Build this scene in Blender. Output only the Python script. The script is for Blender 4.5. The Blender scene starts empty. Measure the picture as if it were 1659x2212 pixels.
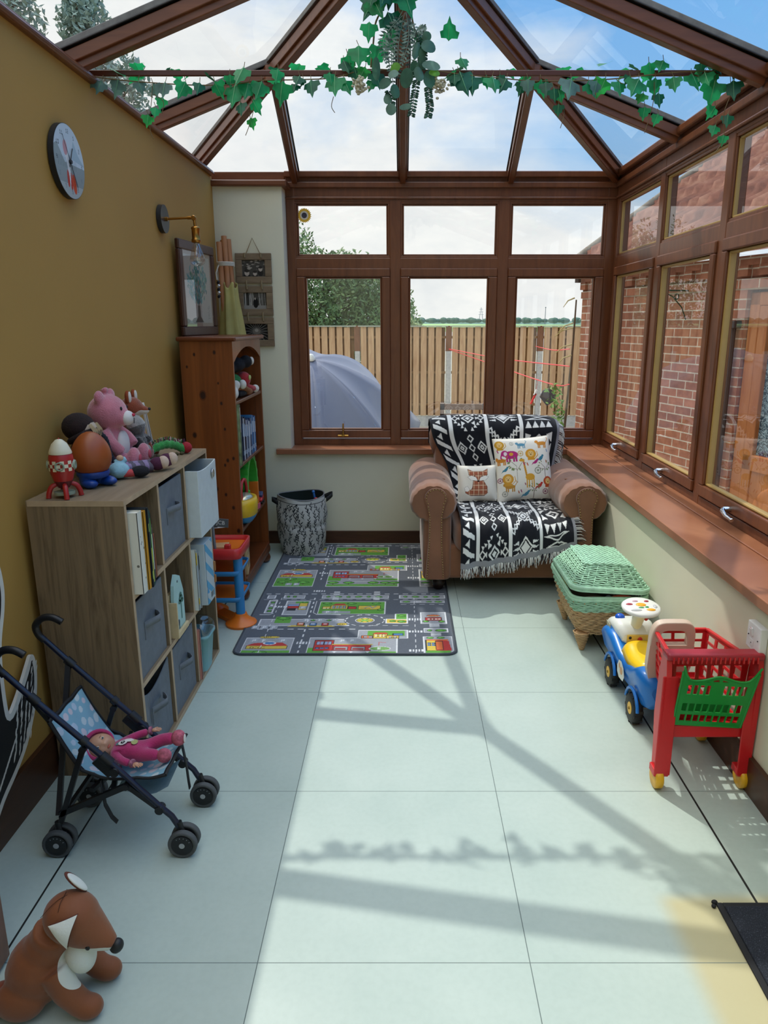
import bpy, math, random
import numpy as np
from mathutils import Vector, Matrix, Euler
R=math.radians
rnd=random.Random(7)
COL=bpy.context.scene.collection
def lin(c):
    if isinstance(c,str):
        c=c.lstrip('#');c=[int(c[i:i+2],16) for i in (0,2,4)]
    o=[]
    for v in c[:3]:
        v=v/255.0
        o.append(v/12.92 if v<=.04045 else ((v+.055)/1.055)**2.4)
    return (o[0],o[1],o[2],1)
_M={}
def newmat(name):
    m=bpy.data.materials.new(name);m.use_nodes=True
    nt=m.node_tree;b=nt.nodes['Principled BSDF']
    return m,nt,b
def coords(nt,scale=(1,1,1),kind='Object',rot=(0,0,0)):
    tc=nt.nodes.new('ShaderNodeTexCoord');mp=nt.nodes.new('ShaderNodeMapping')
    mp.inputs['Scale'].default_value=scale;mp.inputs['Rotation'].default_value=rot
    nt.links.new(tc.outputs[kind],mp.inputs['Vector']);return mp.outputs[0]
def noise(nt,vec,scale=5,detail=3,rough=.5,dist=0):
    n=nt.nodes.new('ShaderNodeTexNoise');n.inputs['Scale'].default_value=scale
    n.inputs['Detail'].default_value=detail;n.inputs['Roughness'].default_value=rough;n.inputs['Distortion'].default_value=dist
    nt.links.new(vec,n.inputs['Vector']);return n.outputs['Fac']
def ramp(nt,fac,stops):
    r=nt.nodes.new('ShaderNodeValToRGB');e=r.color_ramp.elements
    e[0].position,e[0].color=stops[0];e[1].position,e[1].color=stops[-1]
    for p,c in stops[1:-1]:
        x=e.new(p);x.color=c
    nt.links.new(fac,r.inputs[0]);return r.outputs[0]
def bump(nt,b,h,strength=.2,dist=.01):
    n=nt.nodes.new('ShaderNodeBump');n.inputs['Strength'].default_value=strength;n.inputs['Distance'].default_value=dist
    nt.links.new(h,n.inputs['Height']);nt.links.new(n.outputs[0],b.inputs['Normal'])
def mul(c,k): return (min(c[0]*k,1),min(c[1]*k,1),min(c[2]*k,1),1)
def mat(name,c,rough=.5,metal=0,ns=0,na=.15,bs=0,ba=.2,spec=.5,coat=0,sheen=0,emit=0,alpha=1):
    if name in _M:return _M[name]
    m,nt,b=newmat(name);c=lin(c)
    b.inputs['Base Color'].default_value=c;b.inputs['Roughness'].default_value=rough;b.inputs['Metallic'].default_value=metal
    b.inputs['Specular IOR Level'].default_value=spec;b.inputs['Coat Weight'].default_value=coat;b.inputs['Sheen Weight'].default_value=sheen
    if alpha<1:b.inputs['Alpha'].default_value=alpha
    if emit:
        b.inputs['Emission Color'].default_value=c;b.inputs['Emission Strength'].default_value=emit
    v=None
    if not ns: ns=9;na=min(na,.06)
    v=coords(nt);f=noise(nt,v,ns)
    nt.links.new(ramp(nt,f,[(.3,mul(c,1-na)),(.7,mul(c,1+na))]),b.inputs['Base Color'])
    if bs:
        bump(nt,b,noise(nt,v,bs,2),ba,.004)
    _M[name]=m;return m
def wood(name,c1,c2,sc=(1,1,1),rough=.4,scale=6,knots=None,coat=0,bs=.15,mid=None):
    if name in _M:return _M[name]
    m,nt,b=newmat(name);v=coords(nt,sc)
    f=noise(nt,v,scale,6,.6,1.2)
    st=[(.3,lin(c1)),(.7,lin(c2))]
    if mid:st=[(.28,lin(c1)),(.5,lin(mid)),(.72,lin(c2))]
    col=ramp(nt,f,st)
    if knots:
        vo=nt.nodes.new('ShaderNodeTexVoronoi');vo.inputs['Scale'].default_value=knots[0]
        nt.links.new(coords(nt,knots[1]),vo.inputs['Vector'])
        k=ramp(nt,vo.outputs['Distance'],[(knots[2]*.6,(1,1,1,1)),(knots[2],(0,0,0,1))])
        mx=nt.nodes.new('ShaderNodeMix');mx.data_type='RGBA'
        nt.links.new(k,mx.inputs['Factor']);nt.links.new(col,mx.inputs['A']);mx.inputs['B'].default_value=lin(knots[3])
        col=mx.outputs['Result']
    nt.links.new(col,b.inputs['Base Color'])
    b.inputs['Roughness'].default_value=rough;b.inputs['Coat Weight'].default_value=coat
    bump(nt,b,f,bs,.003)
    _M[name]=m;return m
def vcol(name,rough=.8,bs=0,ba=.3,sheen=0):
    if name in _M:return _M[name]
    m,nt,b=newmat(name);a=nt.nodes.new('ShaderNodeAttribute');a.attribute_name='Col'
    nt.links.new(a.outputs['Color'],b.inputs['Base Color']);b.inputs['Roughness'].default_value=rough
    b.inputs['Sheen Weight'].default_value=sheen;b.inputs['Specular IOR Level'].default_value=.2
    if bs:bump(nt,b,noise(nt,coords(nt),bs,2),ba,.003)
    _M[name]=m;return m
def glass(name,tint=(1,1,1),f0=.09,rough=0):
    """thin pane: straight-through transparency plus mirror reflection rising towards grazing angles"""
    if name in _M:return _M[name]
    m=bpy.data.materials.new(name);m.use_nodes=True;nt=m.node_tree;nt.nodes.clear();N=nt.nodes.new;L=nt.links.new
    o=N('ShaderNodeOutputMaterial');t=N('ShaderNodeBsdfTransparent');g=N('ShaderNodeBsdfGlossy');x=N('ShaderNodeMixShader')
    ge=N('ShaderNodeNewGeometry');d=N('ShaderNodeVectorMath');d.operation='DOT_PRODUCT'
    L(ge.outputs['Incoming'],d.inputs[0]);L(ge.outputs['Normal'],d.inputs[1])
    def mt(op,a,b=None):
        n=N('ShaderNodeMath');n.operation=op
        for i,q in enumerate((a,b)):
            if q is None:continue
            if isinstance(q,(int,float)):n.inputs[i].default_value=q
            else:L(q,n.inputs[i])
        return n.outputs[0]
    c=mt('ABSOLUTE',d.outputs['Value']);p=mt('POWER',mt('SUBTRACT',1.0,c),5.0);f=mt('ADD',mt('MULTIPLY',p,1-f0),f0)
    t.inputs[0].default_value=(*tint,1);g.inputs['Roughness'].default_value=rough
    L(f,x.inputs[0]);L(t.outputs[0],x.inputs[1]);L(g.outputs[0],x.inputs[2]);L(x.outputs[0],o.inputs[0])
    _M[name]=m;return m
def brickmat(name,c1,c2,mortar,w=.215,h=.065,ms=.01,rot=(0,0,0)):
    if name in _M:return _M[name]
    m,nt,b=newmat(name);t=nt.nodes.new('ShaderNodeTexBrick')
    nt.links.new(coords(nt,(1,1,1),'UV'),t.inputs['Vector'])
    t.inputs['Scale'].default_value=1;t.inputs['Brick Width'].default_value=w+ms;t.inputs['Row Height'].default_value=h+ms
    t.inputs['Mortar Size'].default_value=ms*.6;t.inputs['Mortar Smooth'].default_value=.2;t.inputs['Bias'].default_value=-.1
    t.inputs['Color1'].default_value=lin(c1);t.inputs['Color2'].default_value=lin(c2);t.inputs['Mortar'].default_value=lin(mortar)
    n=noise(nt,coords(nt),14,4)
    mx=nt.nodes.new('ShaderNodeMix');mx.data_type='RGBA';mx.blend_type='MULTIPLY';mx.inputs['Factor'].default_value=.8
    nt.links.new(t.outputs['Color'],mx.inputs['A']);nt.links.new(ramp(nt,n,[(.3,(.6,.55,.55,1)),(.65,(1,1,1,1))]),mx.inputs['B'])
    nt.links.new(mx.outputs['Result'],b.inputs['Base Color']);b.inputs['Roughness'].default_value=.9
    bump(nt,b,t.outputs['Fac'],-.6,.01)
    _M[name]=m;return m
def V(*a):
    return Vector(a[0]) if len(a)==1 else Vector(a)
def rotm(r):
    return Euler(r).to_matrix().to_4x4()
def TR(loc=(0,0,0),rot=(0,0,0),sc=1):
    S=Matrix.Diagonal((*((sc,)*3 if not hasattr(sc,'__len__') else sc),1))
    return Matrix.Translation(loc)@rotm(rot)@S
def frame(p0,p1):
    d=(V(p1)-V(p0));L=d.length
    q=d.to_track_quat('Z','Y') if L>0 else None
    return Matrix.Translation(p0)@q.to_matrix().to_4x4(),L
class MB:
    def __init__(s): s.v=[];s.f=[];s.m=[];s.sm=[];s.uv={}
    def add(s,vs,fs,m=0,sm=False,M=None):
        o=len(s.v)
        if M is not None: vs=[M@Vector(v) for v in vs]
        s.v+= [tuple(v) for v in vs]
        for f in fs:
            s.f.append([i+o for i in f]);s.m.append(m);s.sm.append(sm)
        return s
    def box(s,c,d,rot=None,m=0,M=None,taper=1):
        x,y,z=d[0]/2,d[1]/2,d[2]/2;t=taper
        vs=[(-x,-y,-z),(x,-y,-z),(x,y,-z),(-x,y,-z),(-x*t,-y*t,z),(x*t,-y*t,z),(x*t,y*t,z),(-x*t,y*t,z)]
        T=TR(c,rot or (0,0,0))
        if M is not None:T=M@T
        return s.add(vs,[(0,3,2,1),(4,5,6,7),(0,1,5,4),(1,2,6,5),(2,3,7,6),(3,0,4,7)],m,False,T)
    def bb(s,a,b,m=0,M=None):
        c=[(a[i]+b[i])/2 for i in range(3)];d=[abs(a[i]-b[i]) for i in range(3)]
        return s.box(c,d,None,m,M)
    def bar(s,p0,p1,w,h,m=0,up=(0,0,1),M=None,off=(0,0)):
        p0,p1=V(p0),V(p1);d=(p1-p0).normalized();u=V(up);x=d.cross(u).normalized();u=x.cross(d).normalized()
        vs=[]
        for p in (p0,p1):
            for a,b in ((-1,-1),(1,-1),(1,1),(-1,1)):
                vs.append(p+x*(a*w/2+off[0])+u*(b*h/2+off[1]))
        return s.add(vs,[(3,2,1,0),(4,5,6,7),(0,1,5,4),(1,2,6,5),(2,3,7,6),(3,0,4,7)],m,False,M)
    def cyl(s,p0,p1,r,r1=None,n=14,m=0,M=None,caps=True,sm=True):
        if r1 is None:r1=r
        F,L=frame(p0,p1)
        if M is not None:F=M@F
        vs=[(r*math.cos(2*math.pi*i/n),r*math.sin(2*math.pi*i/n),0) for i in range(n)]+[(r1*math.cos(2*math.pi*i/n),r1*math.sin(2*math.pi*i/n),L) for i in range(n)]
        s.add(vs,[(i,(i+1)%n,n+(i+1)%n,n+i) for i in range(n)],m,sm,F)
        if caps:
            s.add(vs,[list(range(n-1,-1,-1)),list(range(n,2*n))],m,False,F)
        return s
    def tube(s,pts,r,n=8,m=0,M=None,closed=False,flat=1):
        P=[V(p) for p in pts];k=len(P);rs=r if hasattr(r,'__len__') else [r]*k
        vs=[];up=None
        for i in range(k):
            a=P[(i-1)%k] if closed else P[max(i-1,0)];b=P[(i+1)%k] if closed else P[min(i+1,k-1)]
            d=(b-a)
            if d.length<1e-9:d=V(0,0,1)
            d.normalize()
            if up is None:
                up=V(0,0,1) if abs(d.z)<.9 else V(0,1,0)
            x=up.cross(d)
            if x.length<1e-6:x=V(1,0,0)
            x.normalize();up=d.cross(x).normalized()
            for j in range(n):
                t=2*math.pi*j/n;vs.append(P[i]+x*(math.cos(t)*rs[i])+up*(math.sin(t)*rs[i]*flat))
        fs=[]
        for i in range(k if closed else k-1):
            for j in range(n):
                a=i*n+j;b=i*n+(j+1)%n;c=((i+1)%k)*n+(j+1)%n;d_=((i+1)%k)*n+j
                fs.append((a,b,c,d_))
        s.add(vs,fs,m,True,M)
        if not closed:
            s.add(vs,[list(range(n-1,-1,-1)),list(range((k-1)*n,k*n))],m,False,M)
        return s
    def ell(s,c,r,rot=None,nu=16,nv=10,m=0,M=None,fn=None):
        if not hasattr(r,'__len__'):r=(r,r,r)
        T=TR(c,rot or (0,0,0))
        if M is not None:T=M@T
        vs=[(0,0,-r[2])]
        for j in range(1,nv):
            p=-math.pi/2+math.pi*j/nv
            for i in range(nu):
                t=2*math.pi*i/nu;q=(r[0]*math.cos(p)*math.cos(t),r[1]*math.cos(p)*math.sin(t),r[2]*math.sin(p))
                vs.append(q)
        vs.append((0,0,r[2]));fs=[]
        if fn:vs=[fn(*q) for q in vs]
        for i in range(nu):fs.append((0,1+(i+1)%nu,1+i))
        for j in range(nv-2):
            for i in range(nu):
                a=1+j*nu+i;b=1+j*nu+(i+1)%nu;fs.append((a,b,b+nu,a+nu))
        o=1+(nv-2)*nu
        for i in range(nu):fs.append((o+i,o+(i+1)%nu,len(vs)-1))
        return s.add(vs,fs,m,True,T)
    def lathe(s,prof,M=None,n=24,m=0,sc=(1,1),ang=None,sm=True):
        vs=[];k=len(prof)
        for r,z in prof:
            for i in range(n):
                t=2*math.pi*i/n;vs.append((r*math.cos(t)*sc[0],r*math.sin(t)*sc[1],z))
        fs=[(j*n+i,j*n+(i+1)%n,(j+1)*n+(i+1)%n,(j+1)*n+i) for j in range(k-1) for i in range(n)]
        s.add(vs,fs,m,sm,M)
        if prof[0][0]>1e-5:s.add(vs[:n],[list(range(n-1,-1,-1))],m,False,M)
        if prof[-1][0]>1e-5:s.add(vs[-n:],[list(range(n))],m,False,M)
        return s
    def prism(s,pts,z0,z1,m=0,M=None,sm=False):
        n=len(pts);vs=[(p[0],p[1],z0) for p in pts]+[(p[0],p[1],z1) for p in pts]
        fs=[list(range(n-1,-1,-1)),list(range(n,2*n))]
        s.add(vs,fs,m,False,M)
        return s.add(vs,[(i,(i+1)%n,n+(i+1)%n,n+i) for i in range(n)],m,sm,M)
    def surf(s,g,m=0,sm=True,M=None,wu=False,wv=False):
        nu=len(g);nv=len(g[0]);vs=[p for r in g for p in r];fs=[]
        for i in range(nu if wu else nu-1):
            for j in range(nv if wv else nv-1):
                a=i*nv+j;b=((i+1)%nu)*nv+j;c=((i+1)%nu)*nv+(j+1)%nv;d=i*nv+(j+1)%nv
                fs.append((a,b,c,d))
        return s.add(vs,fs,m,sm,M)
    def poly(s,pts,m=0,M=None):
        return s.add(pts,[list(range(len(pts)))],m,False,M)
    def mesh(s,name,inv=None):
        me=bpy.data.meshes.new(name)
        vs=s.v if inv is None else [tuple(inv@Vector(v)) for v in s.v]
        me.from_pydata(vs,[],s.f);me.polygons.foreach_set('material_index',s.m);me.polygons.foreach_set('use_smooth',s.sm)
        me.update();return me
    def build(s,name,mats,parent=None,origin=None,world=False,bevel=0,seg=2,sub=0,solid=0,disp=None,ang=40):
        inv=None;M=Matrix.Identity(4)
        if parent is not None and world:
            inv=parent.matrix_basis.inverted() if parent.parent is None else (parent.parent.matrix_basis@parent.matrix_basis).inverted()
        if origin is not None:
            inv=Matrix.Translation(-Vector(origin))
        me=s.mesh(name,inv)
        for mt in (mats if isinstance(mats,(list,tuple)) else [mats]):me.materials.append(mt)
        o=bpy.data.objects.new(name,me);COL.objects.link(o)
        if origin is not None:o.location=origin
        if parent is not None:o.parent=parent
        if solid:
            q=o.modifiers.new('S','SOLIDIFY');q.thickness=solid;q.offset=0
        if bevel:
            q=o.modifiers.new('B','BEVEL');q.width=bevel;q.segments=seg;q.limit_method='ANGLE';q.angle_limit=R(ang);q.harden_normals=False
        if sub:
            q=o.modifiers.new('U','SUBSURF');q.levels=sub;q.render_levels=sub
        if disp:
            t=bpy.data.textures.new('t','CLOUDS');t.noise_scale=disp[0]
            q=o.modifiers.new('D','DISPLACE');q.texture=t;q.strength=disp[1];q.texture_coords='LOCAL'
        return o
def thing(name,label,cat,loc=(0,0,0),rot=(0,0,0),group=None):
    o=bpy.data.objects.new(name,None);COL.objects.link(o);o.location=loc;o.rotation_euler=rot
    o['label']=label;o['category']=cat;o.empty_display_size=.05
    if group:o['group']=group
    bpy.context.view_layer.update()
    o.matrix_basis  # noqa
    return o
def tag(o,label,cat,group=None,kind=None):
    o['label']=label;o['category']=cat
    if group:o['group']=group
    if kind:o['kind']=kind
    return o
def struct(o,label=None):
    o['kind']='structure'
    if label:o['label']=label
    return o
def dup(root,loc,rot=None,label=None):
    r=root.copy();COL.objects.link(r);r.location=loc
    if rot is not None:r.rotation_euler=rot
    if label:r['label']=label
    for ch in list(root.children):
        c=ch.copy();COL.objects.link(c);c.parent=r
        for g in list(ch.children):
            d=g.copy();COL.objects.link(d);d.parent=c
    return r
def uvbox(o,ax=('x','z'),rot=0):
    """metric UVs: u along the horizontal, v up"""
    me=o.data;uv=me.uv_layers.new(name='UVMap');c,s=math.cos(rot),math.sin(rot)
    for p in me.polygons:
        n=p.normal
        for li in p.loop_indices:
            v=me.vertices[me.loops[li].vertex_index].co
            if abs(n.z)>.7:uv.data[li].uv=(v.x,v.y)
            elif abs(n.x)>abs(n.y):uv.data[li].uv=(v.y,v.z)
            else:uv.data[li].uv=(v.x,v.z)
class Canvas:
    """numeric raster used as per-vertex cloth/print colour; u right, v up, in metres"""
    def __init__(s,w,h,cell,bg):
        s.nx=int(round(w/cell))+1;s.ny=int(round(h/cell))+1;s.w=w;s.h=h
        s.a=np.empty((s.ny,s.nx,3),dtype=np.float32);s.a[:]=lin(bg)[:3]
        s.X,s.Y=np.meshgrid(np.linspace(0,w,s.nx),np.linspace(0,h,s.ny))
    def put(s,mask,c): s.a[mask]=lin(c)[:3]
    def rect(s,x0,y0,x1,y1,c): s.put((s.X>=x0)&(s.X<=x1)&(s.Y>=y0)&(s.Y<=y1),c)
    def ell(s,x,y,rx,ry,c,rin=0,rot=0):
        dx=s.X-x;dy=s.Y-y;ca,sa=math.cos(rot),math.sin(rot)
        d=((dx*ca+dy*sa)/rx)**2+((-dx*sa+dy*ca)/ry)**2
        s.put((d<=1)&(d>=rin*rin),c)
    def poly(s,pts,c):
        m=np.zeros(s.X.shape,bool);n=len(pts)
        for i in range(n):
            x0,y0=pts[i];x1,y1=pts[(i+1)%n]
            if y0==y1:continue
            k=((s.Y>=y0)!=(s.Y>=y1))
            xi=x0+(s.Y-y0)*(x1-x0)/(y1-y0)
            m^=k&(s.X<xi)
        s.put(m,c)
    def line(s,pts,w,c,dash=None):
        for (x0,y0),(x1,y1) in zip(pts[:-1],pts[1:]):
            L=math.hypot(x1-x0,y1-y0)
            if L==0:continue
            ux,uy=(x1-x0)/L,(y1-y0)/L;t=(s.X-x0)*ux+(s.Y-y0)*uy;d=np.abs(-(s.X-x0)*uy+(s.Y-y0)*ux)
            m=(t>=-w/2)&(t<=L+w/2)&(d<=w/2)
            if dash:m&=((t%(dash[0]+dash[1]))<dash[0])
            s.put(m,c)
    def text(s,x,y,t,h,c,rot=0):
        F={'P':'111101111100100','A':'010101111101101','B':'110101110101110','U':'101101101101111','S':'111100111001111','C':'111100100100111','H':'101101111101101','O':'111101101101111','L':'100100100100111','E':'111100111100111','R':'110101110101101','I':'111010010010111','T':'111010010010010','M':'101111111101101','N':'110101101101101','X':'101101010101101','1':'010110010010111','2':'111001111100111','3':'111001111001111','4':'101101111001001','5':'111100111001111','6':'111100111101111','7':'111001001001001','8':'111101111101111','9':'111101111001111','0':'111101101101111','D':'110101101101110','J':'001001001101111','G':'111100101101111','W':'101101111111101','K':'101101110101101','Y':'101101010010010',' ':'0'*15}
        k=h/5
        for i,ch in enumerate(t):
            g=F.get(ch,'0'*15)
            for q in range(15):
                if g[q]=='1':
                    r,cc=divmod(q,3);X0=x+(i*4+cc)*k;Y0=y+(4-r)*k
                    s.rect(X0,Y0,X0+k,Y0+k,c)
    def apply(s,me):
        """me has ny*nx vertices in row order"""
        a=me.color_attributes.new('Col','FLOAT_COLOR','POINT')
        n=s.nx*s.ny;c=np.ones((n,4),np.float32);c[:,:3]=s.a.reshape(-1,3)
        buf=np.zeros((len(me.vertices),4),np.float32);buf[:,3]=1;buf[:n]=c
        if len(me.vertices)>=2*n:buf[n:2*n]=c*.9
        a.data.foreach_set('color',buf.ravel())
def canvas_sheet(cv,fn,name,m,parent=None,origin=None,solid=0,smooth=True,extra=None):
    """sheet of canvas resolution; fn(U,V arrays)->(x,y,z arrays)"""
    x,y,z=fn(cv.X,cv.Y);co=np.stack([x,y,z],-1).reshape(-1,3).astype(np.float32)
    if origin is not None:co=co-np.array(origin,np.float32)
    ny,nx=cv.ny,cv.nx;i=np.arange((ny-1)*(nx-1));r=i//(nx-1);c=i%(nx-1);a=r*nx+c
    f=np.stack([a,a+1,a+nx+1,a+nx],-1)
    me=bpy.data.meshes.new(name);me.from_pydata(co.tolist(),[],f.tolist())
    me.polygons.foreach_set('use_smooth',[smooth]*len(f));me.update();cv.apply(me)
    me.materials.append(m)
    o=bpy.data.objects.new(name,me);COL.objects.link(o)
    if origin is not None:o.location=origin
    if parent is not None:o.parent=parent
    if solid:
        q=o.modifiers.new('S','SOLIDIFY');q.thickness=solid;q.offset=-1
    return o
def curve_pts(P,n=8):
    """Catmull-Rom through P"""
    P=[V(p) for p in P];o=[]
    for i in range(len(P)-1):
        a=P[max(i-1,0)];b=P[i];c=P[i+1];d=P[min(i+2,len(P)-1)]
        for k in range(n):
            t=k/n;o.append(.5*((2*b)+(c-a)*t+(2*a-5*b+4*c-d)*t*t+(3*b-a-3*c+d)*t**3))
    o.append(P[-1]);return o
def text_mesh(mb_parent,txt,size,M,mt,name='lettering',depth=.0005,align='CENTER'):
    cu=bpy.data.curves.new('t','FONT');cu.body=txt;cu.size=size;cu.extrude=depth;cu.align_x=align;cu.align_y='CENTER'
    ob=bpy.data.objects.new('t',cu);COL.objects.link(ob);bpy.context.view_layer.update()
    me=bpy.data.meshes.new_from_object(ob);bpy.data.objects.remove(ob)
    me.transform(M);me.materials.clear();me.materials.append(mt)
    o=bpy.data.objects.new(name,me);COL.objects.link(o)
    if mb_parent is not None:o.parent=mb_parent
    return o
def skin(name,pts,edges,rad,m,parent=None,sub=2,loc=None,root=0):
    me=bpy.data.meshes.new(name);me.from_pydata([tuple(p) for p in pts],edges,[]);me.materials.append(m)
    o=bpy.data.objects.new(name,me);COL.objects.link(o)
    if parent is not None:o.parent=parent
    if loc is not None:o.location=loc
    s=o.modifiers.new('K','SKIN');me.skin_vertices or None
    if not me.skin_vertices:
        import bmesh
        bm=bmesh.new();bm.from_mesh(me);bm.verts.layers.skin.verify();bm.to_mesh(me);bm.free()
    for i,r in enumerate(rad):
        r=(r,r) if not hasattr(r,'__len__') else r
        me.skin_vertices[0].data[i].radius=r
        me.skin_vertices[0].data[i].use_root=(i==root)
    s.use_smooth_shade=True
    u=o.modifiers.new('U','SUBSURF');u.levels=sub;u.render_levels=sub
    return o
def remesh_obj(mb,name,m,parent=None,vox=.008,smooth=4,origin=None,world=False):
    o=mb.build(name,m,parent,origin,world)
    q=o.modifiers.new('R','REMESH');q.mode='VOXEL';q.voxel_size=vox;q.use_smooth_shade=True
    if smooth:
        w=o.modifiers.new('W','SMOOTH');w.iterations=smooth;w.factor=.6
    return o
# ---------------- camera
sc=bpy.context.scene
F=1580.0;PITCH=math.atan(408/F)
cam=bpy.data.cameras.new('camera');co=bpy.data.objects.new('camera',cam);COL.objects.link(co)
cam.sensor_fit='VERTICAL';cam.sensor_height=36;cam.sensor_width=27;cam.lens=F/2212*36
cam.shift_x=-(870-829.5)/2212;cam.clip_end=3000;cam.clip_start=.05
co.location=(0,0,1.45);co.rotation_euler=(R(90)-PITCH,0,0);sc.camera=co
# ---------------- materials of the setting
UPVC=wood('brown_woodgrain','#60351f','#774629',(1,1,.12),.33,22,bs=.05)
UPVCY=wood('brown_woodgrain_long','#60351f','#774629',(1,.12,1),.33,22,bs=.05)
UPVCX=wood('brown_woodgrain_cross','#60351f','#774629',(.12,1,1),.33,22,bs=.05)
BEAD=mat('gold_bead','#a98a4e',.4)
SILL=wood('sill_brown','#865439','#a56f50',(.25,.25,1),.28,7,bs=.04,mid='#966145')
CREAM=mat('cream_paint','#d9d6bf',.75,ns=3,na=.03,bs=60,ba=.04)
YEL=mat('mustard_paint','#ae8640',.7,ns=2,na=.03,bs=80,ba=.05)
BASE=wood('baseboard_wood','#3b2012','#51301c',(.2,.2,1),.4,14)
CAP=mat('grey_outer_cap','#6b6a66',.6,ns=30,na=.25)
RUBBER=mat('black_gasket','#17181a',.5)
PANE=glass('window_glass',(.96,.98,.97),.10)
ROOFG=glass('roof_glass',(.93,.96,.965),.02)
CHROME=mat('chrome','#c9c9cb',.18,1)
GOLD=mat('brass_hardware','#b88f4a',.25,1)
WX0,WX1=-1.155,1.11;WY=4.78;FY=4.92;FX=1.34;EZ=2.355;SZ=.65
Y0=-.7
# floor : sheet tiles with narrow seams
fm,nt,b=newmat('floor_vinyl');v=coords(nt)
f1=noise(nt,v,2.2,5,.6);c=ramp(nt,f1,[(.3,lin('#a9b9b1')),(.7,lin('#b5c3bb'))])
f2=noise(nt,v,60,2);mx=nt.nodes.new('ShaderNodeMix');mx.data_type='RGBA';mx.blend_type='MULTIPLY';mx.inputs['Factor'].default_value=.25
nt.links.new(c,mx.inputs['A']);nt.links.new(ramp(nt,f2,[(.3,(.85,.85,.85,1)),(.6,(1,1,1,1))]),mx.inputs['B'])
# yellowed patch of vinyl around the door mat : a stain with an outline of its own
sp=nt.nodes.new('ShaderNodeSeparateXYZ');nt.links.new(v,sp.inputs[0])
def mth(op,a,b_=None):
    n=nt.nodes.new('ShaderNodeMath');n.operation=op;n.use_clamp=False
    for i,x in enumerate((a,b_)):
        if x is None:continue
        if isinstance(x,(int,float)):n.inputs[i].default_value=x
        else:nt.links.new(x,n.inputs[i])
    return n.outputs[0]
def sstep(x,a,b_):
    n=nt.nodes.new('ShaderNodeMapRange');n.interpolation_type='SMOOTHSTEP';n.inputs[1].default_value=a;n.inputs[2].default_value=b_
    nt.links.new(x,n.inputs[0]);return n.outputs[0]
sx=sstep(sp.outputs[0],.64,.71);sy=sstep(sp.outputs[1],1.625,1.57)
st=mth('MULTIPLY',sx,sy)
m2=nt.nodes.new('ShaderNodeMix');m2.data_type='RGBA';nt.links.new(mth('MULTIPLY',st,.75),m2.inputs['Factor'])
nt.links.new(mx.outputs['Result'],m2.inputs['A']);m2.inputs['B'].default_value=lin('#bcae7c')
nt.links.new(m2.outputs['Result'],b.inputs['Base Color']);b.inputs['Roughness'].default_value=.3
b.inputs['Specular IOR Level'].default_value=.45
rr=ramp(nt,noise(nt,v,9,4),[(.3,(.30,)*3+(1,)),(.7,(.36,)*3+(1,))]);nt.links.new(rr,b.inputs['Roughness'])
SEAM=mat('seam_grey','#5f6d6a',.7);SEAMB=mat('seam_black','#0c1210',.5)
xs=[(-.945,.0055,2),(-.34,.0022,1),(.298,.0022,1),(.915,.0065,2)];ys=[(1.394+.648*k,.002) for k in range(-3,6)]
def cuts(L,lo,hi):
    o=[lo]
    for q in L:
        if lo<q[0]<hi:o+=[q[0]-q[1]/2,q[0]+q[1]/2]
    return o+[hi]
cx=cuts(xs,-1.3,1.3);cy=cuts(ys,Y0,4.9);mb=MB()
for i in range(len(cx)-1):
    for j in range(len(cy)-1):
        m=0
        if i%2==1:m=xs[i//2][2]
        elif j%2==1:m=1
        mb.add([(cx[i],cy[j],0),(cx[i+1],cy[j],0),(cx[i+1],cy[j+1],0),(cx[i],cy[j+1],0)],[(0,1,2,3)],m)
mb.bb((-1.3,Y0,-.12),(1.3,4.9,-.002))
struct(mb.build('floor',[fm,SEAM,SEAMB]),'pale green-grey sheet floor with thin and black seams')
# walls
def W(name,a,b_,m,lab=None,extra=()):
    q=MB();q.bb(a,b_)
    for e in extra:q.bb(*e)
    return struct(q.build(name,m),lab)
W('wall_left',(-1.27,Y0,-.1),(WX0,4.78,2.305),YEL,'mustard yellow painted wall')
W('wall_far',(-.735,WY,-.1),(1.45,WY+.22,SZ-.03),CREAM,'cream wall under the far windows')
W('wall_far_pier',(WX0-.115,WY,0),(-.735,WY+.2,2.25),CREAM,'cream pier at the far left corner',extra=())
W('wall_right',(WX1,Y0,-.1),(1.45,WY,SZ-.03),CREAM,'cream wall under the right-hand windows')
W('wall_near',(-1.27,Y0-.12,-.1),(1.45,Y0,2.9),CREAM,'cream house wall behind the viewer')
W('baseboard_left',(WX0,Y0,0),(WX0+.016,WY,.15),BASE)
W('baseboard_far',(WX0+.016,WY-.016,0),(WX1-.016,WY,.085),BASE)
W('baseboard_right',(WX1-.016,Y0,0),(WX1,WY,.12),BASE)
# brown caps on top of the yellow wall and pier
mb=MB();mb.bb((-1.30,Y0,2.305),(WX0+.018,WY-.02,2.335));mb.cyl((WX0+.012,Y0,2.318),(WX0+.012,WY-.02,2.318),.013,n=10)
struct(mb.build('trim_1',UPVCY,bevel=.004))
mb=MB();mb.bb((-1.30,WY-.03,2.25),(-.70,WY+.18,2.285));struct(mb.build('trim_2',UPVCX,bevel=.008))
# sills
mb=MB();mb.bb((-.83,WY-.035,SZ-.035),(-.735,WY,SZ));mb.bb((-.735,WY-.035,SZ-.035),(1.09,FY,SZ))
mb.bb((1.075,Y0,SZ-.035),(FX+.02,FY,SZ));mb.bb((FX-.07,Y0,SZ),(FX,FY-.02,SZ+.006))
struct(mb.build('trim_3',SILL,bevel=.009,seg=3),'brown window sill running round the far and right walls')
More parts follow.
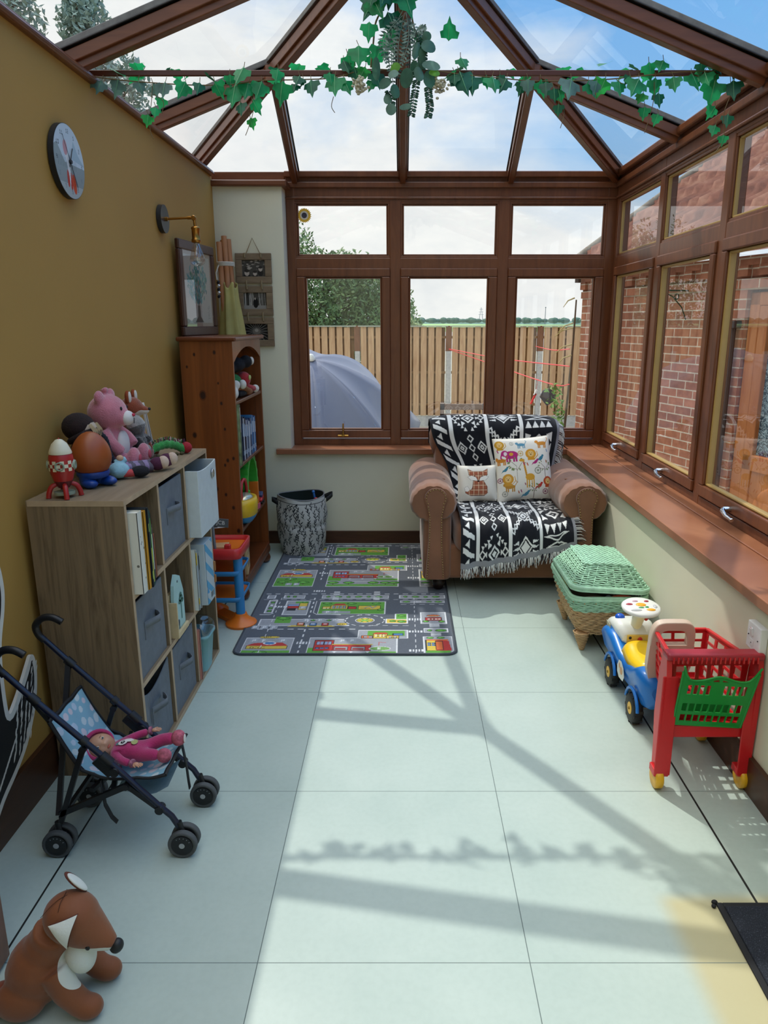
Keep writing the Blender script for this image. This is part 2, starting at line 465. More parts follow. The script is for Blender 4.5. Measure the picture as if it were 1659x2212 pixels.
# ---------------- windows
def bars(mb,x0,x1,z0,z1,w,y0,y1,P,m=0):
    """rectangular ring; P maps (a,depth,z)->xyz. outer x0..x1,z0..z1, width w"""
    def bx(a0,a1,c0,c1):
        p=P(a0,y0,c0);q=P(a1,y1,c1);mb.bb([min(p[i],q[i]) for i in range(3)],[max(p[i],q[i]) for i in range(3)],m)
    bx(x0,x1,z0,z0+w);bx(x0,x1,z1-w,z1);bx(x0,x0+w,z0+w,z1-w);bx(x1-w,x1,z0+w,z1-w)
def bead(mb,x0,x1,z0,z1,P,y0,y1,m,w=.012,sides='lrtb'):
    def bx(a0,a1,c0,c1):
        p=P(a0,y0,c0);q=P(a1,y1,c1);mb.bb([min(p[i],q[i]) for i in range(3)],[max(p[i],q[i]) for i in range(3)],m)
    if 'b' in sides:bx(x0,x1,z0,z0+w)
    if 't' in sides:bx(x0,x1,z1-w,z1)
    if 'l' in sides:bx(x0,x0+w,z0,z1)
    if 'r' in sides:bx(x1-w,x1,z0,z1)
def window(n,lites,P,handles,label,mtl,x0,x1):
    """lites: list of (xa,xb) outer bay; P(a,d,z) d=0 inner face, + outwards"""
    t=thing('window_%d'%n,label,'window',P((x0+x1)/2,0,SZ));t['kind']='structure'
    fr=MB()
    zt,zb=2.205,.648
    def bx(a0,a1,c0,c1,d0=0,d1=.07):
        p=P(a0,d0,c0);q=P(a1,d1,c1);fr.bb([min(p[i],q[i]) for i in range(3)],[max(p[i],q[i]) for i in range(3)])
    bx(x0,x1,zb,zb+.045);bx(x0,x1,2.185,2.36,-.0,.09);bx(x0,x1,1.785,1.855)
    edges=sorted(set([l[0] for l in lites]+[l[1] for l in lites]))
    for e in edges:
        w=.036
        a0=max(e-w,x0);a1=min(e+w,x1)
        bx(a0,a1,zb+.001,2.35,-.0015,.068)
    # stepped eaves mouldings above the windows
    bx(x0,x1,2.20,2.215,-.012,0);bx(x0,x1,2.265,2.30,-.018,0);bx(x0,x1,2.325,2.36,-.03,0)
    fr.build('frame',mtl,t,world=True,bevel=.006)
    for i,(a,b_) in enumerate(lites):
        g=MB();bars(g,a+.03,b_-.03,1.85,2.19,.016,.004,.03,P)
        bead(g,a+.046,b_-.046,1.866,2.174,P,.012,.03,1,.010)
        g.build('fixed_light_bead',[mtl,BEAD if n>1 else mtl],t,world=True,bevel=.003)
        s=MB();bars(s,a+.034,b_-.034,.70,1.79,.052,-.012,.04,P)
        bead(s,a+.086,b_-.086,.752,1.738,P,.0,.03,1,.012)
        sa=s.build('sash',[mtl,BEAD if n>1 else mtl],t,world=True,bevel=.006)
        for z0,z1,nm,pd in ((.755,1.735,'glass_pane',.045),(1.866,2.174,'glass_pane',.04)):
            q=MB();q.bb([min(x,y) for x,y in zip(P(a+pd*1.9,.018,z0),P(b_-pd*1.9 if z0<1 else b_-.046,.024,z1))] if 0 else [min(x,y) for x,y in zip(P(a+(.086 if z0<1 else .046),.018,z0),P(b_-(.086 if z0<1 else .046),.022,z1))],
                 [max(x,y) for x,y in zip(P(a+(.086 if z0<1 else .046),.018,z0),P(b_-(.086 if z0<1 else .046),.022,z1))])
            # single thin sheet so that light passes once
            q=MB();xa=a+(.086 if z0<1 else .046);xb=b_-(.086 if z0<1 else .046)
            q.poly([P(xa,.02,z0),P(xb,.02,z0),P(xb,.02,z1),P(xa,.02,z1)])
            q.build(nm,PANE,t,world=True)
        if handles[i]:
            kind=handles[i];h=MB();c=(a+b_)/2-(.02 if kind!=1 else 0)
            if kind==2:   # casement stay and handle in brass/chrome standing up
                h.cyl(P(c,-.014,.722),P(c,-.035,.722),.011,n=10);h.cyl(P(c,-.035,.722),P(c+.002,-.032,.80),.007,.005,n=8)
                h.cyl(P(c-.035,-.02,.715),P(c+.035,-.02,.715),.008,n=8)
                h.build('window_handle',GOLD,t,world=True)
            else:
                h.cyl(P(c+.02,-.012,.718),P(c+.02,-.04,.718),.013,n=10)
                h.tube([P(c+.02,-.04,.72),P(c+.005,-.05,.716),P(c-.04,-.055,.706),P(c-.085,-.052,.702)],[.010,.010,.008,.006],n=8)
                h.cyl(P(c-.085,-.052,.702),P(c-.089,-.052,.7),.009,n=8)
                h.build('window_handle',CHROME,t,world=True)
    return t
PF=lambda a,d,z:(a,FY+d,z)
PR=lambda a,d,z:(FX+d,a,z)
window(1,[(-.714,-.048),(-.048,.640),(.640,1.32)],PF,[2,0,1],'far brown-framed window of three lower and three upper panes',UPVC,-.735,FX+.07)
window(2,[(Y0+.33+.81*k,Y0+.33+.81*(k+1)) for k in range(0)]+[(3.26-.81*k-.81,3.26-.81*k) for k in range(4,-1,-1)]+[(3.26,4.07),(4.07,4.88)],PR,[1]*7,'right-hand run of brown-framed windows above the long sill',UPVC,-.8,4.9)
# outer left eaves beam behind the yellow wall
mb=MB();mb.bb((-1.42,Y0,2.22),(-1.31,FY+.07,2.35));struct(mb.build('trim_4',UPVCY,bevel=.005))
mb=MB();mb.bb((-1.31,FY,2.2),(-.735,FY+.09,2.36));struct(mb.build('trim_5',UPVCX,bevel=.005))
# ---------------- roof
APX=V(0,2.98,2.85);CL=V(-FX,FY,EZ);CR=V(FX,FY,EZ);JL=V(-.61,3.865,2.627);JR=V(.61,3.865,2.627)
def rafter(n,p0,p1,w=.055,h=.075,lab=None):
    mb=MB();p0,p1=V(p0),V(p1)
    mb.bar(p0,p1,w,h*.55,0,off=(0,-h*.28-.004));mb.bar(p0,p1,w*.62,h*.45,0,off=(0,-h*.72))
    mb.bar(p0,p1,w*1.15,.022,1,off=(0,.016));mb.bar(p0,p1,w*1.3,.006,2,off=(0,.003))
    return struct(mb.build('trim_%d'%n,[UPVCX if abs(p1.x-p0.x)>.4 else UPVCY,CAP,RUBBER],bevel=.004),lab)
n=6
RID0=V(0,Y0,2.85)
for a,b_,w in ((CL,APX,.06),(CR,APX,.06),(V(0,FY,EZ),APX,.055),((-.672,FY,EZ),JL,.05),((.672,FY,EZ),JR,.05),
             ((-FX,3.865,EZ),JL,.055),((FX,3.865,EZ),JR,.055),((-FX,2.99,EZ),APX,.065),((FX,2.99,EZ),APX,.065),(RID0,APX,.07)):
    rafter(n,a,b_,w);n+=1
for y in (2.1,1.2,.3):
    for s in (-1,1):
        rafter(n,(s*FX,y,EZ),(0,y,2.85),.055);n+=1
for j in (JL,JR):
    mb=MB();mb.cyl(j-V(0,0,.075),j-V(0,0,.01),.05,n=12);struct(mb.build('trim_%d'%n,UPVCX,bevel=.006));n+=1
# tie bar
mb=MB();mb.bar((-1.30,3.05,2.352),(1.31,3.05,2.352),.012,.02);
for s in (-1,1):mb.cyl((s*1.25,3.05,2.352),(s*1.31,3.03,2.345),.018,n=10);mb.cyl((s*1.28,3.05,2.36),(s*1.30,3.0,2.395),.02,n=10)
struct(mb.build('trim_%d'%n,mat('tie_bar_brown','#5a3023',.4),bevel=.003),'brown tie bar across the roof');n+=1
# glass sheets of the roof
k=1
def gl(pts):
    global k
    mb=MB();mb.poly([V(p) for p in pts]);o=mb.build('ceiling_glass_%d'%k,ROOFG);o['kind']='structure';k+=1
gl([CL,(-.672,FY,EZ),JL]);gl([(-.672,FY,EZ),(0,FY,EZ),APX,JL]);gl([(0,FY,EZ),(.672,FY,EZ),JR,APX]);gl([(.672,FY,EZ),CR,JR])
for s,c_,j in ((-1,CL,JL),(1,CR,JR)):
    gl([c_,j,(s*FX,3.865,EZ)]);gl([(s*FX,3.865,EZ),j,APX,(s*FX,2.98,EZ)])
    ys_=[2.98,2.1,1.2,.3,Y0]
    for a,b_ in zip(ys_[:-1],ys_[1:]):gl([(s*FX,a,EZ),(0,a,2.85),(0,b_,2.85),(s*FX,b_,EZ)])
# ---------------- light and sky
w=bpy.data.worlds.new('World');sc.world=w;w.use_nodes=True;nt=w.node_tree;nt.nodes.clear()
tc=nt.nodes.new('ShaderNodeTexCoord');bg=nt.nodes.new('ShaderNodeBackground');ou=nt.nodes.new('ShaderNodeOutputWorld')
sp=nt.nodes.new('ShaderNodeSeparateXYZ');nt.links.new(tc.outputs['Generated'],sp.inputs[0])
def mth(op,a,b_=None):
    n=nt.nodes.new('ShaderNodeMath');n.operation=op
    for i,x in enumerate((a,b_)):
        if x is None:continue
        if isinstance(x,(int,float)):n.inputs[i].default_value=x
        else:nt.links.new(x,n.inputs[i])
    return n.outputs[0]
grad=ramp(nt,sp.outputs[2],[(0,lin('#c2d3e2')),(.12,lin('#a9cdee')),(.28,lin('#85bdf2')),(.45,lin('#6aa8ea')),(1,lin('#7fb0e6'))])
mp=nt.nodes.new('ShaderNodeMapping');mp.inputs['Scale'].default_value=(1.1,1.0,2.6);mp.inputs['Location'].default_value=(.35,.2,.1)
nt.links.new(tc.outputs['Generated'],mp.inputs[0])
cl=noise(nt,mp.outputs[0],1.9,7,.55,.3)
# more cloud low down and to the left
bias=mth('ADD',mth('MULTIPLY',sp.outputs[0],-.34),mth('MULTIPLY',mth('SUBTRACT',.30,sp.outputs[2]),.95))
cf=mth('ADD',mth('ADD',cl,bias),mth('MULTIPLY',mth('MAXIMUM',mth('SUBTRACT',sp.outputs[2],.42),0),1.6))
cr=ramp(nt,cf,[(.36,(0,0,0,1)),(.62,(1,1,1,1))])
cn=noise(nt,mp.outputs[0],6,5,.6)
cc=ramp(nt,cn,[(.3,lin('#e6e9ec')),(.6,lin('#fcfbf9'))])
mx=nt.nodes.new('ShaderNodeMix');mx.data_type='RGBA';nt.links.new(cr,mx.inputs['Factor']);nt.links.new(grad,mx.inputs['A']);nt.links.new(cc,mx.inputs['B'])
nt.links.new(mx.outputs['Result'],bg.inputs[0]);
# sky brightness raised overhead, out of view: added to lift the indoor shade
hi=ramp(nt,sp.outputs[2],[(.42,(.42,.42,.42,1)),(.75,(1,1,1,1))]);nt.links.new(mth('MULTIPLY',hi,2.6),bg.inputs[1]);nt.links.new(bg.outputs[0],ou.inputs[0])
sun=bpy.data.lights.new('sun','SUN');so=bpy.data.objects.new('sun',sun);COL.objects.link(so)
sun.energy=2.55;sun.angle=R(.6);sun.color=(1,.95,.87)
so.rotation_euler=Vector((.345,-.555,-1)).to_track_quat('-Z','Y').to_euler();so.location=(-3,8,9)
vs=sc.view_settings;vs.view_transform='Standard';vs.look='None';vs.gamma=1;vs.exposure=0;vs.use_curve_mapping=False
sc.cycles.max_bounces=10;sc.cycles.transparent_max_bounces=16;sc.cycles.diffuse_bounces=5;sc.cycles.caustics_reflective=False
# ---------------- outdoors
GZ=-.62
def ground():
    m,nt,b=newmat('paving');v=coords(nt);f=noise(nt,v,1.5,6,.65)
    nt.links.new(ramp(nt,f,[(.3,lin('#8d8a7c')),(.5,lin('#a8a192')),(.7,lin('#8a9070'))]),b.inputs['Base Color']);b.inputs['Roughness'].default_value=.95
    mb=MB();mb.add([(-60,4.99,GZ),(60,4.99,GZ),(60,60,GZ),(-60,60,GZ)],[(0,1,2,3)])
    mb.add([(1.46,-30,GZ),(60,-30,GZ),(60,4.99,GZ),(1.46,4.99,GZ)],[(0,1,2,3)])
    mb.add([(-60,-30,GZ),(-1.43,-30,GZ),(-1.43,4.99,GZ),(-60,4.99,GZ)],[(0,1,2,3)])
    o=mb.build('ground',m);struct(o)
    mb=MB();mb.bb((-1.43,Y0-.1,GZ),(1.46,5.01,-.11));struct(mb.build('floor_plinth',CREAM))
ground()
FENCE=wood('fence_timber','#b08862','#d0ad80',(3,3,.3),.85,7,bs=.3,mid='#bf9870')
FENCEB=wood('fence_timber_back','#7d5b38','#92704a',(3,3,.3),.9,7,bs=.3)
CONC=mat('concrete','#b9b6ae',.9,ns=20,na=.12,bs=60,ba=.3)
FY_=15.2
def panel(i,x0,x1,lab):
    t=thing('timber_fence',lab,'fence',((x0+x1)/2,FY_,GZ),group='timber fence panels behind the garden')
    mb=MB();mc=MB();x=x0+.07;k=0
    while x<x1-.11:
        h=rnd.uniform(-.006,.006)
        if k%1==0: mb.bb((x,FY_-.045,GZ+.22),(x+.115,FY_-.027,1.375+h))
        mc.bb((x+.08,FY_+.02,GZ+.22),(x+.19,FY_+.035,1.37))
        x+=.152;k+=1
    mb.build('front_boards',FENCE,t,world=True);mc.build('rear_boards',FENCEB,t,world=True)
    r=MB()
    for z in (-.2,.45,1.15):r.bb((x0+.06,FY_-.026,z),(x1-.06,FY_+.019,z+.05))
    r.build('rails',FENCEB,t,world=True)
    c=MB();c.bb((x0+.02,FY_-.07,1.38),(x1-.02,FY_+.06,1.402));c.build('capping_rail',mat('weathered_cap','#a7aa98',.9),t,world=True)
    g=MB();g.bb((x0+.06,FY_-.03,GZ),(x1-.06,FY_+.02,GZ+.21));g.build('gravel_board',CONC,t,world=True)
PXS=[-4.62,-2.77,-.92,.93,2.78,4.63]
for i in range(len(PXS)-1):
    panel(i,PXS[i],PXS[i+1],['timber fence panel far left behind the parasol','timber fence panel behind the parasol canopy','timber fence panel seen left in the middle window','timber fence panel seen between the two concrete posts','timber fence panel beside the brick garage','timber fence panel hidden mostly behind the garage'][i])
PNAME=['leftmost post','post left of the parasol','concrete fence post hidden behind the parasol side','concrete fence post in the middle window where the red lines start','concrete fence post in the right window behind the washing line','concrete fence post behind the garage','last concrete fence post']
for i,x in enumerate(PXS):
    t=thing('fence_post','concrete fence post with timber top, '+['far left end','left of the parasol','right of the parasol top','red washing lines start there','seen in the right window','behind the garage corner'][i],'post',(x,FY_,GZ),group='concrete posts of the fence')
    mb=MB();mb.bb((x-.05,FY_-.06,GZ),(x+.05,FY_+.06,.90));mb.build('post_shaft',CONC,t,world=True,bevel=.008)
    mb=MB();mb.bb((x-.06,FY_-.055,.90),(x+.06,FY_+.05,1.40));mb.build('timber_extension',wood('post_timber','#6b4630','#8a5d40',(3,3,.3),.85,7),t,world=True)
# parasol
PB=mat('parasol_fabric','#646a7d',.7,ns=3,na=.05,sheen=.2)
def parasol():
    A=V(-.985,8.0,1.075);t=thing('parasol','large blue-grey open garden parasol outside the left window','parasol',(-.98,8.15,GZ))
    tilt=TR(A,(R(27),R(7),0))
    def prof(r): return -(.08*r+.42*r*r)
    g=[];N=8;K=10;sub=6
    mb=MB()
    for s in range(N):
        a0=2*math.pi*(s+.30)/N;gr=[]
        for j in range(K+1):
            r=1.3*j/K+.02;row=[]
            for q in range(sub+1):
                a=a0+2*math.pi/N*q/sub;x=q/sub
                p0=V(r*math.cos(a0),r*math.sin(a0));p1=V(r*math.cos(a0+2*math.pi/N),r*math.sin(a0+2*math.pi/N)) if 0 else None
                ex=math.cos(a0)*(1-x)+math.cos(a0+math.pi/4)*x;ey=math.sin(a0)*(1-x)+math.sin(a0+math.pi/4)*x
                sag=-.10*math.sin(math.pi*x)*r/1.3
                row.append((r*ex,r*ey,prof(r)+sag+.0))
            gr.append(row)
        mb.surf(gr,0,True)
    M=tilt
    o=mb.build('canopy',PB,t);o.matrix_parent_inverse=Matrix.Identity(4)
    loc=M.copy();loc.translation=M.translation-V(t.location);o.matrix_basis=loc
    q=o.modifiers.new('S','SOLIDIFY');q.thickness=.003
    mb=MB()
    for s in range(N):
        a=2*math.pi*(s+.30)/N;mb.tube([(r*math.cos(a),r*math.sin(a),prof(r)-.012) for r in (0,.3,.6,.9,1.3)],.009,n=6)
    o=mb.build('ribs',CHROME,t);o.matrix_basis=loc
    mb=MB();mb.lathe([(.045,0),(.05,.015),(.035,.03),(.028,.05),(.0,.062)],n=14)
    o=mb.build('finial',mat('cream_plastic','#e4e2d4',.4),t);o.matrix_basis=loc
    mb=MB();mb.cyl(V(-.98,8.15,GZ)-V(t.location),V(-.98,8.12,.2)-V(t.location),.02);mb.cyl(V(-.98,8.12,.2)-V(t.location),A-V(t.location),.018)
    mb.build('pole',CHROME,t)
    mb=MB();mb.cyl((0,0,0),(0,0,.08),.28,.26,n=24);mb.build('base',CONC,t,bevel=.01)
parasol()
# trees
def leafcloud(mb,c,r,n,s,m=0,sh=1,droop=0):
    c=V(c)
    for _ in range(n):
        u=Vector((rnd.gauss(0,1),rnd.gauss(0,1),rnd.gauss(0,1))).normalized()*(rnd.random()**.45)
        p=c+V(u.x*r[0],u.y*r[1],u.z*r[2]);q=s*rnd.uniform(.6,1.4)
        a=Vector((rnd.uniform(-1,1),rnd.uniform(-1,1),rnd.uniform(-1,1))).normalized();b=a.orthogonal().normalized()
        mb.add([p-a*q,p+b*q*.42,p+a*q,p-b*q*.42],[(0,1,2,3)],m)
LEAF1=mat('tree_leaves','#5d7a45',.7,ns=.9,na=.25);LEAF2=mat('tree_leaves_pale','#8f9c68',.7,ns=1,na=.2);BARK=mat('bark','#5a4c3c',.9,ns=9,na=.3)
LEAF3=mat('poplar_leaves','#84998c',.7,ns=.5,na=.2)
def tree(nm,lab,base,blobs,leaf,s,trunk_h,dens=1,branches=12,cat='tree'):
    t=thing(nm,lab,cat,base);mb=MB()
    for c,r,n in blobs:leafcloud(mb,c,r,int(n*dens),s)
    mb.build('foliage',leaf,t,world=True)
    mb=MB();b=V(base);top=b+V(0,0,trunk_h);mb.tube([b,b+V(.05,0,trunk_h*.5),top],[.14,.10,.03],n=8)
    for k in range(branches):
        c,r,n=blobs[k%len(blobs)];c=V(c);e=c+V(rnd.uniform(-.7,.7)*r[0],rnd.uniform(-.5,.5)*r[1],rnd.uniform(.1,.9)*r[2])
        st=b+V(0,0,trunk_h*rnd.uniform(.3,.9));mid=(st+e)/2+V(0,0,.15*r[2]);mb.tube([st,mid,e],[.05,.03,.01],n=5)
    mb.build('trunk',BARK,t,world=True)
bl=[((-.75,21.4,1.9),(1.1,1.1,1.25),1700),((-1.5,21.1,2.5),(1.1,.9,.95),900),((-3.4,21,2.0),(1.9,1.6,1.9),2600),((-2.0,21.3,1.5),(1.3,1.4,1.6),1700),((-1.0,21.5,1.0),(1.0,1.2,1.3),1300),((-4.6,22,2.2),(2,1.6,2.2),1500),((-2.3,21.2,2.9),(.75,.7,.55),160),((-3.2,21.2,3.5),(.9,.7,.7),260),((-1.5,21.2,2.4),(.6,.6,.55),140)]
tree('garden_tree','bushy green tree behind the fence in the left window',(-2.6,21.5,GZ),bl,LEAF1,.065,2.6,2.3)
tree('hawthorn_bush','small round bush just above the fence in the middle window',(-.1,26,GZ),[((-.25,26,1.4),(.95,.9,.85),1500),((.35,26,1.0),(.5,.5,.55),500)],LEAF1,.08,1.4,1,6,'bush')
tree('flowering_bush','pale flowering bush in front of the dark round bush',(-.1,24.5,GZ),[((.1,24.5,1.15),(.55,.4,.55),700)],LEAF2,.07,1.2,1,4,'bush')
pb=[]
for (x,y,z0,h,r) in ((-8.7,18.5,4.0,6.0,1.15),(-7.0,18,4.6,4.6,.85),(-10.4,19,4,7,1.2)):
    for k in range(7):
        f=k/6;pb.append(((x+rnd.uniform(-.15,.15),y+rnd.uniform(-.2,.2),z0+h*f),(r*(1.05-.55*f),r*(1.0-.55*f),h/8),300))
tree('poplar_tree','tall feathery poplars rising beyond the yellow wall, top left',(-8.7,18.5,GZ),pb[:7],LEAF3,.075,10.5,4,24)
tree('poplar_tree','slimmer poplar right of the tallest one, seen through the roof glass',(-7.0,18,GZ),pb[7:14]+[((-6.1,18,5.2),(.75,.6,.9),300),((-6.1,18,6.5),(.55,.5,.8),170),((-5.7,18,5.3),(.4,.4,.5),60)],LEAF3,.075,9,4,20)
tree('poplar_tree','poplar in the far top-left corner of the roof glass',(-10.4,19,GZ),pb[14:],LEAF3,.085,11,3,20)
# distant hills
def hills():
    mb=MB()
    def strip(y,x0,x1,n,h0,h1,seed):
        r=random.Random(seed);g=[[],[]]
        for i in range(n+1):
            x=x0+(x1-x0)*i/n;h=h0+(h1-h0)*(.5+.35*math.sin(i*.13+seed)+.15*r.random());g[0].append((x,y,-1));g[1].append((x,y+14,h))
        return g
    mb.surf(strip(300,-260,330,120,2.2,2.6,3),1);mb.surf(strip(220,-160,260,80,.7,1.5,5),0)
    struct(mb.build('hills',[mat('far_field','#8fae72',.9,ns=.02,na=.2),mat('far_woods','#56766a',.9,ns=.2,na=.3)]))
    t=tag(MB().build('far_tree_line',LEAF1,origin=(30,290,0)) if 0 else _treeline(),'blue-green line of far woods along the horizon','woods',kind='stuff')
def _treeline():
    mb=MB();r=random.Random(4)
    for i in range(260):
        x=-150+360*i/260+r.uniform(-1,1);h=r.uniform(.7,1.3)
        mb.ell((x,292+r.uniform(-3,3),2.2+h*.2),(1.6,1.5,h),nu=7,nv=5)
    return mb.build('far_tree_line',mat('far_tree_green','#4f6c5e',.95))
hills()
def pylon():
    t=thing('pylon','tiny lattice pylon on the horizon in the middle window','pylon',(30.5,295,2));mb=MB()
    for s in (-1,1):
        for q in (-1,1):mb.tube([(30.5+s*.7,295+q*.7,2),(30.5+s*.12,295+q*.1,7.3)],.06,n=4)
    for z,w in ((4.6,1.0),(5.6,.9),(6.6,.7)):mb.bb((30.5-w,294.9,z),(30.5+w,295.1,z+.12))
    mb.build('lattice',mat('pylon_grey','#9aa3a8',.6),t,world=True)
    m=MB();m.cyl((54.2,288,1),(54.2,288,7.2),.14,.10,n=6);m.ell((54.2,288,7.2),.25,nu=6,nv=4)
    tag(m.build('mast',mat('mast_grey','#6f7a7c',.6),origin=(54.2,288,1)),'thin grey mast on the horizon in the right window','mast')
pylon()
# garage
BRK=brickmat('red_brick','#b07358','#94604c','#cfc3b2')
def garage():
    t=thing('garage','red brick garage with pantiled roof outside the right windows','building',(1.975,8.37,GZ),(0,0,math.atan2(-.9627,.2705)))
    mb=MB();mb.bb((0,0,0),(2.56,4,2.42));mb.bb((2.56,.0,2.32),(3.56,4,2.42));mb.bb((3.56,0,0),(7.5,4,2.42));mb.bb((2.56,.3,0),(3.56,.6,2.3))
    o=mb.build('wall',BRK,t);uvbox(o)
    mb=MB()
    for k in range(33):mb.bb((k*.225,-.035,2.42),(k*.225+.105,0,2.50))
    mb.bb((0,-.03,2.50),(7.5,.1,2.57));mb.bb((0,.0,2.40),(7.5,.1,2.5));mb.bb((0,-.02,2.33),(7.5,0,2.40))
    o=mb.build('dentil_course',BRK,t);uvbox(o)
    mb=MB();mb.bb((-.08,-.06,2.50),(0,.3,2.66));mb.bb((-.22,-.12,2.6),(0,.1,2.68));mb.build('verge_box',mat('dark_brown_paint','#40332e',.6),t)
    # pantiles
    g=[];nx=int(7.6/.025);S=math.tan(R(34.5))
    rows=[];L=3.4
    k=0;yy=-.2
    while yy<3.0:
        rows.append((yy,0.0));rows.append((yy+.26,-.03+.0));yy+=.262
    mb=MB()
    for j,(yv,dz) in enumerate(rows):
        row=[]
        for i in range(nx+1):
            x=-.11+i*.025;ph=(x/.15)%1
            w=.034*math.sin(2*math.pi*ph)+.010*math.sin(4*math.pi*ph)
            row.append((x,yv,2.60+(yv+.2)*S+w+(.06 if j%2==0 else 0)))
        g.append(row)
    mb.surf(g,0,True);mb.poly([(-.11,-.2,2.58),(-.11,3,2.58+3.2*S),(7.4,3,2.58+3.2*S),(7.4,-.2,2.58)])
    m,nt,b=newmat('pantile');f=noise(nt,coords(nt),4,5,.6)
    nt.links.new(ramp(nt,f,[(.3,lin('#583630')),(.5,lin('#7c4f42')),(.7,lin('#97705f'))]),b.inputs['Base Color']);b.inputs['Roughness'].default_value=.85
    mb.build('roof',m,t)
    r=MB();r.tube([(-.11,-.22,2.62),(-.11,1.4,2.62+1.62*S),(-.11,3.0,2.62+3.2*S)],.05,n=6);r.tube([(x,3.0,2.64+3.2*S) for x in (-.25,3.5,7.4)],.09,n=8)
    r.build('ridge_tiles',mat('lichen_tile','#7b756a',.9,ns=12,na=.3),t)
    gm=mat('gutter_brown','#3c2c28',.45)
    # door
    OAK=wood('golden_oak','#a35f2f','#b97640',(1,1,.15),.4,16)
    d=MB();x0,x1=2.57,3.55
    d.bb((x0,.03,.05),(x0+.11,.12,2.30));d.bb((x1-.11,.03,.05),(x1,.12,2.30));d.bb((x0,.03,2.20),(x1,.12,2.30));d.bb((x0+.1,.05,.05),(x1-.1,.09,.95));d.bb((x0+.1,.05,2.12),(x1-.1,.1,2.22));
    d.bb((x0+.1,.035,.05),(x0+.20,.1,2.2));d.bb((x1-.2,.035,.05),(x1-.1,.1,2.2));d.bb((x0+.1,.035,.93),(x1-.1,.1,1.06))
    dd=d.build('door',OAK,t,bevel=.008)
    m,nt,b=newmat('pattern_glass');v=coords(nt);n1=noise(nt,v,16,3,.5,2.5);b.inputs['Base Color'].default_value=lin('#46616e');b.inputs['Roughness'].default_value=.08
    nt.links.new(ramp(nt,n1,[(.42,lin('#2c4452')),(.5,lin('#9db9c4')),(.58,lin('#35505e'))]),b.inputs['Base Color']);bump(nt,b,n1,.8,.02)  # dark blue reflection painted into the glass colour
    q=MB();q.bb((x0+.19,.075,1.05),(x1-.19,.085,2.13));q.build('patterned_glass',m,dd)
    q=MB();q.ell((x0+.49,.05,.55),(.26,.02,.30),nu=20,nv=10);q.build('raised_panel',OAK,dd)
garage()
def bracket():
    c,s=.2705,-.9627
    def W_(x,y,z):return (1.975+x*c-y*s*1.0, 8.37+x*s+y*c, z)
    IR=mat('wrought_iron','#1c1d20',.5,.5)
    t=thing('hanging_bracket','black wrought iron hanging basket bracket on garage wall','bracket',W_(1.86,-.01,1.6));mb=MB()
    mb.bar(W_(1.86,-.01,1.76),W_(1.86,-.01,1.46),.02,.012);mb.bar(W_(1.86,-.01,1.72),W_(1.86,-.29,1.72),.012,.012)
    mb.build('arm',IR,t,world=True)
    mb=MB();mb.tube([W_(1.86,-.27,1.71),W_(1.86,-.17,1.67),W_(1.86,-.07,1.58),W_(1.86,-.02,1.48)],.005,n=6);mb.tube([W_(1.86,-.03+.02*math.cos(a)-.1,1.67+.022*math.sin(a)) for a in [i*.7 for i in range(10)]],.005,n=5)
    mb.build('scrollwork',IR,t,world=True)
    t=thing('security_sensor','small dark box on the wall beside the garage door','sensor',W_(2.50,-.04,1.44));mb=MB();mb.box(W_(2.50,-.04,1.44),(.08,.08,.06),(0,0,-1.2));mb.build('housing',mat('dark_plastic','#3b3536',.5),t,world=True,bevel=.008)
    mb=MB();mb.cyl(W_(2.49,-.03,1.41),W_(2.49,-.03,-.55),.02,n=8);mb.build('downpipe',mat('gutter_brown','#3c2c28',.45),t,world=True)
bracket()
RED=mat('red_line','#e8474a',.5)
def line(lab,pts,r=.007):
    p=curve_pts(pts,6);mb=MB();mb.tube(p,r,n=5);return tag(mb.build('washing_line',RED,origin=pts[0]),lab,'washing line','red washing lines to the garage')
CW=(1.98,8.37)
BG=(1.79,9.05,.735)
line('red washing line, topmost, ending high on the garage corner',[(2.66,15.0,1.0),(2.3,11.5,1.05),(1.86,8.36,1.17)])
line('red washing line, middle one crossing behind the window mullion',[(.93,15.05,.95),(1.45,11.5,.93),(1.87,8.36,.98)])
line('red washing line, lowest, sagging to the peg bag',[(.93,15.05,.94),(1.40,12,.82),BG,(1.88,8.36,.78)])
mb=MB();c=BG
mb.tube([c,(c[0],c[1],c[2]-.05)],.003,n=4)
mb.prism([(c[0]-.11,c[2]-.16),(c[0]-.02,c[2]-.27),(c[0]+.09,c[2]-.20),(c[0]+.08,c[2]-.12),(c[0]+.015,c[2]-.06),(c[0]-.07,c[2]-.08)],-c[1]-.02,-c[1]+.02,0,rotm((R(90),0,0)));tag(mb.build('peg_bag',mat('grey_bag','#4a4d55',.8),origin=c),'dark grey peg bag hanging from the lowest red line','bag')
mb=MB();mb.bar((1.66,9.2,.60),(1.60,9.2,.47),.03,.02);mb.bar((1.67,9.2,.65),(1.64,9.2,.58),.03,.02,m=1);mb.tube([(1.68,9.2,.78),(1.66,9.2,.62)],.002,n=4);tag(mb.build('clothes_peg',[mat('peg_red','#d8383c',.5),mat('peg_white','#e8e8e8',.5)],origin=(1.63,9.2,.6)),'small red and white peg clip hanging left of the peg bag','peg')
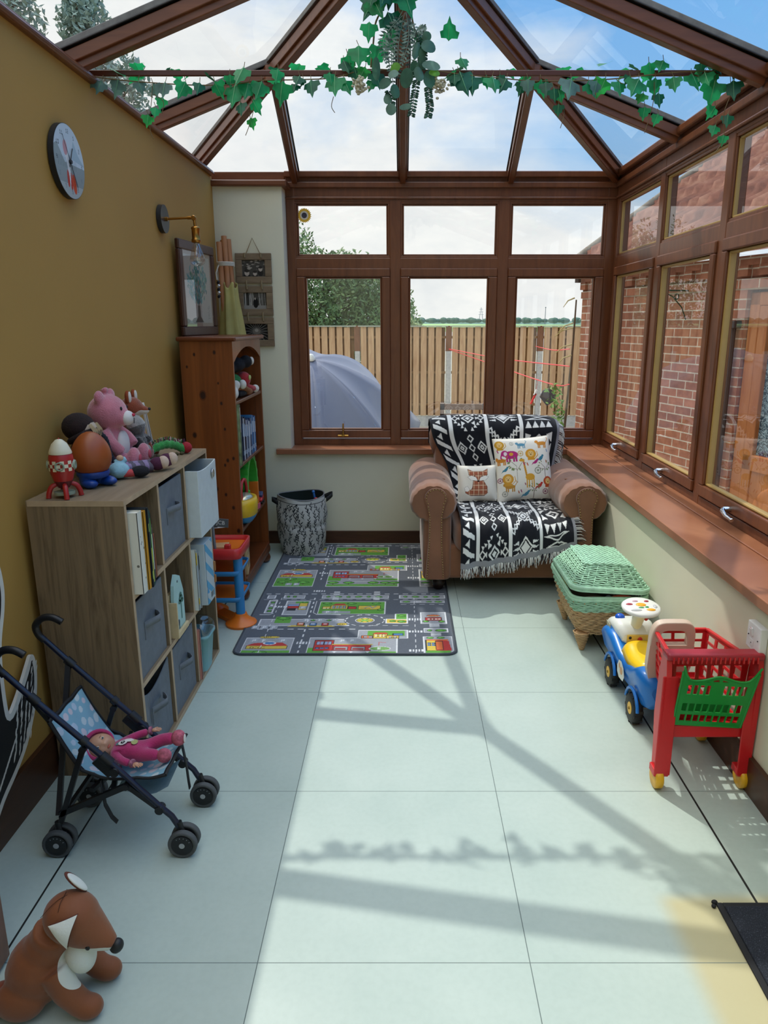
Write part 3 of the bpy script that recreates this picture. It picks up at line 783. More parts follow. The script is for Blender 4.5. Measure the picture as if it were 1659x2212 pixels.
def bench():
    t=thing('garden_bench','weathered wooden garden bench seen low in the middle window','bench',(.75,9.2,GZ));m=wood('grey_timber','#7d6c60','#98877a',(.3,3,3),.85,8)
    mb=MB();
    for z,h in ((.42,.07),(.28,.09),(.10,.09),(-.06,.07)):mb.bb((.46,9.0,z),(1.02,9.03,z+h))
    mb.build('backrest',m,t,world=True);mb=MB()
    for y in (9.06,9.2,9.34,9.46):mb.bb((.44,y,-.2),(1.04,y+.1,-.17))
    mb.build('seat',m,t,world=True)
    for x in (.46,.98):
        for y in (9.0,9.46):
            q=MB();q.bb((x,y,GZ),(x+.05,y+.05,-.2 if y>9.2 else .5));q.build('leg',m,t,world=True)
bench()
def creeper():
    t=thing('climbing_plant','green climber and dry fronds growing at the garage corner','plant',(1.84,8.62,GZ));mb=MB()
    for k in range(9):leafcloud(mb,(1.86+rnd.uniform(-.09,.05),8.62,-.35+k*.13),(.12,.12,.09),26,.035)
    mb.build('leaves',mat('climber_green','#5d8a3c',.7),t,world=True)
    mb=MB()
    for k,(z,l) in enumerate(((1.45,.16),(1.40,.2),(1.22,.18),(1.1,.15),(1.72,.12))):mb.tube([(1.90,8.42,z),(1.90-l*.6,8.42,z-.03),(1.90-l,8.42,z-.10)],[.009,.007,.003],n=5)
    mb.build('fronds',mat('dry_frond','#a99b63',.8),t,world=True)
    mb=MB();mb.tube([(1.87,8.62,GZ),(1.90,8.58,.2),(1.92,8.46,1.2),(1.92,8.42,1.7)],[.02,.015,.012,.008],n=6);mb.build('stem',BARK,t,world=True)
creeper()
# neighbour's wall to the left, seen only as shade
bpy.context.view_layer.update()
# ---------------- armchair
SUEDE=mat('tan_suede','#83573d',.85,ns=5,na=.16,bs=40,ba=.12,sheen=.35)
DARKW=mat('dark_turned_wood','#24160f',.35)
STUD=mat('antique_stud','#a58a5c',.3,1)
def armchair():
    t=thing('armchair','tan suede scroll-arm armchair under the far window','armchair',(.58,4.2,0))
    # seat base
    mb=MB();mb.bb((.18,3.84,.075),(1.0,4.62,.27));mb.build('seat_base',SUEDE,t,world=True,bevel=.02,seg=3)
    mb=MB();mb.ell((.60,3.835,.155),(.014,.008,.012));mb.build('base_button',SUEDE,t,world=True)
    # cushion : superellipsoid
    def sq(c,r,e=.35,nu=40,nv=20,m=0):
        vs=[];g=[]
        def pw(x,k):return math.copysign(abs(x)**k,x)
        for j in range(nv+1):
            p=-math.pi/2+math.pi*j/nv;row=[]
            for i in range(nu):
                a=2*math.pi*i/nu
                row.append((c[0]+r[0]*pw(math.cos(p),e)*pw(math.cos(a),e),c[1]+r[1]*pw(math.cos(p),e)*pw(math.sin(a),e),c[2]+r[2]*pw(math.sin(p),e*1.6)))
            g.append(row)
        mb.surf(g,m,True,wv=True)
    mb=MB();sq((.605,4.08,.32),(.325,.335,.095),.3);mb.build('seat_cushion',SUEDE,t,world=True)
    # back with rolled top
    mb=MB();sq((.58,4.53,.50),(.385,.12,.38),.25);mb.build('back_cushion',SUEDE,t,world=True)
    mb=MB();g=[]
    for i in range(33):
        u=i/32;x=.165+.80*u;r=.108*(1-.10*(abs(2*u-1)**6))*(1 if 0<i<32 else .3)
        g.append([(x,4.545+r*1.15*math.cos(a),(.757)+r*math.sin(a)) for a in [2*math.pi*k/20 for k in range(20)]])
    mb.surf(g,0,True,wv=True);mb.build('back_roll',SUEDE,t,world=True)
    # arms
    for cx,s,lab in ((.165,-1,'l'),(.975,1,'r')):
        mb=MB();g=[];N=40
        for j in range(37):
            v=j/36;y=3.80+.80*v
            k=1.0
            if j==0:k=.90
            row=[]
            for i in range(N):
                a=2*math.pi*i/N
                pleat=1-.05*(abs(math.sin(a*7))**8 if v<.14 else 0)-.02*math.exp(-((v-.25)/.012)**2)-.018*math.exp(-((v-.55)/.012)**2)-.02*math.exp(-((v-.8)/.012)**2)
                row.append((cx+.128*k*pleat*math.cos(a),y,.515+.108*k*pleat*math.sin(a)))
            g.append(row)
        mb.surf(g,0,True,wv=True)
        mb.add(g[0],[list(range(N))],0,False);mb.add(g[-1],[list(range(N-1,-1,-1))],0,False)
        A=mb.build('arm_roll',SUEDE,t,world=True)
        q=MB()
        for v in (.25,.55,.8):
            q.ell((cx-s*.06,3.80+.8*v,.515+.092),(.012,.012,.006));q.ell((cx-s*.12,3.80+.8*v-.1,.50),(.006,.012,.012))
        q.build('arm_button',SUEDE,A)
        bpy.context.view_layer.update()
        # fix sub-part frame : same world placement
        A.children[0].matrix_parent_inverse=Matrix.Identity(4);A.children[0].location=-V(t.location)
        # side panel below roll
        mb=MB();x0,x1=(cx-.055,cx+.10) if s<0 else (cx-.10,cx+.06)
        mb.bb((x0,3.815,.07),(x1,4.62,.52));mb.build('arm_side',SUEDE,t,world=True,bevel=.03,seg=4)
        # front facing keyhole panel
        pc=cx+(.012 if s<0 else .01)
        out=[];
        zc=.545;rr=.057
        for i in range(15):
            a=R(215)-R(250)*i/14;out.append((pc+rr*1.05*math.cos(a),zc+rr*math.sin(a)))
        o2=[(pc-.052,.09)]+[(pc-.038,.30),(pc-.036,.44)]+out+[(pc+.036,.44),(pc+.038,.30),(pc+.052,.09)]
        o2=[(x,z-.0) for x,z in o2]
        Mx=Matrix.Translation((0,3.818,0))@rotm((R(90),0,0))
        mb=MB();mb.prism(o2,0,.03,0,Mx);P_=mb.build('arm_facing',SUEDE,t,world=True,bevel=.005)
        st=MB();k=0
        per=o2;acc=0
        for (a,b_) in zip(per[:-1],per[1:]):
            L=math.hypot(b_[0]-a[0],b_[1]-a[1]);n=max(1,int(round(L/.014)))
            for i in range(n):
                f=i/n;px=a[0]+(b_[0]-a[0])*f;pz=a[1]+(b_[1]-a[1])*f
                px=pc+(px-pc)*.86;pz=pz if pz<.5 else .545+(pz-.545)*.86
                st.ell((px,3.787,pz),(.0042,.003,.0042),nu=7,nv=5)
        st.build('nailhead_trim',STUD,P_)
        bpy.context.view_layer.update();P_.children[0].location=-V(t.location)
    for x in (.20,.97):
        for y in (3.87,4.56):
            mb=MB();mb.lathe([(.018,0),(.026,.01),(.036,.035),(.034,.055),(.024,.062),(.04,.075),(.04,.085)],TR((x,y,.0075 if (x<.3) else 0)),n=18);mb.build('leg',DARKW,t,world=True)
armchair()
# ---------------- patterned throw
def throw():
    W_,L_=.86,1.62
    cv=Canvas(W_,L_,.0035,'#15171f');WH='#e6e6e3'
    bands=[(.0,.012),(.115,.140),(.355,.380),(.585,.610),(.82,.86)]
    for a,b_ in bands[1:4]:cv.rect(a,0,b_,L_,WH)
    def dia(x,y,r,w=.35,n=2):
        cv.poly([(x-r,y),(x,y-r*1.1),(x+r,y),(x,y+r*1.1)],WH);q=r*(1-w);cv.poly([(x-q,y),(x,y-q*1.1),(x+q,y),(x,y+q*1.1)],'#15171f')
        if n>1:q=r*(1-w*1.9);cv.poly([(x-q,y),(x,y-q*1.1),(x+q,y),(x,y+q*1.1)],WH)
        if n>2:q=r*.16;cv.poly([(x-q,y),(x,y-q*1.1),(x+q,y),(x,y+q*1.1)],'#15171f')
    for k in range(5):
        y=.16+.40*k
        # column A diamonds
        xc=.2475
        for dy in (-.055,.0,.055):
            dia(xc,y+dy,.024,.4,1)
        dia(xc-.072,y,.036,.30,3);dia(xc+.072,y,.036,.30,3)
        for s in (-1,1):
            for j in range(4):
                cv.poly([(xc+s*(.012+.02*j),y+.10+.018*j),(xc+s*(.034+.02*j),y+.10+.018*j),(xc+s*(.023+.02*j),y+.122+.018*j)],WH)
                cv.poly([(xc+s*(.012+.02*j),y-.10-.018*j),(xc+s*(.034+.02*j),y-.10-.018*j),(xc+s*(.023+.02*j),y-.122-.018*j)],WH)
        yy=y+.2;dia(xc,yy,.045,.32,2)
        for s in (-1,1):
            dia(xc+s*.085,yy,.026,.4,1)
            cv.poly([(xc+s*.052,yy+.018),(xc+s*.052,yy-.018),(xc+s*.07,yy)],WH)
            for q in (-1,1):cv.poly([(xc+s*.02,yy+q*.05),(xc+s*.045,yy+q*.03),(xc+s*.045,yy+q*.07)],WH)
        # column B : stepped star burst
        xc=.4825
        for s in (-1,1):
            for q in (-1,1):
                for j in range(4):
                    x0=xc+s*(.012+.021*j);y0=y+q*(.018+.022*j)
                    cv.poly([(x0,y0),(x0+s*.03,y0-q*.003),(x0+s*.034,y0+q*.022),(x0+s*.008,y0+q*.034)],WH)
                    cv.poly([(x0+s*.012,y0+q*.006),(x0+s*.024,y0+q*.004),(x0+s*.026,y0+q*.018),(x0+s*.014,y0+q*.02)],'#15171f')
        dia(xc,y,.05,.25,3);dia(xc,y+.2,.055,.22,2)
        for s in (-1,1):
            for j in range(3):cv.poly([(xc+s*.05,y+.2+(j-1)*.03-.011),(xc+s*.098,y+.2+(j-1)*.03),(xc+s*.05,y+.2+(j-1)*.03+.011)],WH)
        # column C : big triangles round a diamond
        xc=.715;dia(xc,y,.058,.42,2)
        for q in (-1,1):
            for j in range(4):
                x0=.625+.046*j;cv.poly([(x0,y+q*.10),(x0+.042,y+q*.10),(x0+.021,y+q*.155)],WH)
            cv.poly([(.62,y+q*.165),(.81,y+q*.165),(.715,y+q*.20)],WH)
            cv.poly([(.66,y+q*.172),(.77,y+q*.172),(.715,y+q*.19)],'#15171f')
        for q in (-1,1):
            for s in (-1,1):cv.poly([(xc+s*.09,y+q*.004),(xc+s*.05,y+q*.055),(xc+s*.092,y+q*.07)],WH)
        # edge column
        for j in range(4):
            cv.poly([(.015,y-.16+.1*j),(.10,y-.11+.1*j),(.10,y-.085+.1*j),(.015,y-.125+.1*j)],WH)
            cv.poly([(.03,y-.07+.1*j),(.06,y-.095+.1*j),(.06,y-.05+.1*j)],WH)
    cv.rect(0,L_-.03,W_,L_,'#8f9095');cv.rect(W_-.02,0,W_,L_,'#8f9095')
    path=[(4.690,.70),(4.690,.80),(4.66,.862),(4.578,.893),(4.485,.889),(4.405,.84),(4.395,.76),(4.392,.62),(4.375,.50),(4.32,.435),(4.2,.430),(4.0,.432),(3.86,.432),(3.765,.405),(3.728,.35),(3.722,.27),(3.722,.15)]
    pt=curve_pts([(0,a,b_) for a,b_ in path],6);ds=[0]
    for a,b_ in zip(pt[:-1],pt[1:]):ds.append(ds[-1]+(b_-a).length)
    tot=ds[-1];PY=[p.y for p in pt];PZ=[p.z for p in pt]
    fsig=lambda a:1/(1+np.exp(-a))
    def fn(U,Vv):
        u=U/W_
        end=.075*u**1.3      # the right side stops short
        s=Vv*(1-end*1.0)*(1.69/L_)+.0
        y=np.interp(s,ds,PY);z=np.interp(s,ds,PZ)
        seat=fsig((s-.62)/.06)          # 0 on the back, 1 on the seat
        xb=.165+.79*u;xs=.31+.60*u+.02*seat*np.clip(s-.95,0,1)*u
        x=xb*(1-seat)+xs*seat
        # folds, and the left edge riding up the inner arm
        wr=.004*np.sin(U*55+Vv*7)*np.sin(Vv*23)+.0035*np.sin(U*21-Vv*16)+.002*np.sin(U*90+Vv*40)
        top=np.exp(-((s-.28)/.16)**2)
        y=y-wr*(1-seat)*1.0-.012*(1-seat);z=z+np.abs(wr)*(seat)+.004+wr*top*.3
        hang=np.clip((s-1.02)/.1,0,1)
        y=y-hang*.010*np.sin(U*38)-.006*hang
        edge=np.exp(-u/.05)*seat*(1-hang);z=z+.05*edge*np.clip(1.15-s,0,1);x=x-.015*edge
        edr=np.exp(-(1-u)/.07)*(1-seat);y=y+.05*edr*(s>.12);z=z-.035*edr*top
        edl=np.exp(-u/.07)*(1-seat);y=y+.04*edl*(s>.12);z=z-.035*edl*top
        return x,y,z
    t=thing('throw_blanket','black and white geometric throw spread over the armchair','blanket',(.58,4.2,.43))
    o=canvas_sheet(cv,fn,'cloth',vcol('throw_weave',.9,350,.25,.2),t,origin=(.58,4.2,.43));o.location=(0,0,0)
    q=o.modifiers.new('S','SOLIDIFY');q.thickness=.006;q.offset=0
    # fringe
    mb=MB();n=150
    for i in range(n):
        u=W_*(i+.5)/n;x,y,z=[float(a) for a in fn(np.array(u),np.array(L_))]
        for k in range(2):
            a=rnd.uniform(-.012,.012);l=rnd.uniform(.035,.06)
            mb.tube([(x+k*.002,y,z+.004),(x+a*.5,y-.008-rnd.random()*.006,z-l*.5),(x+a+rnd.uniform(-.006,.006),y-.006,z-l)],[.0018,.0016,.001],n=4,m=rnd.choice((0,0,1)))
    for i in range(110):
        v=.40+.62*(i/110);x,y,z=[float(a) for a in fn(np.array(W_),np.array(v))]
        for k in range(2):
            l=rnd.uniform(.03,.05);mb.tube([(x-.002,y,z),(x+l*.6,y+.004,z-l*.35),(x+l*.8,y+rnd.uniform(-.004,.01),z-l*.9)],[.0018,.0016,.001],n=4,m=rnd.choice((0,0,1)))
    for i in range(70):
        v=1.15+.45*(i/70);x,y,z=[float(a) for a in fn(np.array(W_),np.array(v))]
        l=rnd.uniform(.03,.05);mb.tube([(x-.002,y,z+.002),(x+l*.6,y-.004,z+.004),(x+l,y-rnd.uniform(0,.02),z-.004)],[.0018,.0016,.001],n=4,m=rnd.choice((0,1)))
    mb.build('fringe',[mat('white_yarn','#dcdcd8',.9),mat('black_yarn','#20232c',.9)],t,world=True)
throw()
# ---------------- cushions
def cushion(name,lab,w,h,th,cv,M,back='#e6e0d2',piping=None):
    t=thing(name,lab,'cushion',M.translation);t.rotation_euler=M.to_euler()
    def prof(U,Vv,s):
        a=2*U/w-1;b=2*Vv/h-1
        k=(np.clip(1-np.abs(a)**2.6,0,1)*np.clip(1-np.abs(b)**2.6,0,1))**.55
        x=(a*(1-.05*(1-np.abs(b))))*w/2*1.0;z=(b*(1-.05*(1-np.abs(a))))*h/2
        pinch=1-.04*(1-a*a)*(b*b)-.0;x=a*w/2*(1-.05*(1-b*b)*a*a);z=b*h/2*(1-.05*(1-a*a)*b*b)
        wr=.0035*np.sin(9*a+4*b)*(np.abs(a)+np.abs(b))*.6
        return x,s*(th/2*k)+wr*k,z
    vm=vcol('printed_cotton',.85,260,.15)
    canvas_sheet(cv,lambda U,Vv:prof(U,Vv,-1),'front_cover',vm,t)
    g=[];n=26
    for j in range(n+1):
        row=[]
        for i in range(n+1):
            x,y,z=prof(np.array(w*i/n),np.array(h*j/n),1);row.append((float(x),float(y),float(z)))
        g.append(row)
    mb=MB();mb.surf(g,0,True);mb.build('back_cover',mat('cream_cotton',back,.9,bs=200,ba=.1),t)
    mb=MB();pts=[]
    for i in range(n):pts.append(g[0][i])
    for i in range(n):pts.append(g[i][n])
    for i in range(n,0,-1):pts.append(g[n][i])
    for i in range(n,0,-1):pts.append(g[i][0])
    mb.tube(pts,.003,n=5,closed=True);mb.build('seam',mat('cream_cotton',back,.9),t)
    return t
# small cushion : tartan fox
w,h=.225,.205;cv=Canvas(w,h,.0016,'#e9e4d8')
def plaid(mask_pts):
    base=cv.a.copy()
    cv.poly(mask_pts,'#b56a4c');inside=np.abs(cv.a-base).sum(-1)>1e-4
    for k,(c,wd) in enumerate((('#8d3f34',.004),('#dcc0a0',.006),('#6f4a3c',.0025))):
        for off in np.arange(k*.008,.25,.027):
            m=inside&(np.abs(cv.X-off)<wd/2);cv.a[m]=cv.a[m]*.4+np.array(lin(c)[:3])*.6
            m=inside&(np.abs(cv.Y-off)<wd/2);cv.a[m]=cv.a[m]*.4+np.array(lin(c)[:3])*.6
fx=.115
body=[(fx-.03,.115),(fx+.03,.115),(fx+.052,.08),(fx+.055,.045),(fx+.035,.028),(fx-.045,.028),(fx-.075,.045),(fx-.082,.075),(fx-.065,.085),(fx-.045,.06),(fx-.035,.075)]
def outl(p,wd=.0018):cv.line(list(p)+[p[0]],wd,'#4a3330')
plaid(body);outl(body);cv.poly([(fx-.082,.075),(fx-.065,.085),(fx-.05,.066),(fx-.062,.052),(fx-.077,.055)],'#efeae2')
head=[(fx-.06,.185),(fx-.03,.172),(fx+.03,.172),(fx+.058,.187),(fx+.055,.15),(fx,.110),(fx-.055,.15)]
plaid(head);outl(head)
for s in (-1,1):
    c=[(fx+s*.004,.115),(fx+s*.012,.135),(fx+s*.04,.146),(fx+s*.062,.138),(fx+s*.042,.118)];cv.poly(c,'#f1ece4');outl(c,.0012)
    cv.ell(fx+s*.022,.143,.003,.003,'#3a2c2a')
cv.ell(fx,.113,.006,.005,'#2f2220')
cushion('cushion','small white cushion with a tartan fox, front left on the armchair',w,h,.085,cv,TR((.43,4.155,.55),(R(-14),0,R(4))))
# large cushion : animal print
w,h=.335,.37;cv=Canvas(w,h,.0018,'#ece7dc')
pal=['#c9962f','#b23a6e','#3f7f96','#c0552f','#7b8b5a','#d9a13a','#8c3f63','#6c8fae']
rr=random.Random(12)
def blob_animal(x,y,s,c,kind):
    if kind==0: # elephant
        cv.ell(x,y,.036*s,.022*s,c);cv.ell(x-.034*s,y+.01*s,.018*s,.017*s,c);cv.line([(x-.05*s,y+.008*s),(x-.056*s,y-.012*s),(x-.048*s,y-.022*s)],.007*s,c)
        for q in (-.024,-.01,.012,.026):cv.rect(x+q*s-.005*s,y-.038*s,x+q*s+.005*s,y-.01*s,c)
        cv.ell(x-.03*s,y+.008*s,.009*s,.011*s,'#e7d8e0');cv.ell(x,y+.004*s,.011*s,.009*s,'#d9a13a')
    elif kind==1: # lion
        cv.ell(x,y,.03*s,.028*s,c);cv.ell(x,y,.017*s,.017*s,'#e7c07a');cv.ell(x,y-.004,.004*s,.003*s,'#5a3320');cv.ell(x-.007*s,y+.005*s,.002,.002,'#5a3320');cv.ell(x+.007*s,y+.005*s,.002,.002,'#5a3320')
        cv.rect(x-.02*s,y-.036*s,x+.02*s,y-.024*s,c)
        cv.line([(x+.02*s,y-.03*s),(x+.04*s,y-.01*s),(x+.036*s,y+.012*s)],.004,c)
    elif kind==2: # giraffe
        cv.ell(x,y,.022*s,.016*s,c);cv.line([(x-.016*s,y+.008*s),(x-.026*s,y+.075*s)],.009*s,c);cv.ell(x-.033*s,y+.08*s,.013*s,.007*s,c)
        for q in (-.016,-.006,.008,.017):cv.rect(x+q*s-.0025*s,y-.05*s,x+q*s+.0025*s,y,c)
        for q in range(7):cv.ell(x-.018*s-.0012*q,y+.01*s+q*.009*s,.003,.003,'#a5662a')
    elif kind==3: # bird
        cv.ell(x,y,.016*s,.009*s,c,rot=.7);cv.ell(x+.012*s,y+.014*s,.007*s,.006*s,c);cv.poly([(x-.01*s,y-.008*s),(x-.03*s,y-.02*s),(x-.016*s,y+.002*s)],c)
    elif kind==4: # tree
        cv.line([(x,y-.05*s),(x,y+.02*s),(x-.02*s,y+.04*s)],.003,'#6e5a48');cv.line([(x,y),(x+.025*s,y+.035*s)],.0025,'#6e5a48');cv.line([(x,y+.01),(x-.03*s,y+.015*s)],.0025,'#6e5a48')
        for q in range(14):
            a=rr.uniform(0,6.28);cv.ell(x+.035*s*math.cos(a),y+.03*s+.025*s*math.sin(a),.006*s,.0028*s,c,rot=a)
    elif kind==5: # flower ring
        cv.ell(x,y,.017*s,.017*s,c);cv.ell(x,y,.013*s,.013*s,'#ece7dc');cv.ell(x,y,.005*s,.005*s,c)
        for q in range(10):a=q*.628;cv.line([(x+.006*math.cos(a),y+.006*math.sin(a)),(x+.014*s*math.cos(a),y+.014*s*math.sin(a))],.0014,c)
    elif kind==6: # cat walking
        cv.ell(x,y,.03*s,.012*s,c);cv.ell(x-.03*s,y+.012*s,.011*s,.01*s,c)
        for q in (-.022,-.012,.014,.024):cv.rect(x+q*s-.0035*s,y-.03*s,x+q*s+.0035*s,y,c)
        cv.line([(x+.028*s,y+.004*s),(x+.042*s,y+.025*s),(x+.036*s,y+.034*s)],.004*s,c)
    elif kind==7: cv.ell(x,y,.0035*s,.012*s,c,rot=.3)
for a in ((.03,.33,.9,'#c9962f',1),(.10,.335,.7,'#9a9a8c',5),(.155,.325,.8,'#5d93ad',6),(.28,.325,1,'#d08b3a',6),(.09,.265,1.1,'#b32f78',0),(.145,.27,1,'#c9a55a',5),(.205,.265,1.05,'#d9982f',1),(.265,.235,1.1,'#3f7f96',3),(.03,.235,.9,'#c9812f',6),(.30,.215,.9,'#c0552f',7),
   (.115,.17,1.35,'#7b8b5a',4),(.19,.13,1.25,'#d9a13a',2),(.24,.165,1.2,'#8a8f7c',5),(.285,.16,1.1,'#7b8b5a',4),(.07,.08,1.0,'#c08a3a',6),(.06,.125,1.1,'#d0983a',1),(.245,.075,1.1,'#c23b34',3),(.30,.10,1,'#c0552f',1),(.12,.045,.9,'#b85c36',7),(.135,.05,.9,'#8c3f63',7),(.165,.03,1.1,'#4f8fa8',3),(.21,.04,.9,'#7b8b5a',4),(.04,.04,1,'#9a9a8c',5),(.28,.04,1,'#8c3f63',5),(.16,.21,.9,'#b32f78',7),(.18,.205,.9,'#c0552f',7),(.05,.18,.9,'#3f7f96',3),(.23,.215,.9,'#b32f78',3),(.31,.28,.9,'#6c8fae',7),(.015,.29,.9,'#b32f78',7),(.16,.09,.8,'#a33c50',7),(.015,.12,.9,'#8c3f63',5)):
    blob_animal(*a[:4],a[4])
cushion('cushion','large white cushion printed with colourful animals, right on the armchair',w,h,.12,cv,TR((.705,4.21,.625),(R(-17),R(-3),R(6))))
# ---------------- cube shelf
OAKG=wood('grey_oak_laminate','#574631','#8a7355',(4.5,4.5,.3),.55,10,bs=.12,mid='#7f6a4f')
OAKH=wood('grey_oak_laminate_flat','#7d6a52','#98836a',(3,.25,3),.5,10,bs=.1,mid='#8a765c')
EDGE=mat('pale_oak_edge','#b39a7b',.6,ns=20,na=.12)
SX0,SX1,SY0,SY1,SH=-1.125,-.836,2.125,3.075,.935
TH=.017;CW_=(SY1-SY0-4*TH)/3;CH_=(SH-4*TH)/3
def cellY(c):return SY0+TH+c*(CW_+TH)
def cellZ(r):return TH+r*(CH_+TH)
def edged(mb,a,b_):
    mb.bb(a,b_,0);mb.bb((b_[0],a[1]+.0005,a[2]+.0005),(b_[0]+.001,b_[1]-.0005,b_[2]-.0005),1)
def cubeshelf():
    t=thing('cube_shelf','oak-effect nine-cube storage shelf against the yellow wall','shelf',((SX0+SX1)/2,(SY0+SY1)/2,0))
    for y in (SY0,SY1-TH):
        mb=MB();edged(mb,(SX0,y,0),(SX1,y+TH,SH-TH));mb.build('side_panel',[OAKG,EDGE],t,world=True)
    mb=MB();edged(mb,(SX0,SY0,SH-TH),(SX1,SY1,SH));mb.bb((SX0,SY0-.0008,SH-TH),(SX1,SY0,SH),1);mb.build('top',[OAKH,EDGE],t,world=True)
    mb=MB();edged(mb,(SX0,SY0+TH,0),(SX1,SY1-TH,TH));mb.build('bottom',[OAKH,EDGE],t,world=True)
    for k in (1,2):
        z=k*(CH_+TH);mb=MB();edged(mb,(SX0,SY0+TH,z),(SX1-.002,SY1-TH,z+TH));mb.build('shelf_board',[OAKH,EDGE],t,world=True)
        y=SY0+k*(CW_+TH)
        for r in range(3):
            mb=MB();edged(mb,(SX0,y,cellZ(r)),(SX1-.004,y+TH,cellZ(r)+CH_));mb.build('divider',[OAKG,EDGE],t,world=True)
    mb=MB();mb.bb((SX0-.004,SY0,0),(SX0,SY1,SH));mb.build('back_panel',OAKG,t,world=True)
cubeshelf()
GREYF=mat('grey_felt','#6d7277',.9,ns=40,na=.08,bs=220,ba=.15);WHITEF=mat('white_canvas','#c4cbc9',.8,ns=30,na=.04,bs=200,ba=.1);DARKIN=mat('dark_lining','#1b1c1f',.95)
def fbox(lab,c,r,m=GREYF,pull=.0,sag=0,handle=True,hz=.62,tilt=0,eyelet=False,name='fabric_box'):
    y0=cellY(c)+.008;y1=cellY(c)+CW_-.008;z0=cellZ(r);h=CH_-.022;x1=SX1-.012+pull;x0=x1-.265
    t=thing(name,lab,'storage box',((x0+x1)/2,(y0+y1)/2,z0),(0,0,tilt));t_=t
    w=(y1-y0)/2;d=(x1-x0)/2
    mb=MB();g=[]
    # walls as a ring with a thin rim; front top edge may sag
    n=12;out=[];inn=[]
    per=[(-d,-w),(-d,w),(d,w)]+[(d,w-2*w*k/n) for k in range(1,n)]+[(d,-w)]
    rows=[]
    for (sx,f,dz) in ((1,0,0),(1,1,0),(.965,1,0),(.965,0,.012)):
        row=[]
        for (x,y) in per:
            z=(h if f else 0)+dz
            s_=sag*(1-(y/w)**2) if (f and abs(x-d)<1e-6) else 0
            bulge=.006*math.sin(math.pi*.5)*0
            row.append((x*sx-s_*.25,y*sx,z-s_))
        rows.append(row)
    mb.surf(rows,0,False,wv=True);mb.add([rows[0][k] for k in (0,1,2,len(per)-1)],[(0,1,2,3)],0);mb.add([rows[3][k] for k in (0,1,2,len(per)-1)],[(3,2,1,0)],1)
    mb.build('box_body',[m,DARKIN],t,bevel=.003)
    if handle:
        hb=MB();zz=h*hz;p=[(d+.001,-.055,zz-.045),(d+.002,-.055,zz),(d+.018,-.035,zz+.004),(d+.034,0,zz+.006),(d+.018,.035,zz+.004),(d+.002,.055,zz),(d+.001,.055,zz-.0)]
        pts=curve_pts(p[1:-1],5)
        hb.surf([[(q.x,q.y,q.z-.012),(q.x,q.y,q.z+.012)] for q in pts],0,True);hb.bb((d,-.060,zz-.05),(d+.003,-.052,zz+.012))
        o=hb.build('handle',m,t);q=o.modifiers.new('S','SOLIDIFY');q.thickness=.003
    if eyelet:
        e=MB();M=TR((d+.001,.075,h-.05),(0,R(90),0));e.lathe([(.011,0),(.017,0),(.019,.003),(.016,.005),(.011,.004)],M,n=20);e.build('eyelet',CHROME,t)
        e=MB();e.cyl((d-.0,.075,h-.05),(d+.002,.075,h-.05),.011);e.build('eyelet_hole',DARKIN,t)
    return t
fbox('grey fabric box, top row, middle cube',1,2)
fbox('white canvas box with an eyelet sticking out of the top far cube',2,2,WHITEF,pull=.055,handle=False,eyelet=True,sag=.012,name='canvas_box')
fbox('grey fabric box, middle row, nearest cube under the books',0,1)
fbox('grey fabric box with sagging open front, bottom row, nearest cube',0,0,sag=.055,hz=.6)
fbox('grey fabric box, bottom row, middle cube',1,0)
# books
PAGES=mat('book_pages','#e3dcc8',.9,ns=60,na=.06)
def book(lab,c,y,t,h,d,x1,z,lean=0,deco=None,group=None,name='book'):
    """spine towards +X; y = near face, t = thickness, d = depth, x1 = spine position"""
    e=thing(name,lab,'book',(x1-d/2,y+t/2,z),(lean,0,0),group)
    cm=c if not isinstance(c,str) else mat('book_cover_'+c.strip('#'),c,.5)
    mb=MB();b=.0018
    mb.bb((-d/2,-t/2,0),(d/2,-t/2+b,h));mb.bb((-d/2,t/2-b,0),(d/2,t/2,h));mb.bb((d/2-b,-t/2,0),(d/2,t/2,h))
    mb.build('cover',cm,e)
    mb=MB();mb.bb((-d/2+.004,-t/2+b,.004),(d/2-b-.0005,t/2-b,h-.004));mb.build('pages',PAGES,e)
    if deco:
        mb=MB()
        for (a0,a1,z0,z1) in deco[1]:mb.bb((d/2,-t/2+t*a0,h*z0),(d/2+.0004,-t/2+t*a1,h*z1))
        mb.build('spine_print',mat('print_'+deco[0].strip('#'),deco[0],.5),e)
    return e
m,nt,b=newmat('dotted_white');vo=nt.nodes.new('ShaderNodeTexVoronoi');vo.inputs['Scale'].default_value=34;nt.links.new(coords(nt),vo.inputs['Vector'])
nt.links.new(ramp(nt,vo.outputs['Distance'],[(.13,lin('#6d6a5e')),(.17,lin('#dddacb'))]),b.inputs['Base Color']);DOT=m
y=cellY(0)+.006;z=cellZ(2)
GB='books in the top near cube'
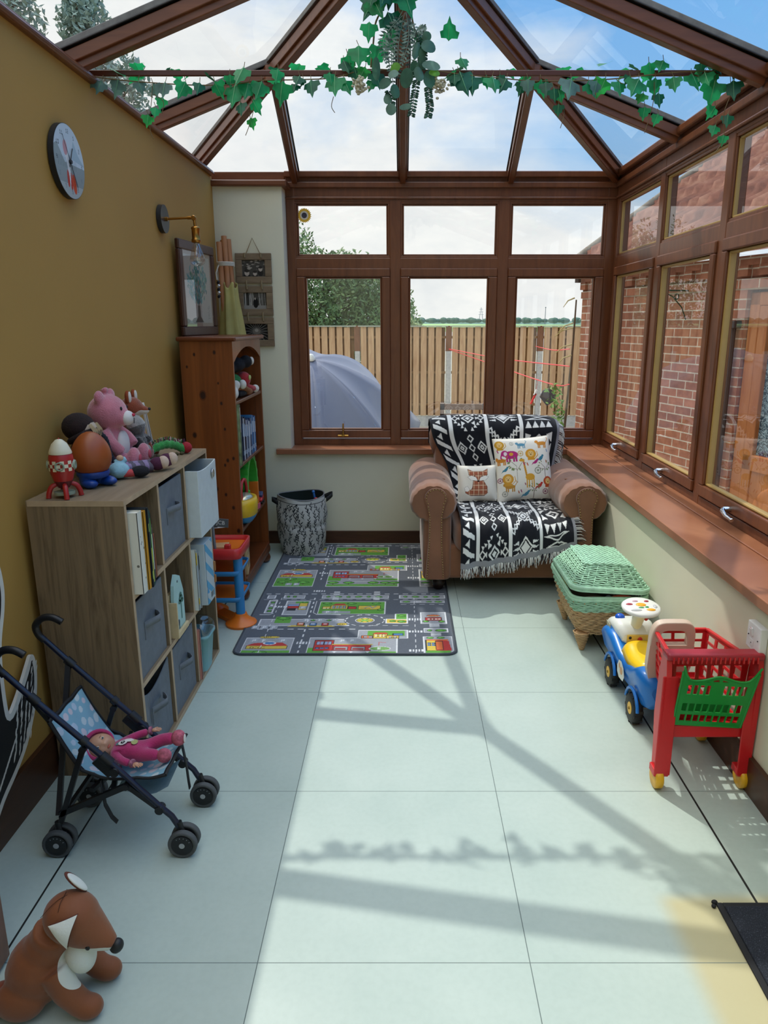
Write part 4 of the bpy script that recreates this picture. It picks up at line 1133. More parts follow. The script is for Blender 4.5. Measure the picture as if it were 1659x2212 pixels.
bk=[(DOT,.040,.262,.25,-.808,'thick white picture book with grey dots, nearest in the top cube',None),
('#c98d1e',.022,.256,.25,-.804,'mustard orange hardback right behind the dotted white book',None),
('#1f2a33',.012,.262,.24,-.800,'dark navy slim book beside the mustard hardback',('#8aa05a',[(.2,.8,.1,.2),(.2,.8,.7,.8)])),
('#2e5a48',.010,.252,.24,-.802,'dark green slim book, first of the two green ones',('#d9d34a',[(.2,.8,.05,.5)])),
('#1f5f63',.009,.246,.24,-.804,'teal slim book between the green and the black book',('#7fc04a',[(.2,.8,.3,.9)])),
('#24352a',.010,.236,.23,-.806,'nearly black slim book before the red one',('#d8d8c8',[(.2,.8,.2,.7)])),
('#a33434',.012,.205,.2,-.81,'red slim book in the top cube',('#e8e0d0',[(.2,.8,.5,.9)])),
('#d8d3cc',.012,.198,.2,-.815,'white slim book with red spine print in the top cube',('#c24f50',[(.1,.9,.1,.45)])),
('#cfc8c4',.016,.186,.2,-.82,'smaller white book, farthest in the top cube',('#3c3c44',[(.2,.8,.5,.9)])),
('#8a4f36',.014,.150,.19,-.82,'small brown book leaning at the end of the top cube',None)]
for c,t_,h,d,x1,lab,dc in bk:
    book(lab,c,y,t_,h,d,x1,z,0,dc,GB);y+=t_+.0015
# mint wooden board with elephant and tree (middle cube)
def mintboard():
    t=thing('wooden_toy_board','pale mint wooden board with a tree picture in the middle cube','toy',(-.86,cellY(1)+.09,cellZ(1)))
    y=cellY(1)+.045;z=cellZ(1)
    MT=mat('mint_paint','#a9cbc6',.5);PL=mat('plywood','#cbb48a',.6,ns=30,na=.1)
    def pr(pts,y0,y1,x=0):
        mb=MB();n=len(pts);M=Matrix(((0,0,1,0),(1,0,0,0),(0,1,0,0),(0,0,0,1)))  # pts (y,z)-> extrude along x
        mb.prism(pts,y0,y1,0,M);return mb
    # board faces +X, tilted outline like a house
    pts=[(y,z),(y+.115,z),(y+.115,z+.15),(y+.085,z+.215),(y+.04,z+.235),(y+.01,z+.20),(y,z+.15)]
    o=pr(pts,-.845,-.833).build('board',MT,t,world=True,bevel=.003)
    tr=MB();DG=mat('print_dark_green','#3f6f62',.6);yc=y+.075
    X=-.8325
    tr.bb((X,yc-.003,z+.05),(X+.001,yc+.003,z+.115))
    for (a,b_,r) in ((0,.13,.022),(-.015,.12,.014),(.016,.118,.014),(0,.145,.014)):
        tr.add([(X+.001,yc+a+r*math.cos(k*.7),z+b_+r*.6*math.sin(k*.7)) for k in range(9)],[list(range(9))])
    tr.build('tree_print',DG,t,world=True)
    el=MB();el.add([(X+.001,y+.03+.016*math.cos(k*.7),z+.05+.012*math.sin(k*.7)) for k in range(9)],[list(range(9))]);el.bb((X,y+.018,z+.022),(X+.001,y+.024,z+.05));el.bb((X,y+.036,z+.022),(X+.001,y+.042,z+.05));el.build('animal_print',mat('print_slate','#54636b',.6),t,world=True)
    b2=MB();b2.bb((-.865,y+.0,z),(-.850,y+.15,z+.165));b2.build('back_board',PL,t,world=True,bevel=.002)
    b3=MB();b3.bb((-.832,y-.004,z),(-.822,y+.12,z+.022));b3.bb((-.87,y-.006,z),(-.822,y-.0,z+.14));b3.build('base_tray',PL,t,world=True,bevel=.002)
    mb=MB();mb.ell((-.832,y+.05,z+.205),(.002,.005,.005));mb.build('hole_dot',mat('print_slate','#54636b',.6),t,world=True)
mintboard()
# magazines and striped box (middle row far cube)
y=cellY(2)+.004;z=cellZ(1)
book('thin comic with yellow and blue spine beside the striped box','#cfd4cc',y,.012,.255,.21,-.822,z,0,('#d9b42f',[(.0,1,.75,.95),(.0,1,.1,.2)]),'comics in the middle far cube','magazine')
book('comic with green foot next to the yellow and blue one','#5f8f4a',y+.014,.010,.245,.2,-.825,z,0,('#2f5f9a',[(.0,1,.4,.75)]),'comics in the middle far cube','magazine')
book('white comic with black lettering, closest to the striped box','#d8dad8',y+.026,.008,.235,.2,-.82,z,0,('#26282c',[(.2,.8,.7,.95)]),'comics in the middle far cube','magazine')
def stripebox():
    y0=y+.055;W_,H_=.185,.262
    t=thing('striped_box','pale cardboard game box with light blue diagonal stripes in the middle far cube','box',(-.87,y0+.03,z),(0,0,R(0)))
    cv=Canvas(.11,H_,.0015,'#b9c2c4')
    for k in range(-3,8):
        a=k*.078;cv.poly([(0,a),(.11,a-.075),(.11,a-.045),(0,a+.034)],'#5c9fc0')
    cv.rect(.045,.012,.095,.04,'#b9c2c4')
    for k in range(12):cv.rect(.05+k*.0036,.014,.0515+k*.0036+.0008*(k%3),.038,'#33383c')
    cv.poly([(.0,.05),(.03,.045),(.012,.08)],'#3f8fc0')
    mb=MB();mb.bb((-.96,y0,z),(-.802,y0+.115,z+H_));mb.build('carton',mat('pale_card','#b9c2c4',.6),t,world=True,bevel=.002)
    canvas_sheet(cv,lambda U,Vv:(np.full_like(U,-.8005)-t.location.x,U+y0+.0025-t.location.y,Vv+z-t.location.z),'front_print',vcol('printed_card',.5),t,smooth=False)
    q=MB();q.bb((-.81,y0+.116,z+.06),(-.795,y0+.13,z+.09));q.bb((-.81,y0+.116,z+.11),(-.795,y0+.13,z+.15));q.build('flap',mat('brown_card','#a4703f',.8),t,world=True)
stripebox()
# bottom far cube : pink books and mint tub with clear lid
y=cellY(2)+.004;z=cellZ(0)
book('thin salmon pink book beside the mint tub','#c98a7c',y,.010,.22,.2,-.83,z,0,None,'pink books in the bottom far cube')
book('second thin pink book pressed against the mint tub','#b8746c',y+.012,.010,.205,.2,-.835,z,0,None,'pink books in the bottom far cube')
def tub():
    t=thing('storage_tub','mint plastic tub with a clear domed lid in the bottom far cube','tub',(-.905,y+.12,z))
    def ring(w,d,h,r=.028,n=6):
        o=[]
        for sx,sy,a0 in ((1,1,0),(-1,1,90),(-1,-1,180),(1,-1,270)):
            for k in range(n):
                a=R(a0+90*k/(n-1));o.append((sx*(w-r)+r*math.cos(a),sy*(d-r)+r*math.sin(a),h))
        return o
    mb=MB();mb.surf([ring(.075,.055,0),ring(.088,.066,.15),ring(.094,.072,.152),ring(.094,.072,.165),ring(.086,.064,.165),ring(.075,.055,.01)],0,True,wv=True);mb.add(ring(.075,.055,.0),[list(range(24))]);mb.add(ring(.075,.055,.01),[list(range(24))])
    mb.build('tub_body',mat('mint_plastic','#7fb0b4',.4),t)
    mb=MB();mb.surf([ring(.094,.072,.166),ring(.094,.072,.178),ring(.088,.066,.20),ring(.07,.05,.222),ring(.04,.03,.232)],0,True,wv=True);mb.add(ring(.04,.03,.232),[list(range(24))])
    mb.build('clear_lid',glass('clear_plastic',(.86,.9,.92),.12,.08),t)
    mb=MB()
    for k in range(14):mb.ell((rnd.uniform(-.05,.05),rnd.uniform(-.035,.035),.15+rnd.uniform(0,.03)),(.02,.016,.013),nu=7,nv=5,m=k%3)
    mb.build('toy_contents',[mat('navy_plastic','#3a4468',.5),mat('lilac_plastic','#8d87a8',.5),mat('grey_plastic','#70757c',.5)],t)
tub()
# ---------------- pine bookcase
PINE=wood('orange_pine','#6b3716','#8c4d22',(2.6,2.6,.14),.36,9,coat=.2,bs=.06,mid='#7c421b')
PINED=wood('dark_pine','#55280f','#6d3717',(.2,2.2,2.2),.35,9,bs=.05)
BX0,BX1,BY0,BY1,BH=-1.10,-.84,3.69,4.41,1.385
SHZ=[.125,.395,.735,1.065]
def bookcase():
    t=thing('pine_bookcase','tall narrow orange pine bookcase with an arched top opening','bookcase',((BX0+BX1)/2,(BY0+BY1)/2,0))
    for y in (BY0,BY1-.02):
        mb=MB();mb.bb((BX0,y,.06),(BX1,y+.02,BH-.022))
        if y==BY0:
            for (kx,kz,kr) in ((.07,1.30,.008),(.17,1.31,.010),(.03,1.24,.007),(.10,1.10,.022),(.19,1.06,.009),(.18,1.16,.006),(.045,.90,.014),(.20,.93,.008),(.205,.77,.010),(.235,.78,.009),(.19,.745,.008),(.14,.62,.012),(.185,.59,.009),(.22,.52,.010),(.10,.45,.014),(.24,.395,.012),(.05,.30,.010),(.15,.22,.012),(.21,.15,.008)):
                for rr_,mm,o_ in ((1.05,2,.0006),(.72,1,.0012)):
                    mb.add([(BX0+kx+kr*.8*rr_*math.cos(a*.5),y-o_,kz+kr*1.15*rr_*math.sin(a*.5)) for a in range(12,0,-1)],[list(range(12))],mm)
        mb.build('side_panel',[PINE,mat('pine_knot','#2c1208',.45),mat('pine_knot_ring','#5d2c10',.4)],t,world=True)
    mb=MB();mb.bb((BX0-.012,BY0-.018,BH-.022),(BX1+.022,BY1+.018,BH));mb.build('top',PINED,t,world=True,bevel=.008,seg=3)
    mb=MB();mb.bb((BX0,BY0+.02,.07),(BX0+.008,BY1-.02,BH-.022));mb.build('back_panel',PINED,t,world=True)
    for z in SHZ:
        mb=MB();mb.bb((BX0,BY0+.02,z-.02),(BX1-.004 if z>.2 else BX1+.006,BY1-.02,z));mb.build('shelf_board',PINED,t,world=True,bevel=.005)
    # arched header
    pts=[(BY0+.02,BH-.022),(BY1-.02,BH-.022),(BY1-.02,BH-.125)]
    yc=(BY0+BY1)/2;hw=(BY1-BY0)/2-.02
    for k in range(13):
        a=k/12;yy=yc+hw*.94-2*hw*.94*a;pts.append((yy,BH-.118+.062*math.sin(math.pi*a)**.8))
    pts.append((BY0+.02,BH-.125))
    M=Matrix(((0,0,1,0),(1,0,0,0),(0,1,0,0),(0,0,0,1)))
    mb=MB();mb.prism(pts,BX1-.018,BX1,0,M);mb.build('arched_header',PINE,t,world=True)
    mb=MB();mb.bb((BX0+.01,BY0+.005,.06),(BX1+.008,BY1-.005,.105));mb.build('plinth',PINED,t,world=True,bevel=.012,seg=3)
    for y in (BY0+.04,BY1-.04):
        for x in (BX0+.05,BX1-.03):
            mb=MB();mb.lathe([(.02,0),(.036,.01),(.042,.03),(.036,.05),(.024,.06)],TR((x,y,0)),n=18);mb.build('bun_foot',PINED,t,world=True)
bookcase()
# books on its second shelf
z=SHZ[2]
book('tall green and white picture book at the near end of the pine bookcase',mat('leafy_print','#7f8f6a',.6,ns=25,na=.5),3.722,.012,.315,.2,-.828,z,0,('#d8d4c4',[(.1,.9,.55,.95)]),'books on the pine bookcase')
book('tall brown patterned book behind the green and white one',mat('brown_print','#6a4a2c',.6,ns=25,na=.5),3.737,.010,.30,.2,-.832,z,0,('#e3dfd2',[(.1,.9,.0,.4)]),'books on the pine bookcase')
yy=3.865
spec=[('#2c3a55',.016,.235),('#c8cbd0',.02,.222),('#1f2430',.018,.225),('#3d4c66',.014,.215),('#aab4c0',.02,.205),('#31507a',.016,.21),('#8c98a8',.018,.20),('#c3c8cc',.022,.19),('#27406a',.018,.205),('#6f7f92',.016,.20),('#3f7fb0',.02,.215),('#2b5f96',.022,.21),('#9fc0d4',.02,.195),('#2e6ea4',.022,.20)]
names=['dark navy','pale grey','black','slate blue','light grey-blue','royal blue','grey','off-white','deep blue','steel grey','bright blue','strong blue','pale sky blue','blue']
for i,(c,t_,h) in enumerate(spec):
    book(f'{names[i]} paperback, '+['first','second','third','fourth','fifth','sixth','seventh','eighth','ninth','tenth','eleventh','twelfth','thirteenth','last'][i]+' in the row on the pine bookcase',c,yy,t_*1.2,h,.14,-.85,z,0,('#dfe3e8' if i%2 else '#8fb0cc',[(.2,.8,.55,.85),(.25,.75,.12,.22)]),'books on the pine bookcase');yy+=t_*1.22+.002
# objects on top : framed tree painting
def framed():
    a=V(-1.125,3.85,BH);b_=V(-1.07,4.33,BH)
    ang=math.atan2(b_.y-a.y,b_.x-a.x)
    t=thing('framed_picture','dark wood framed painting of a blue-green tree leaning on the bookcase','picture',((a+b_)/2),(0,0,ang))
    W_=.485;H_=.475;tilt=TR((0,0,0),(R(0),0,0))
    DW=wood('dark_frame','#3a2018','#4b2a1e',(1,1,1),.35,10)
    fr=MB();fw=.048
    fr.bb((-W_/2,-.012,0),(W_/2,.01,fw));fr.bb((-W_/2,-.012,H_-fw),(W_/2,.01,H_));fr.bb((-W_/2,-.012,fw),(-W_/2+fw,.01,H_-fw));fr.bb((W_/2-fw,-.012,fw),(W_/2,.01,H_-fw))
    f=fr.build('frame',DW,t,bevel=.006);
    w,h=W_-2*fw,H_-2*fw;cv=Canvas(w,h,.0022,'#a98f78');cv.rect(.02,.018,w-.02,h-.018,'#b9ae9e')
    cx=w*.48
    cv.poly([(cx-.016,.11),(cx+.016,.11),(cx+.02,.05),(cx+.06,.022),(cx-.06,.022),(cx-.02,.05)],'#57544a')
    for k in range(26):
        r2=random.Random(k);a=R(r2.uniform(20,160));L=r2.uniform(.06,.2);x1=cx+L*math.cos(a)*.8;y1=.12+L*math.sin(a);cv.line([(cx,.11),((cx+x1)/2+.01,(.11+y1)/2),(x1,y1)],.004,'#5c5a4e')
    r2=random.Random(5)
    for k in range(230):
        a=r2.uniform(0,6.28);q=math.sqrt(r2.random());cv.ell(cx+.135*q*math.cos(a),.225+.105*q*math.sin(a),.0055,.012,r2.choice(['#3f7f7c','#4f8f8c','#2f6468','#6a8f7c','#3b7a5a','#7da09a']),rot=r2.uniform(-.6,.6))
    for k in range(9):cv.line([(w-.07+r2.uniform(-.01,.01),.04+.008*k),(w-.05+r2.uniform(-.01,.01),.044+.008*k)],.002,'#6a6a66')
    canvas_sheet(cv,lambda U,Vv:(U-w/2,np.full_like(U,-.004),Vv+fw),'painting',vcol('painted_paper',.6),t,smooth=False)
    g=MB();g.poly([(-W_/2+fw,-.007,fw),(W_/2-fw,-.007,fw),(W_/2-fw,-.007,H_-fw),(-W_/2+fw,-.007,H_-fw)]);g.build('glazing',PANE,t)
framed()
# folded play tent : poles tied above yellow canvas
def tent():
    t=thing('folded_play_tent','folded play tent, wooden poles tied above yellow fabric, in the wall corner','play tent',(-1.02,4.55,BH*0+.0))
    P_=wood('tent_pole_wood','#a5714a','#b98259',(3,3,.3),.6,9);Yf=mat('yellow_canvas','#a9a060',.85,ns=8,na=.15,bs=90,ba=.1)
    b=[(-.99,4.50,.6),(-1.015,4.56,.6),(-.96,4.55,.6),(-1.03,4.50,.6)];tp=[(-1.073,4.66,1.955),(-1.087,4.69,1.935),(-1.055,4.69,1.94),(-1.10,4.64,1.92)]
    for a,c in zip(b,tp):
        mb=MB();mb.cyl((a[0],a[1],0),c,.0165);mb.build('pole',P_,t,world=True)
    mb=MB();rings=[]
    for z,rx in ((.05,.075),(.5,.075),(1.0,.075),(1.385,.07),(1.5,.058),(1.6,.046),(1.66,.044),(1.672,.043)):
        cx=-1.0-.062*(z/1.95)-.0;cy=4.53+.13*(z/1.95);row=[]
        for i in range(40):
            a=2*math.pi*i/40;k=1+.16*math.sin(a*7+z)+.06*math.sin(a*13)
            row.append((cx+rx*k*math.cos(a),cy+rx*k*math.sin(a),z+(.018*math.sin(a*5) if z>1.65 else 0)))
        rings.append(row)
    mb.surf(rings,0,True,wv=True);mb.build('canvas',Yf,t,world=True,solid=.003)
    mb=MB()
    for k in range(3):mb.tube([(-1.066+.05*math.cos(a),4.64+.05*math.sin(a),1.785+.008*k) for a in [i*.5 for i in range(13)]],.005,n=6,closed=False)
    mb.tube([(-1.10,4.60,1.785),(-1.115,4.585,1.74),(-1.11,4.58,1.70)],.005,n=5);mb.build('cord',mat('white_cord','#c8c4b8',.9),t,world=True)
    mb=MB()
    for q in range(5):mb.tube([(-1.105,4.57,1.60+.02*q),(-1.095,4.56,1.61+.02*q)],.008,n=5,m=q%2)
    mb.build('bead_tassel',[mat('black_yarn','#20232c',.9),mat('white_yarn','#dcdcd8',.9)],t,world=True)
tent()
# hanging triple photo frame
def triple():
    t=thing('hanging_photo_frames','three rustic wooden photo frames roped one below another on the pier','picture',(-.925,4.76,1.3))
    RW=wood('rustic_wood','#6f5d47','#87745b',(.6,3,3),.8,9);RO=mat('jute_rope','#8a7a5c',.95,bs=300,ba=.4)
    W_,H_=.222,.178;y1=4.779
    for i,(zt,cx) in enumerate(((1.868,-.925),(1.674,-.925),(1.485,-.925))):
        fr=MB();x0,x1=cx-W_/2,cx+W_/2;z0=zt-H_;fw=.040
        fr.bb((x0,y1-.018,z0),(x1,y1,z0+fw));fr.bb((x0,y1-.018,zt-fw),(x1,y1,zt));fr.bb((x0,y1-.018,z0+fw),(x0+fw,y1,zt-fw));fr.bb((x1-fw,y1-.018,z0+fw),(x1,y1,zt-fw))
        f=fr.build('frame',RW,t,world=True,bevel=.003)
        w,h=W_-2*fw,H_-2*fw;cv=Canvas(w,h,.0014,'#4a4742');r2=random.Random(i+3)
        if i==0:
            for k in range(40):cv.ell(r2.uniform(0,w),h*r2.uniform(.45,1),r2.uniform(.004,.012),.004,r2.choice(['#8e877d','#6a655d','#3a3733','#a39c90']))
            for (x,y,r) in ((.028,.022,.015),(.078,.019,.012),(.113,.045,.012)):cv.ell(x,y-.022,r*1.4,.02,'#2c2a28');cv.ell(x,y,r,r*1.2,'#b3a79a');cv.ell(x,y+r*.8,r*1.05,r*.6,'#34302c')
        elif i==1:
            for k in range(26):x=r2.uniform(0,w);cv.line([(x,.02),(x+r2.uniform(-.004,.004),h)],r2.uniform(.002,.005),r2.choice(['#b5b2ab','#2a2927','#8a867f','#d2cfc8']))
            cv.rect(0,0,w,.022,'#8d8a84');cv.ell(w*.52,.036,.016,.03,'#1b1a1a');cv.ell(w*.5,.062,.006,.007,'#9c948a')
        else:
            cv.rect(0,0,w,h,'#1d1b1a')
            for k in range(22):a=k*6.283/22;cv.line([(w/2,h*.55),(w/2+.12*math.cos(a),h*.55+.12*math.sin(a))],.0022,'#8e8a82')
            cv.ell(w/2,h*.55,.024,.02,'#6d675f');cv.ell(w/2,h*.6,.012,.010,'#9a9388')
        o=canvas_sheet(cv,lambda U,Vv:(U+x0+fw-t.location.x,np.full_like(U,y1-.009-t.location.y),Vv+z0+fw-t.location.z),'photo',vcol('printed_photo',.35),t,smooth=False)
    r=MB();r.tube([(-.975,4.772,1.852),(-.925,4.765,1.955),(-.875,4.772,1.852)],.003,n=6);r.cyl((-.975,4.757,1.842),(-.975,4.757,1.868),.006,n=6);r.cyl((-.875,4.757,1.842),(-.875,4.757,1.868),.006,n=6);r.tube([(-.975,4.757,1.868),(-.975,4.772,1.852)],.003,n=5);r.tube([(-.875,4.757,1.868),(-.875,4.772,1.852)],.003,n=5);r.build('hanging_rope',RO,t,world=True)
    for z in (1.682,1.491):
        for x in (-.972,-.878):
            r=MB();r.tube([(x,4.759,z+.025),(x,4.756,z),(x+.002,4.758,z-.028)],.0055,n=6);r.build('rope_link',RO,t,world=True)
triple()
# ---------------- road rug
def rug():
    W_,L_=1.015,1.685;cv=Canvas(W_,L_,.0033,'#555b65')
    GY='#94989f';GR='#5d9a3f';LG='#9aa0a8';WH='#cfd2d6';YE='#c9b04a';RE='#b03a38';BL='#4a76a8';OR='#c9683a';DK='#23262b'
    def out(x0,y0,x1,y1,c,b=.0035):cv.rect(x0-b,y0-b,x1+b,y1+b,DK);cv.rect(x0,y0,x1,y1,c)
    def plaza(x0,y0,x1,y1,c=GY):cv.rect(x0-.005,y0-.005,x1+.005,y1+.005,WH);cv.rect(x0,y0,x1,y1,c)
    def P(x,y,n=1,s=.032):
        for i in range(n):cv.rect(x+i*.045,y,x+i*.045+.036,y+.038,LG);cv.text(x+i*.045+.009,y+.006,'P',.026,WH)
    def bush(x,y,rx=.022,ry=.012):cv.ell(x,y,rx+.003,ry+.003,DK);cv.ell(x,y,rx,ry,'#4f9038');cv.ell(x-.004,y+.003,rx*.5,ry*.4,'#7ab85a')
    def tree(x,y):cv.rect(x-.003,y-.03,x+.003,y,'#5a4030');bush(x,y,.03,.018)
    def zebra(x,y,v=False,n=5,w=.04):
        for i in range(n):
            if v:cv.rect(x,y+i*.011,x+w,y+i*.011+.006,WH)
            else:cv.rect(x+i*.014,y,x+i*.014+.008,y+w*.6,WH)
    def wins(x,y,n,c=BL,s=.012,g=.018,rows=1):
        for j in range(rows):
            for i in range(n):out(x+i*g,y+j*g,x+i*g+s,y+j*g+s,c,.0018)
    def block(o):
        # left lower plaza with domed red/yellow house
        plaza(.035,o-.19,.255,o+.085);cv.rect(.035,o-.19,.255,o-.10,GR);tree(.08,o-.12);tree(.20,o-.125);P(.10,o-.175,2);out(.05,o-.03,.235,o-.0,YE);cv.poly([(.045,o),(.24,o),(.21,o+.035),(.08,o+.03)],RE);wins(.07,o-.025,4,'#d8c25a');cv.ell(.15,o+.03,.03,.018,WH);cv.ell(.15,o+.03,.024,.013,BL);P(.055,o+.04,2);P(.19,o+.04);cv.ell(.14,o+.095,.05,.014,DK);cv.ell(.14,o+.095,.046,.011,YE);cv.text(.11,o+.09,'HOTEL',.012,DK)
        cv.rect(.035,o-.10,.255,o-.05,GR);tree(.12,o-.07)
        # fire station
        plaza(.335,o-.19,.74,o+.085);cv.rect(.335,o-.19,.74,o-.155,GR);[tree(q,o-.13) for q in (.37,.46,.60,.67,.72)];cv.line([(.48,o-.115),(.58,o-.115)],.004,WH);cv.rect(.335,o-.1,.41,o-.02,GR);cv.rect(.6,o-.09,.74,o-.06,GR)
        out(.36,o-.05,.62,o+.01,RE);out(.36,o-.05,.445,o+.06,RE);wins(.37,o+.015,4,'#8fb4d8',.013,.018,2);wins(.37,o-.03,3,BL,.014,.022)
        for x in (.455,.535):out(x,o-.045,x+.06,o-.012,GY);cv.rect(x+.005,o-.04,x+.055,o-.025,'#8c2f30')
        out(.44,o+.012,.63,o+.018,YE,.002);P(.47,o+.04,2);cv.ell(.665,o-.03,.05,.022,WH);cv.ell(.665,o-.03,.046,.019,'#6f9a58');cv.text(.655,o-.04,'H',.022,WH);cv.line([(.66,o+.005),(.66,o+.04),(.69,o+.035)],.004,RE)
        for x in (.46,.535,.61):cv.poly([(x-.01,o-.06),(x+.01,o-.06),(x,o-.075)],WH)
        # police station plaza
        plaza(.56,o+.085,.79,o+.175);cv.rect(.60,o+.11,.78,o+.17,GR);out(.575,o+.085,.63,o+.11,OR);out(.63,o+.085,.695,o+.135,YE);cv.poly([(.625,o+.135),(.70,o+.135),(.69,o+.152),(.64,o+.152)],RE);out(.695,o+.085,.75,o+.11,YE);cv.rect(.693,o+.11,.752,o+.118,RE);out(.725,o+.118,.77,o+.138,BL);wins(.638,o+.10,3,'#e8dfb8',.01,.018,2)
        wins(.585,o+.09,2,'#9aa0a8',.016,.024);wins(.704,o+.09,2,'#9aa0a8',.014,.022)
        # petrol forecourt
        plaza(.06,o+.235,.50,o+.31);cv.ell(.0,0,.0001,.0001,GY);P(.03,o+.195,3);cv.poly([(.20,o+.22),(.44,o+.22),(.42,o+.235),(.22,o+.235)],YE)
        for x,c in ((.25,OR),(.31,BL),(.37,RE)):out(x,o+.235,x+.03,o+.265,c);cv.rect(x+.006,o+.25,x+.024,o+.26,WH)
        cv.ell(.47,o+.25,.028,.017,DK);cv.ell(.47,o+.25,.025,.0145,YE);cv.text(.455,o+.244,'TAX',.012,DK)
        P(.27,o+.285,1);P(.34,o+.285,1);P(.41,o+.285,1);bush(.32,o+.30,.01,.008);bush(.40,o+.30,.01,.008);cv.rect(.13,o+.265,.21,o+.345,GR);tree(.17,o+.325)
        # roundabout
        cv.ell(.58,o+.30,.105,.085,'#555b65')
        for k in range(14):
            a=k*.4488;cv.line([(.58+.098*math.cos(a),o+.30+.07*math.sin(a)),(.58+.098*math.cos(a+.2),o+.30+.07*math.sin(a+.2))],.005,WH)
        cv.ell(.58,o+.30,.048,.034,WH);cv.ell(.58,o+.30,.044,.030,DK);cv.ell(.58,o+.30,.040,.026,YE)
        for k in range(6):a=k*1.047;cv.line([(.58,o+.3),(.58+.036*math.cos(a),o+.3+.022*math.sin(a))],.007,'#4f9038')
        cv.ell(.58,o+.30,.014,.009,'#7ab85a')
        # garden corner right of roundabout
        plaza(.69,o+.265,.79,o+.315,YE);plaza(.735,o+.315,.79,o+.38,GR);bush(.765,o+.285,.02,.012);bush(.72,o+.29,.015,.009);bush(.765,o+.355,.018,.010)
        # right column : burger house
        plaza(.865,o+.26,.985,o+.40);out(.885,o+.30,.965,o+.335,RE);cv.ell(.925,o+.36,.034,.014,DK);cv.ell(.925,o+.36,.031,.011,OR);cv.rect(.895,o+.352,.955,o+.356,'#e0d9a0');wins(.895,o+.31,4,'#d9d3c8',.012,.018);bush(.885,o+.285,.014,.01);bush(.965,o+.285,.014,.01)
        zebra(.90,o+.215,True,4,.05)
        plaza(.875,o+.155,.985,o+.195,GY);bush(.90,o+.175,.01,.008);bush(.955,o+.175,.026,.012);zebra(.905,o+.115,True,3,.05)
        plaza(.87,o-.19,1.0,o+.10,GY);bush(.90,o-.13);bush(.96,o-.15);P(.885,o-.18,2);cv.rect(.875,o-.09,.995,o-.05,GR);out(.88,o-.05,.925,o+.06,YE);cv.poly([(.925,o-.05),(.995,o-.05),(.985,o+.055),(.925,o+.07)],RE);out(.925,o-.04,.955,o+.05,OR);wins(.885,o+.0,2,BL,.013,.02,2);cv.rect(.88,o+.06,.985,o+.072,OR);bush(.90,o+.09,.016,.009);bush(.95,o+.09,.016,.009)
        # school block
        plaza(.335,o+.385,.675,o+.55,GR);out(.35,o+.45,.52,o+.485,YE);cv.poly([(.40,o+.50),(.475,o+.50),(.46,o+.525),(.415,o+.525)],RE);out(.395,o+.45,.48,o+.50,YE);wins(.402,o+.46,4,'#7fa0c4',.012,.019,2);wins(.355,o+.455,2,'#d8d0b0',.012,.018);out(.485,o+.45,.525,o+.48,RE)
        out(.54,o+.445,.65,o+.495,YE);cv.line([(.57,o+.465),(.60,o+.49),(.61,o+.46),(.63,o+.49)],.005,BL);bush(.37,o+.53);bush(.50,o+.525);bush(.63,o+.53);bush(.655,o+.44,.015,.012);cv.rect(.355,o+.39,.50,o+.42,GY);P(.365,o+.388,2);cv.line([(.55,o+.46),(.60,o+.455)],.004,DK)
        # shop block upper left
        plaza(.155,o+.375,.275,o+.56,GY);out(.165,o+.46,.225,o+.49,RE);out(.165,o+.495,.225,o+.51,'#7fa0d0');out(.225,o+.44,.265,o+.53,YE);P(.23,o+.45);cv.rect(.20,o+.53,.27,o+.555,GR);bush(.25,o+.545,.014,.009);out(.17,o+.43,.21,o+.455,DK)
        # long medians
        for (x0,x1) in ((.335,.69),(.755,.995)):
            plaza(x0,o+.605,x1,o+.645)
            n=int((x1-x0)/.055)
            for k in range(n):
                bush(x0+.03+k*.055,o+.625,.018 if k%2 else .009,.010)
        for (x0,x1) in ((.04,.075),(.13,.235)):
            plaza(x0,o+.605,x1,o+.645)
            for k in range(int((x1-x0)/.035)):out(x0+.012+k*.035,o+.615,x0+.024+k*.035,o+.635,'#4f9038',.003)
        plaza(.06,o+.40,.095,o+.57)
        for k in range(4):out(.07,o+.41+k*.04,.086,o+.43+k*.04,'#4f9038' if k!=2 else WH,.003)
        plaza(.76,o+.54,.99,o+.565);bush(.79,o+.552,.018,.008);bush(.96,o+.552,.018,.008);cv.text(.83,o+.543,'BUS',.017,WH);bush(.91,o+.552,.014,.007)
        # lane dashes
        for x in (.295,.83,.115):
            for k in range(12):
                yy=o-.08+k*.06
                if yy<o+.66:cv.rect(x-.0028,yy,x+.0028,yy+.03,WH)
        for (y0,xa,xb) in ((o+.19,.06,.54),(o+.585,.02,.99),(o+.668,.02,.99),(o+.235,.62,.78),(o+.515,.76,.99)):
            x=xa
            while x<xb:cv.rect(x,y0-.0025,x+.028,y0+.0025,WH);x+=.05
        zebra(.275,o+.02);zebra(.80,o-.06);zebra(.80,o+.30);zebra(.39,o+.575,True,5,.035);zebra(.61,o+.575,True,5,.035);zebra(.10,o+.47);zebra(.80,o+.15);zebra(.275,o+.70);zebra(.39,o+.655,True,5,.035);zebra(.61,o+.655,True,5,.035)
        cv.line([(.04,o+.375),(.09,o+.375),(.105,o+.39)],.004,WH);cv.line([(.31,o+.56),(.31,o+.40),(.33,o+.375),(.45,o+.375)],.004,WH)
    for o in (.085,1.065):block(o)
    # blocks repeat the upper part too
    cv.rect(0,0,W_,.012,'#5a6068');cv.rect(0,L_-.012,W_,L_,'#5a6068');cv.rect(0,0,.012,L_,'#5a6068');cv.rect(W_-.012,0,W_,L_,'#5a6068')
    r=random.Random(2);sp=np.random.RandomState(3).rand(*cv.X.shape)
    cv.a*= (0.92+.16*sp)[:,:,None].astype(np.float32)
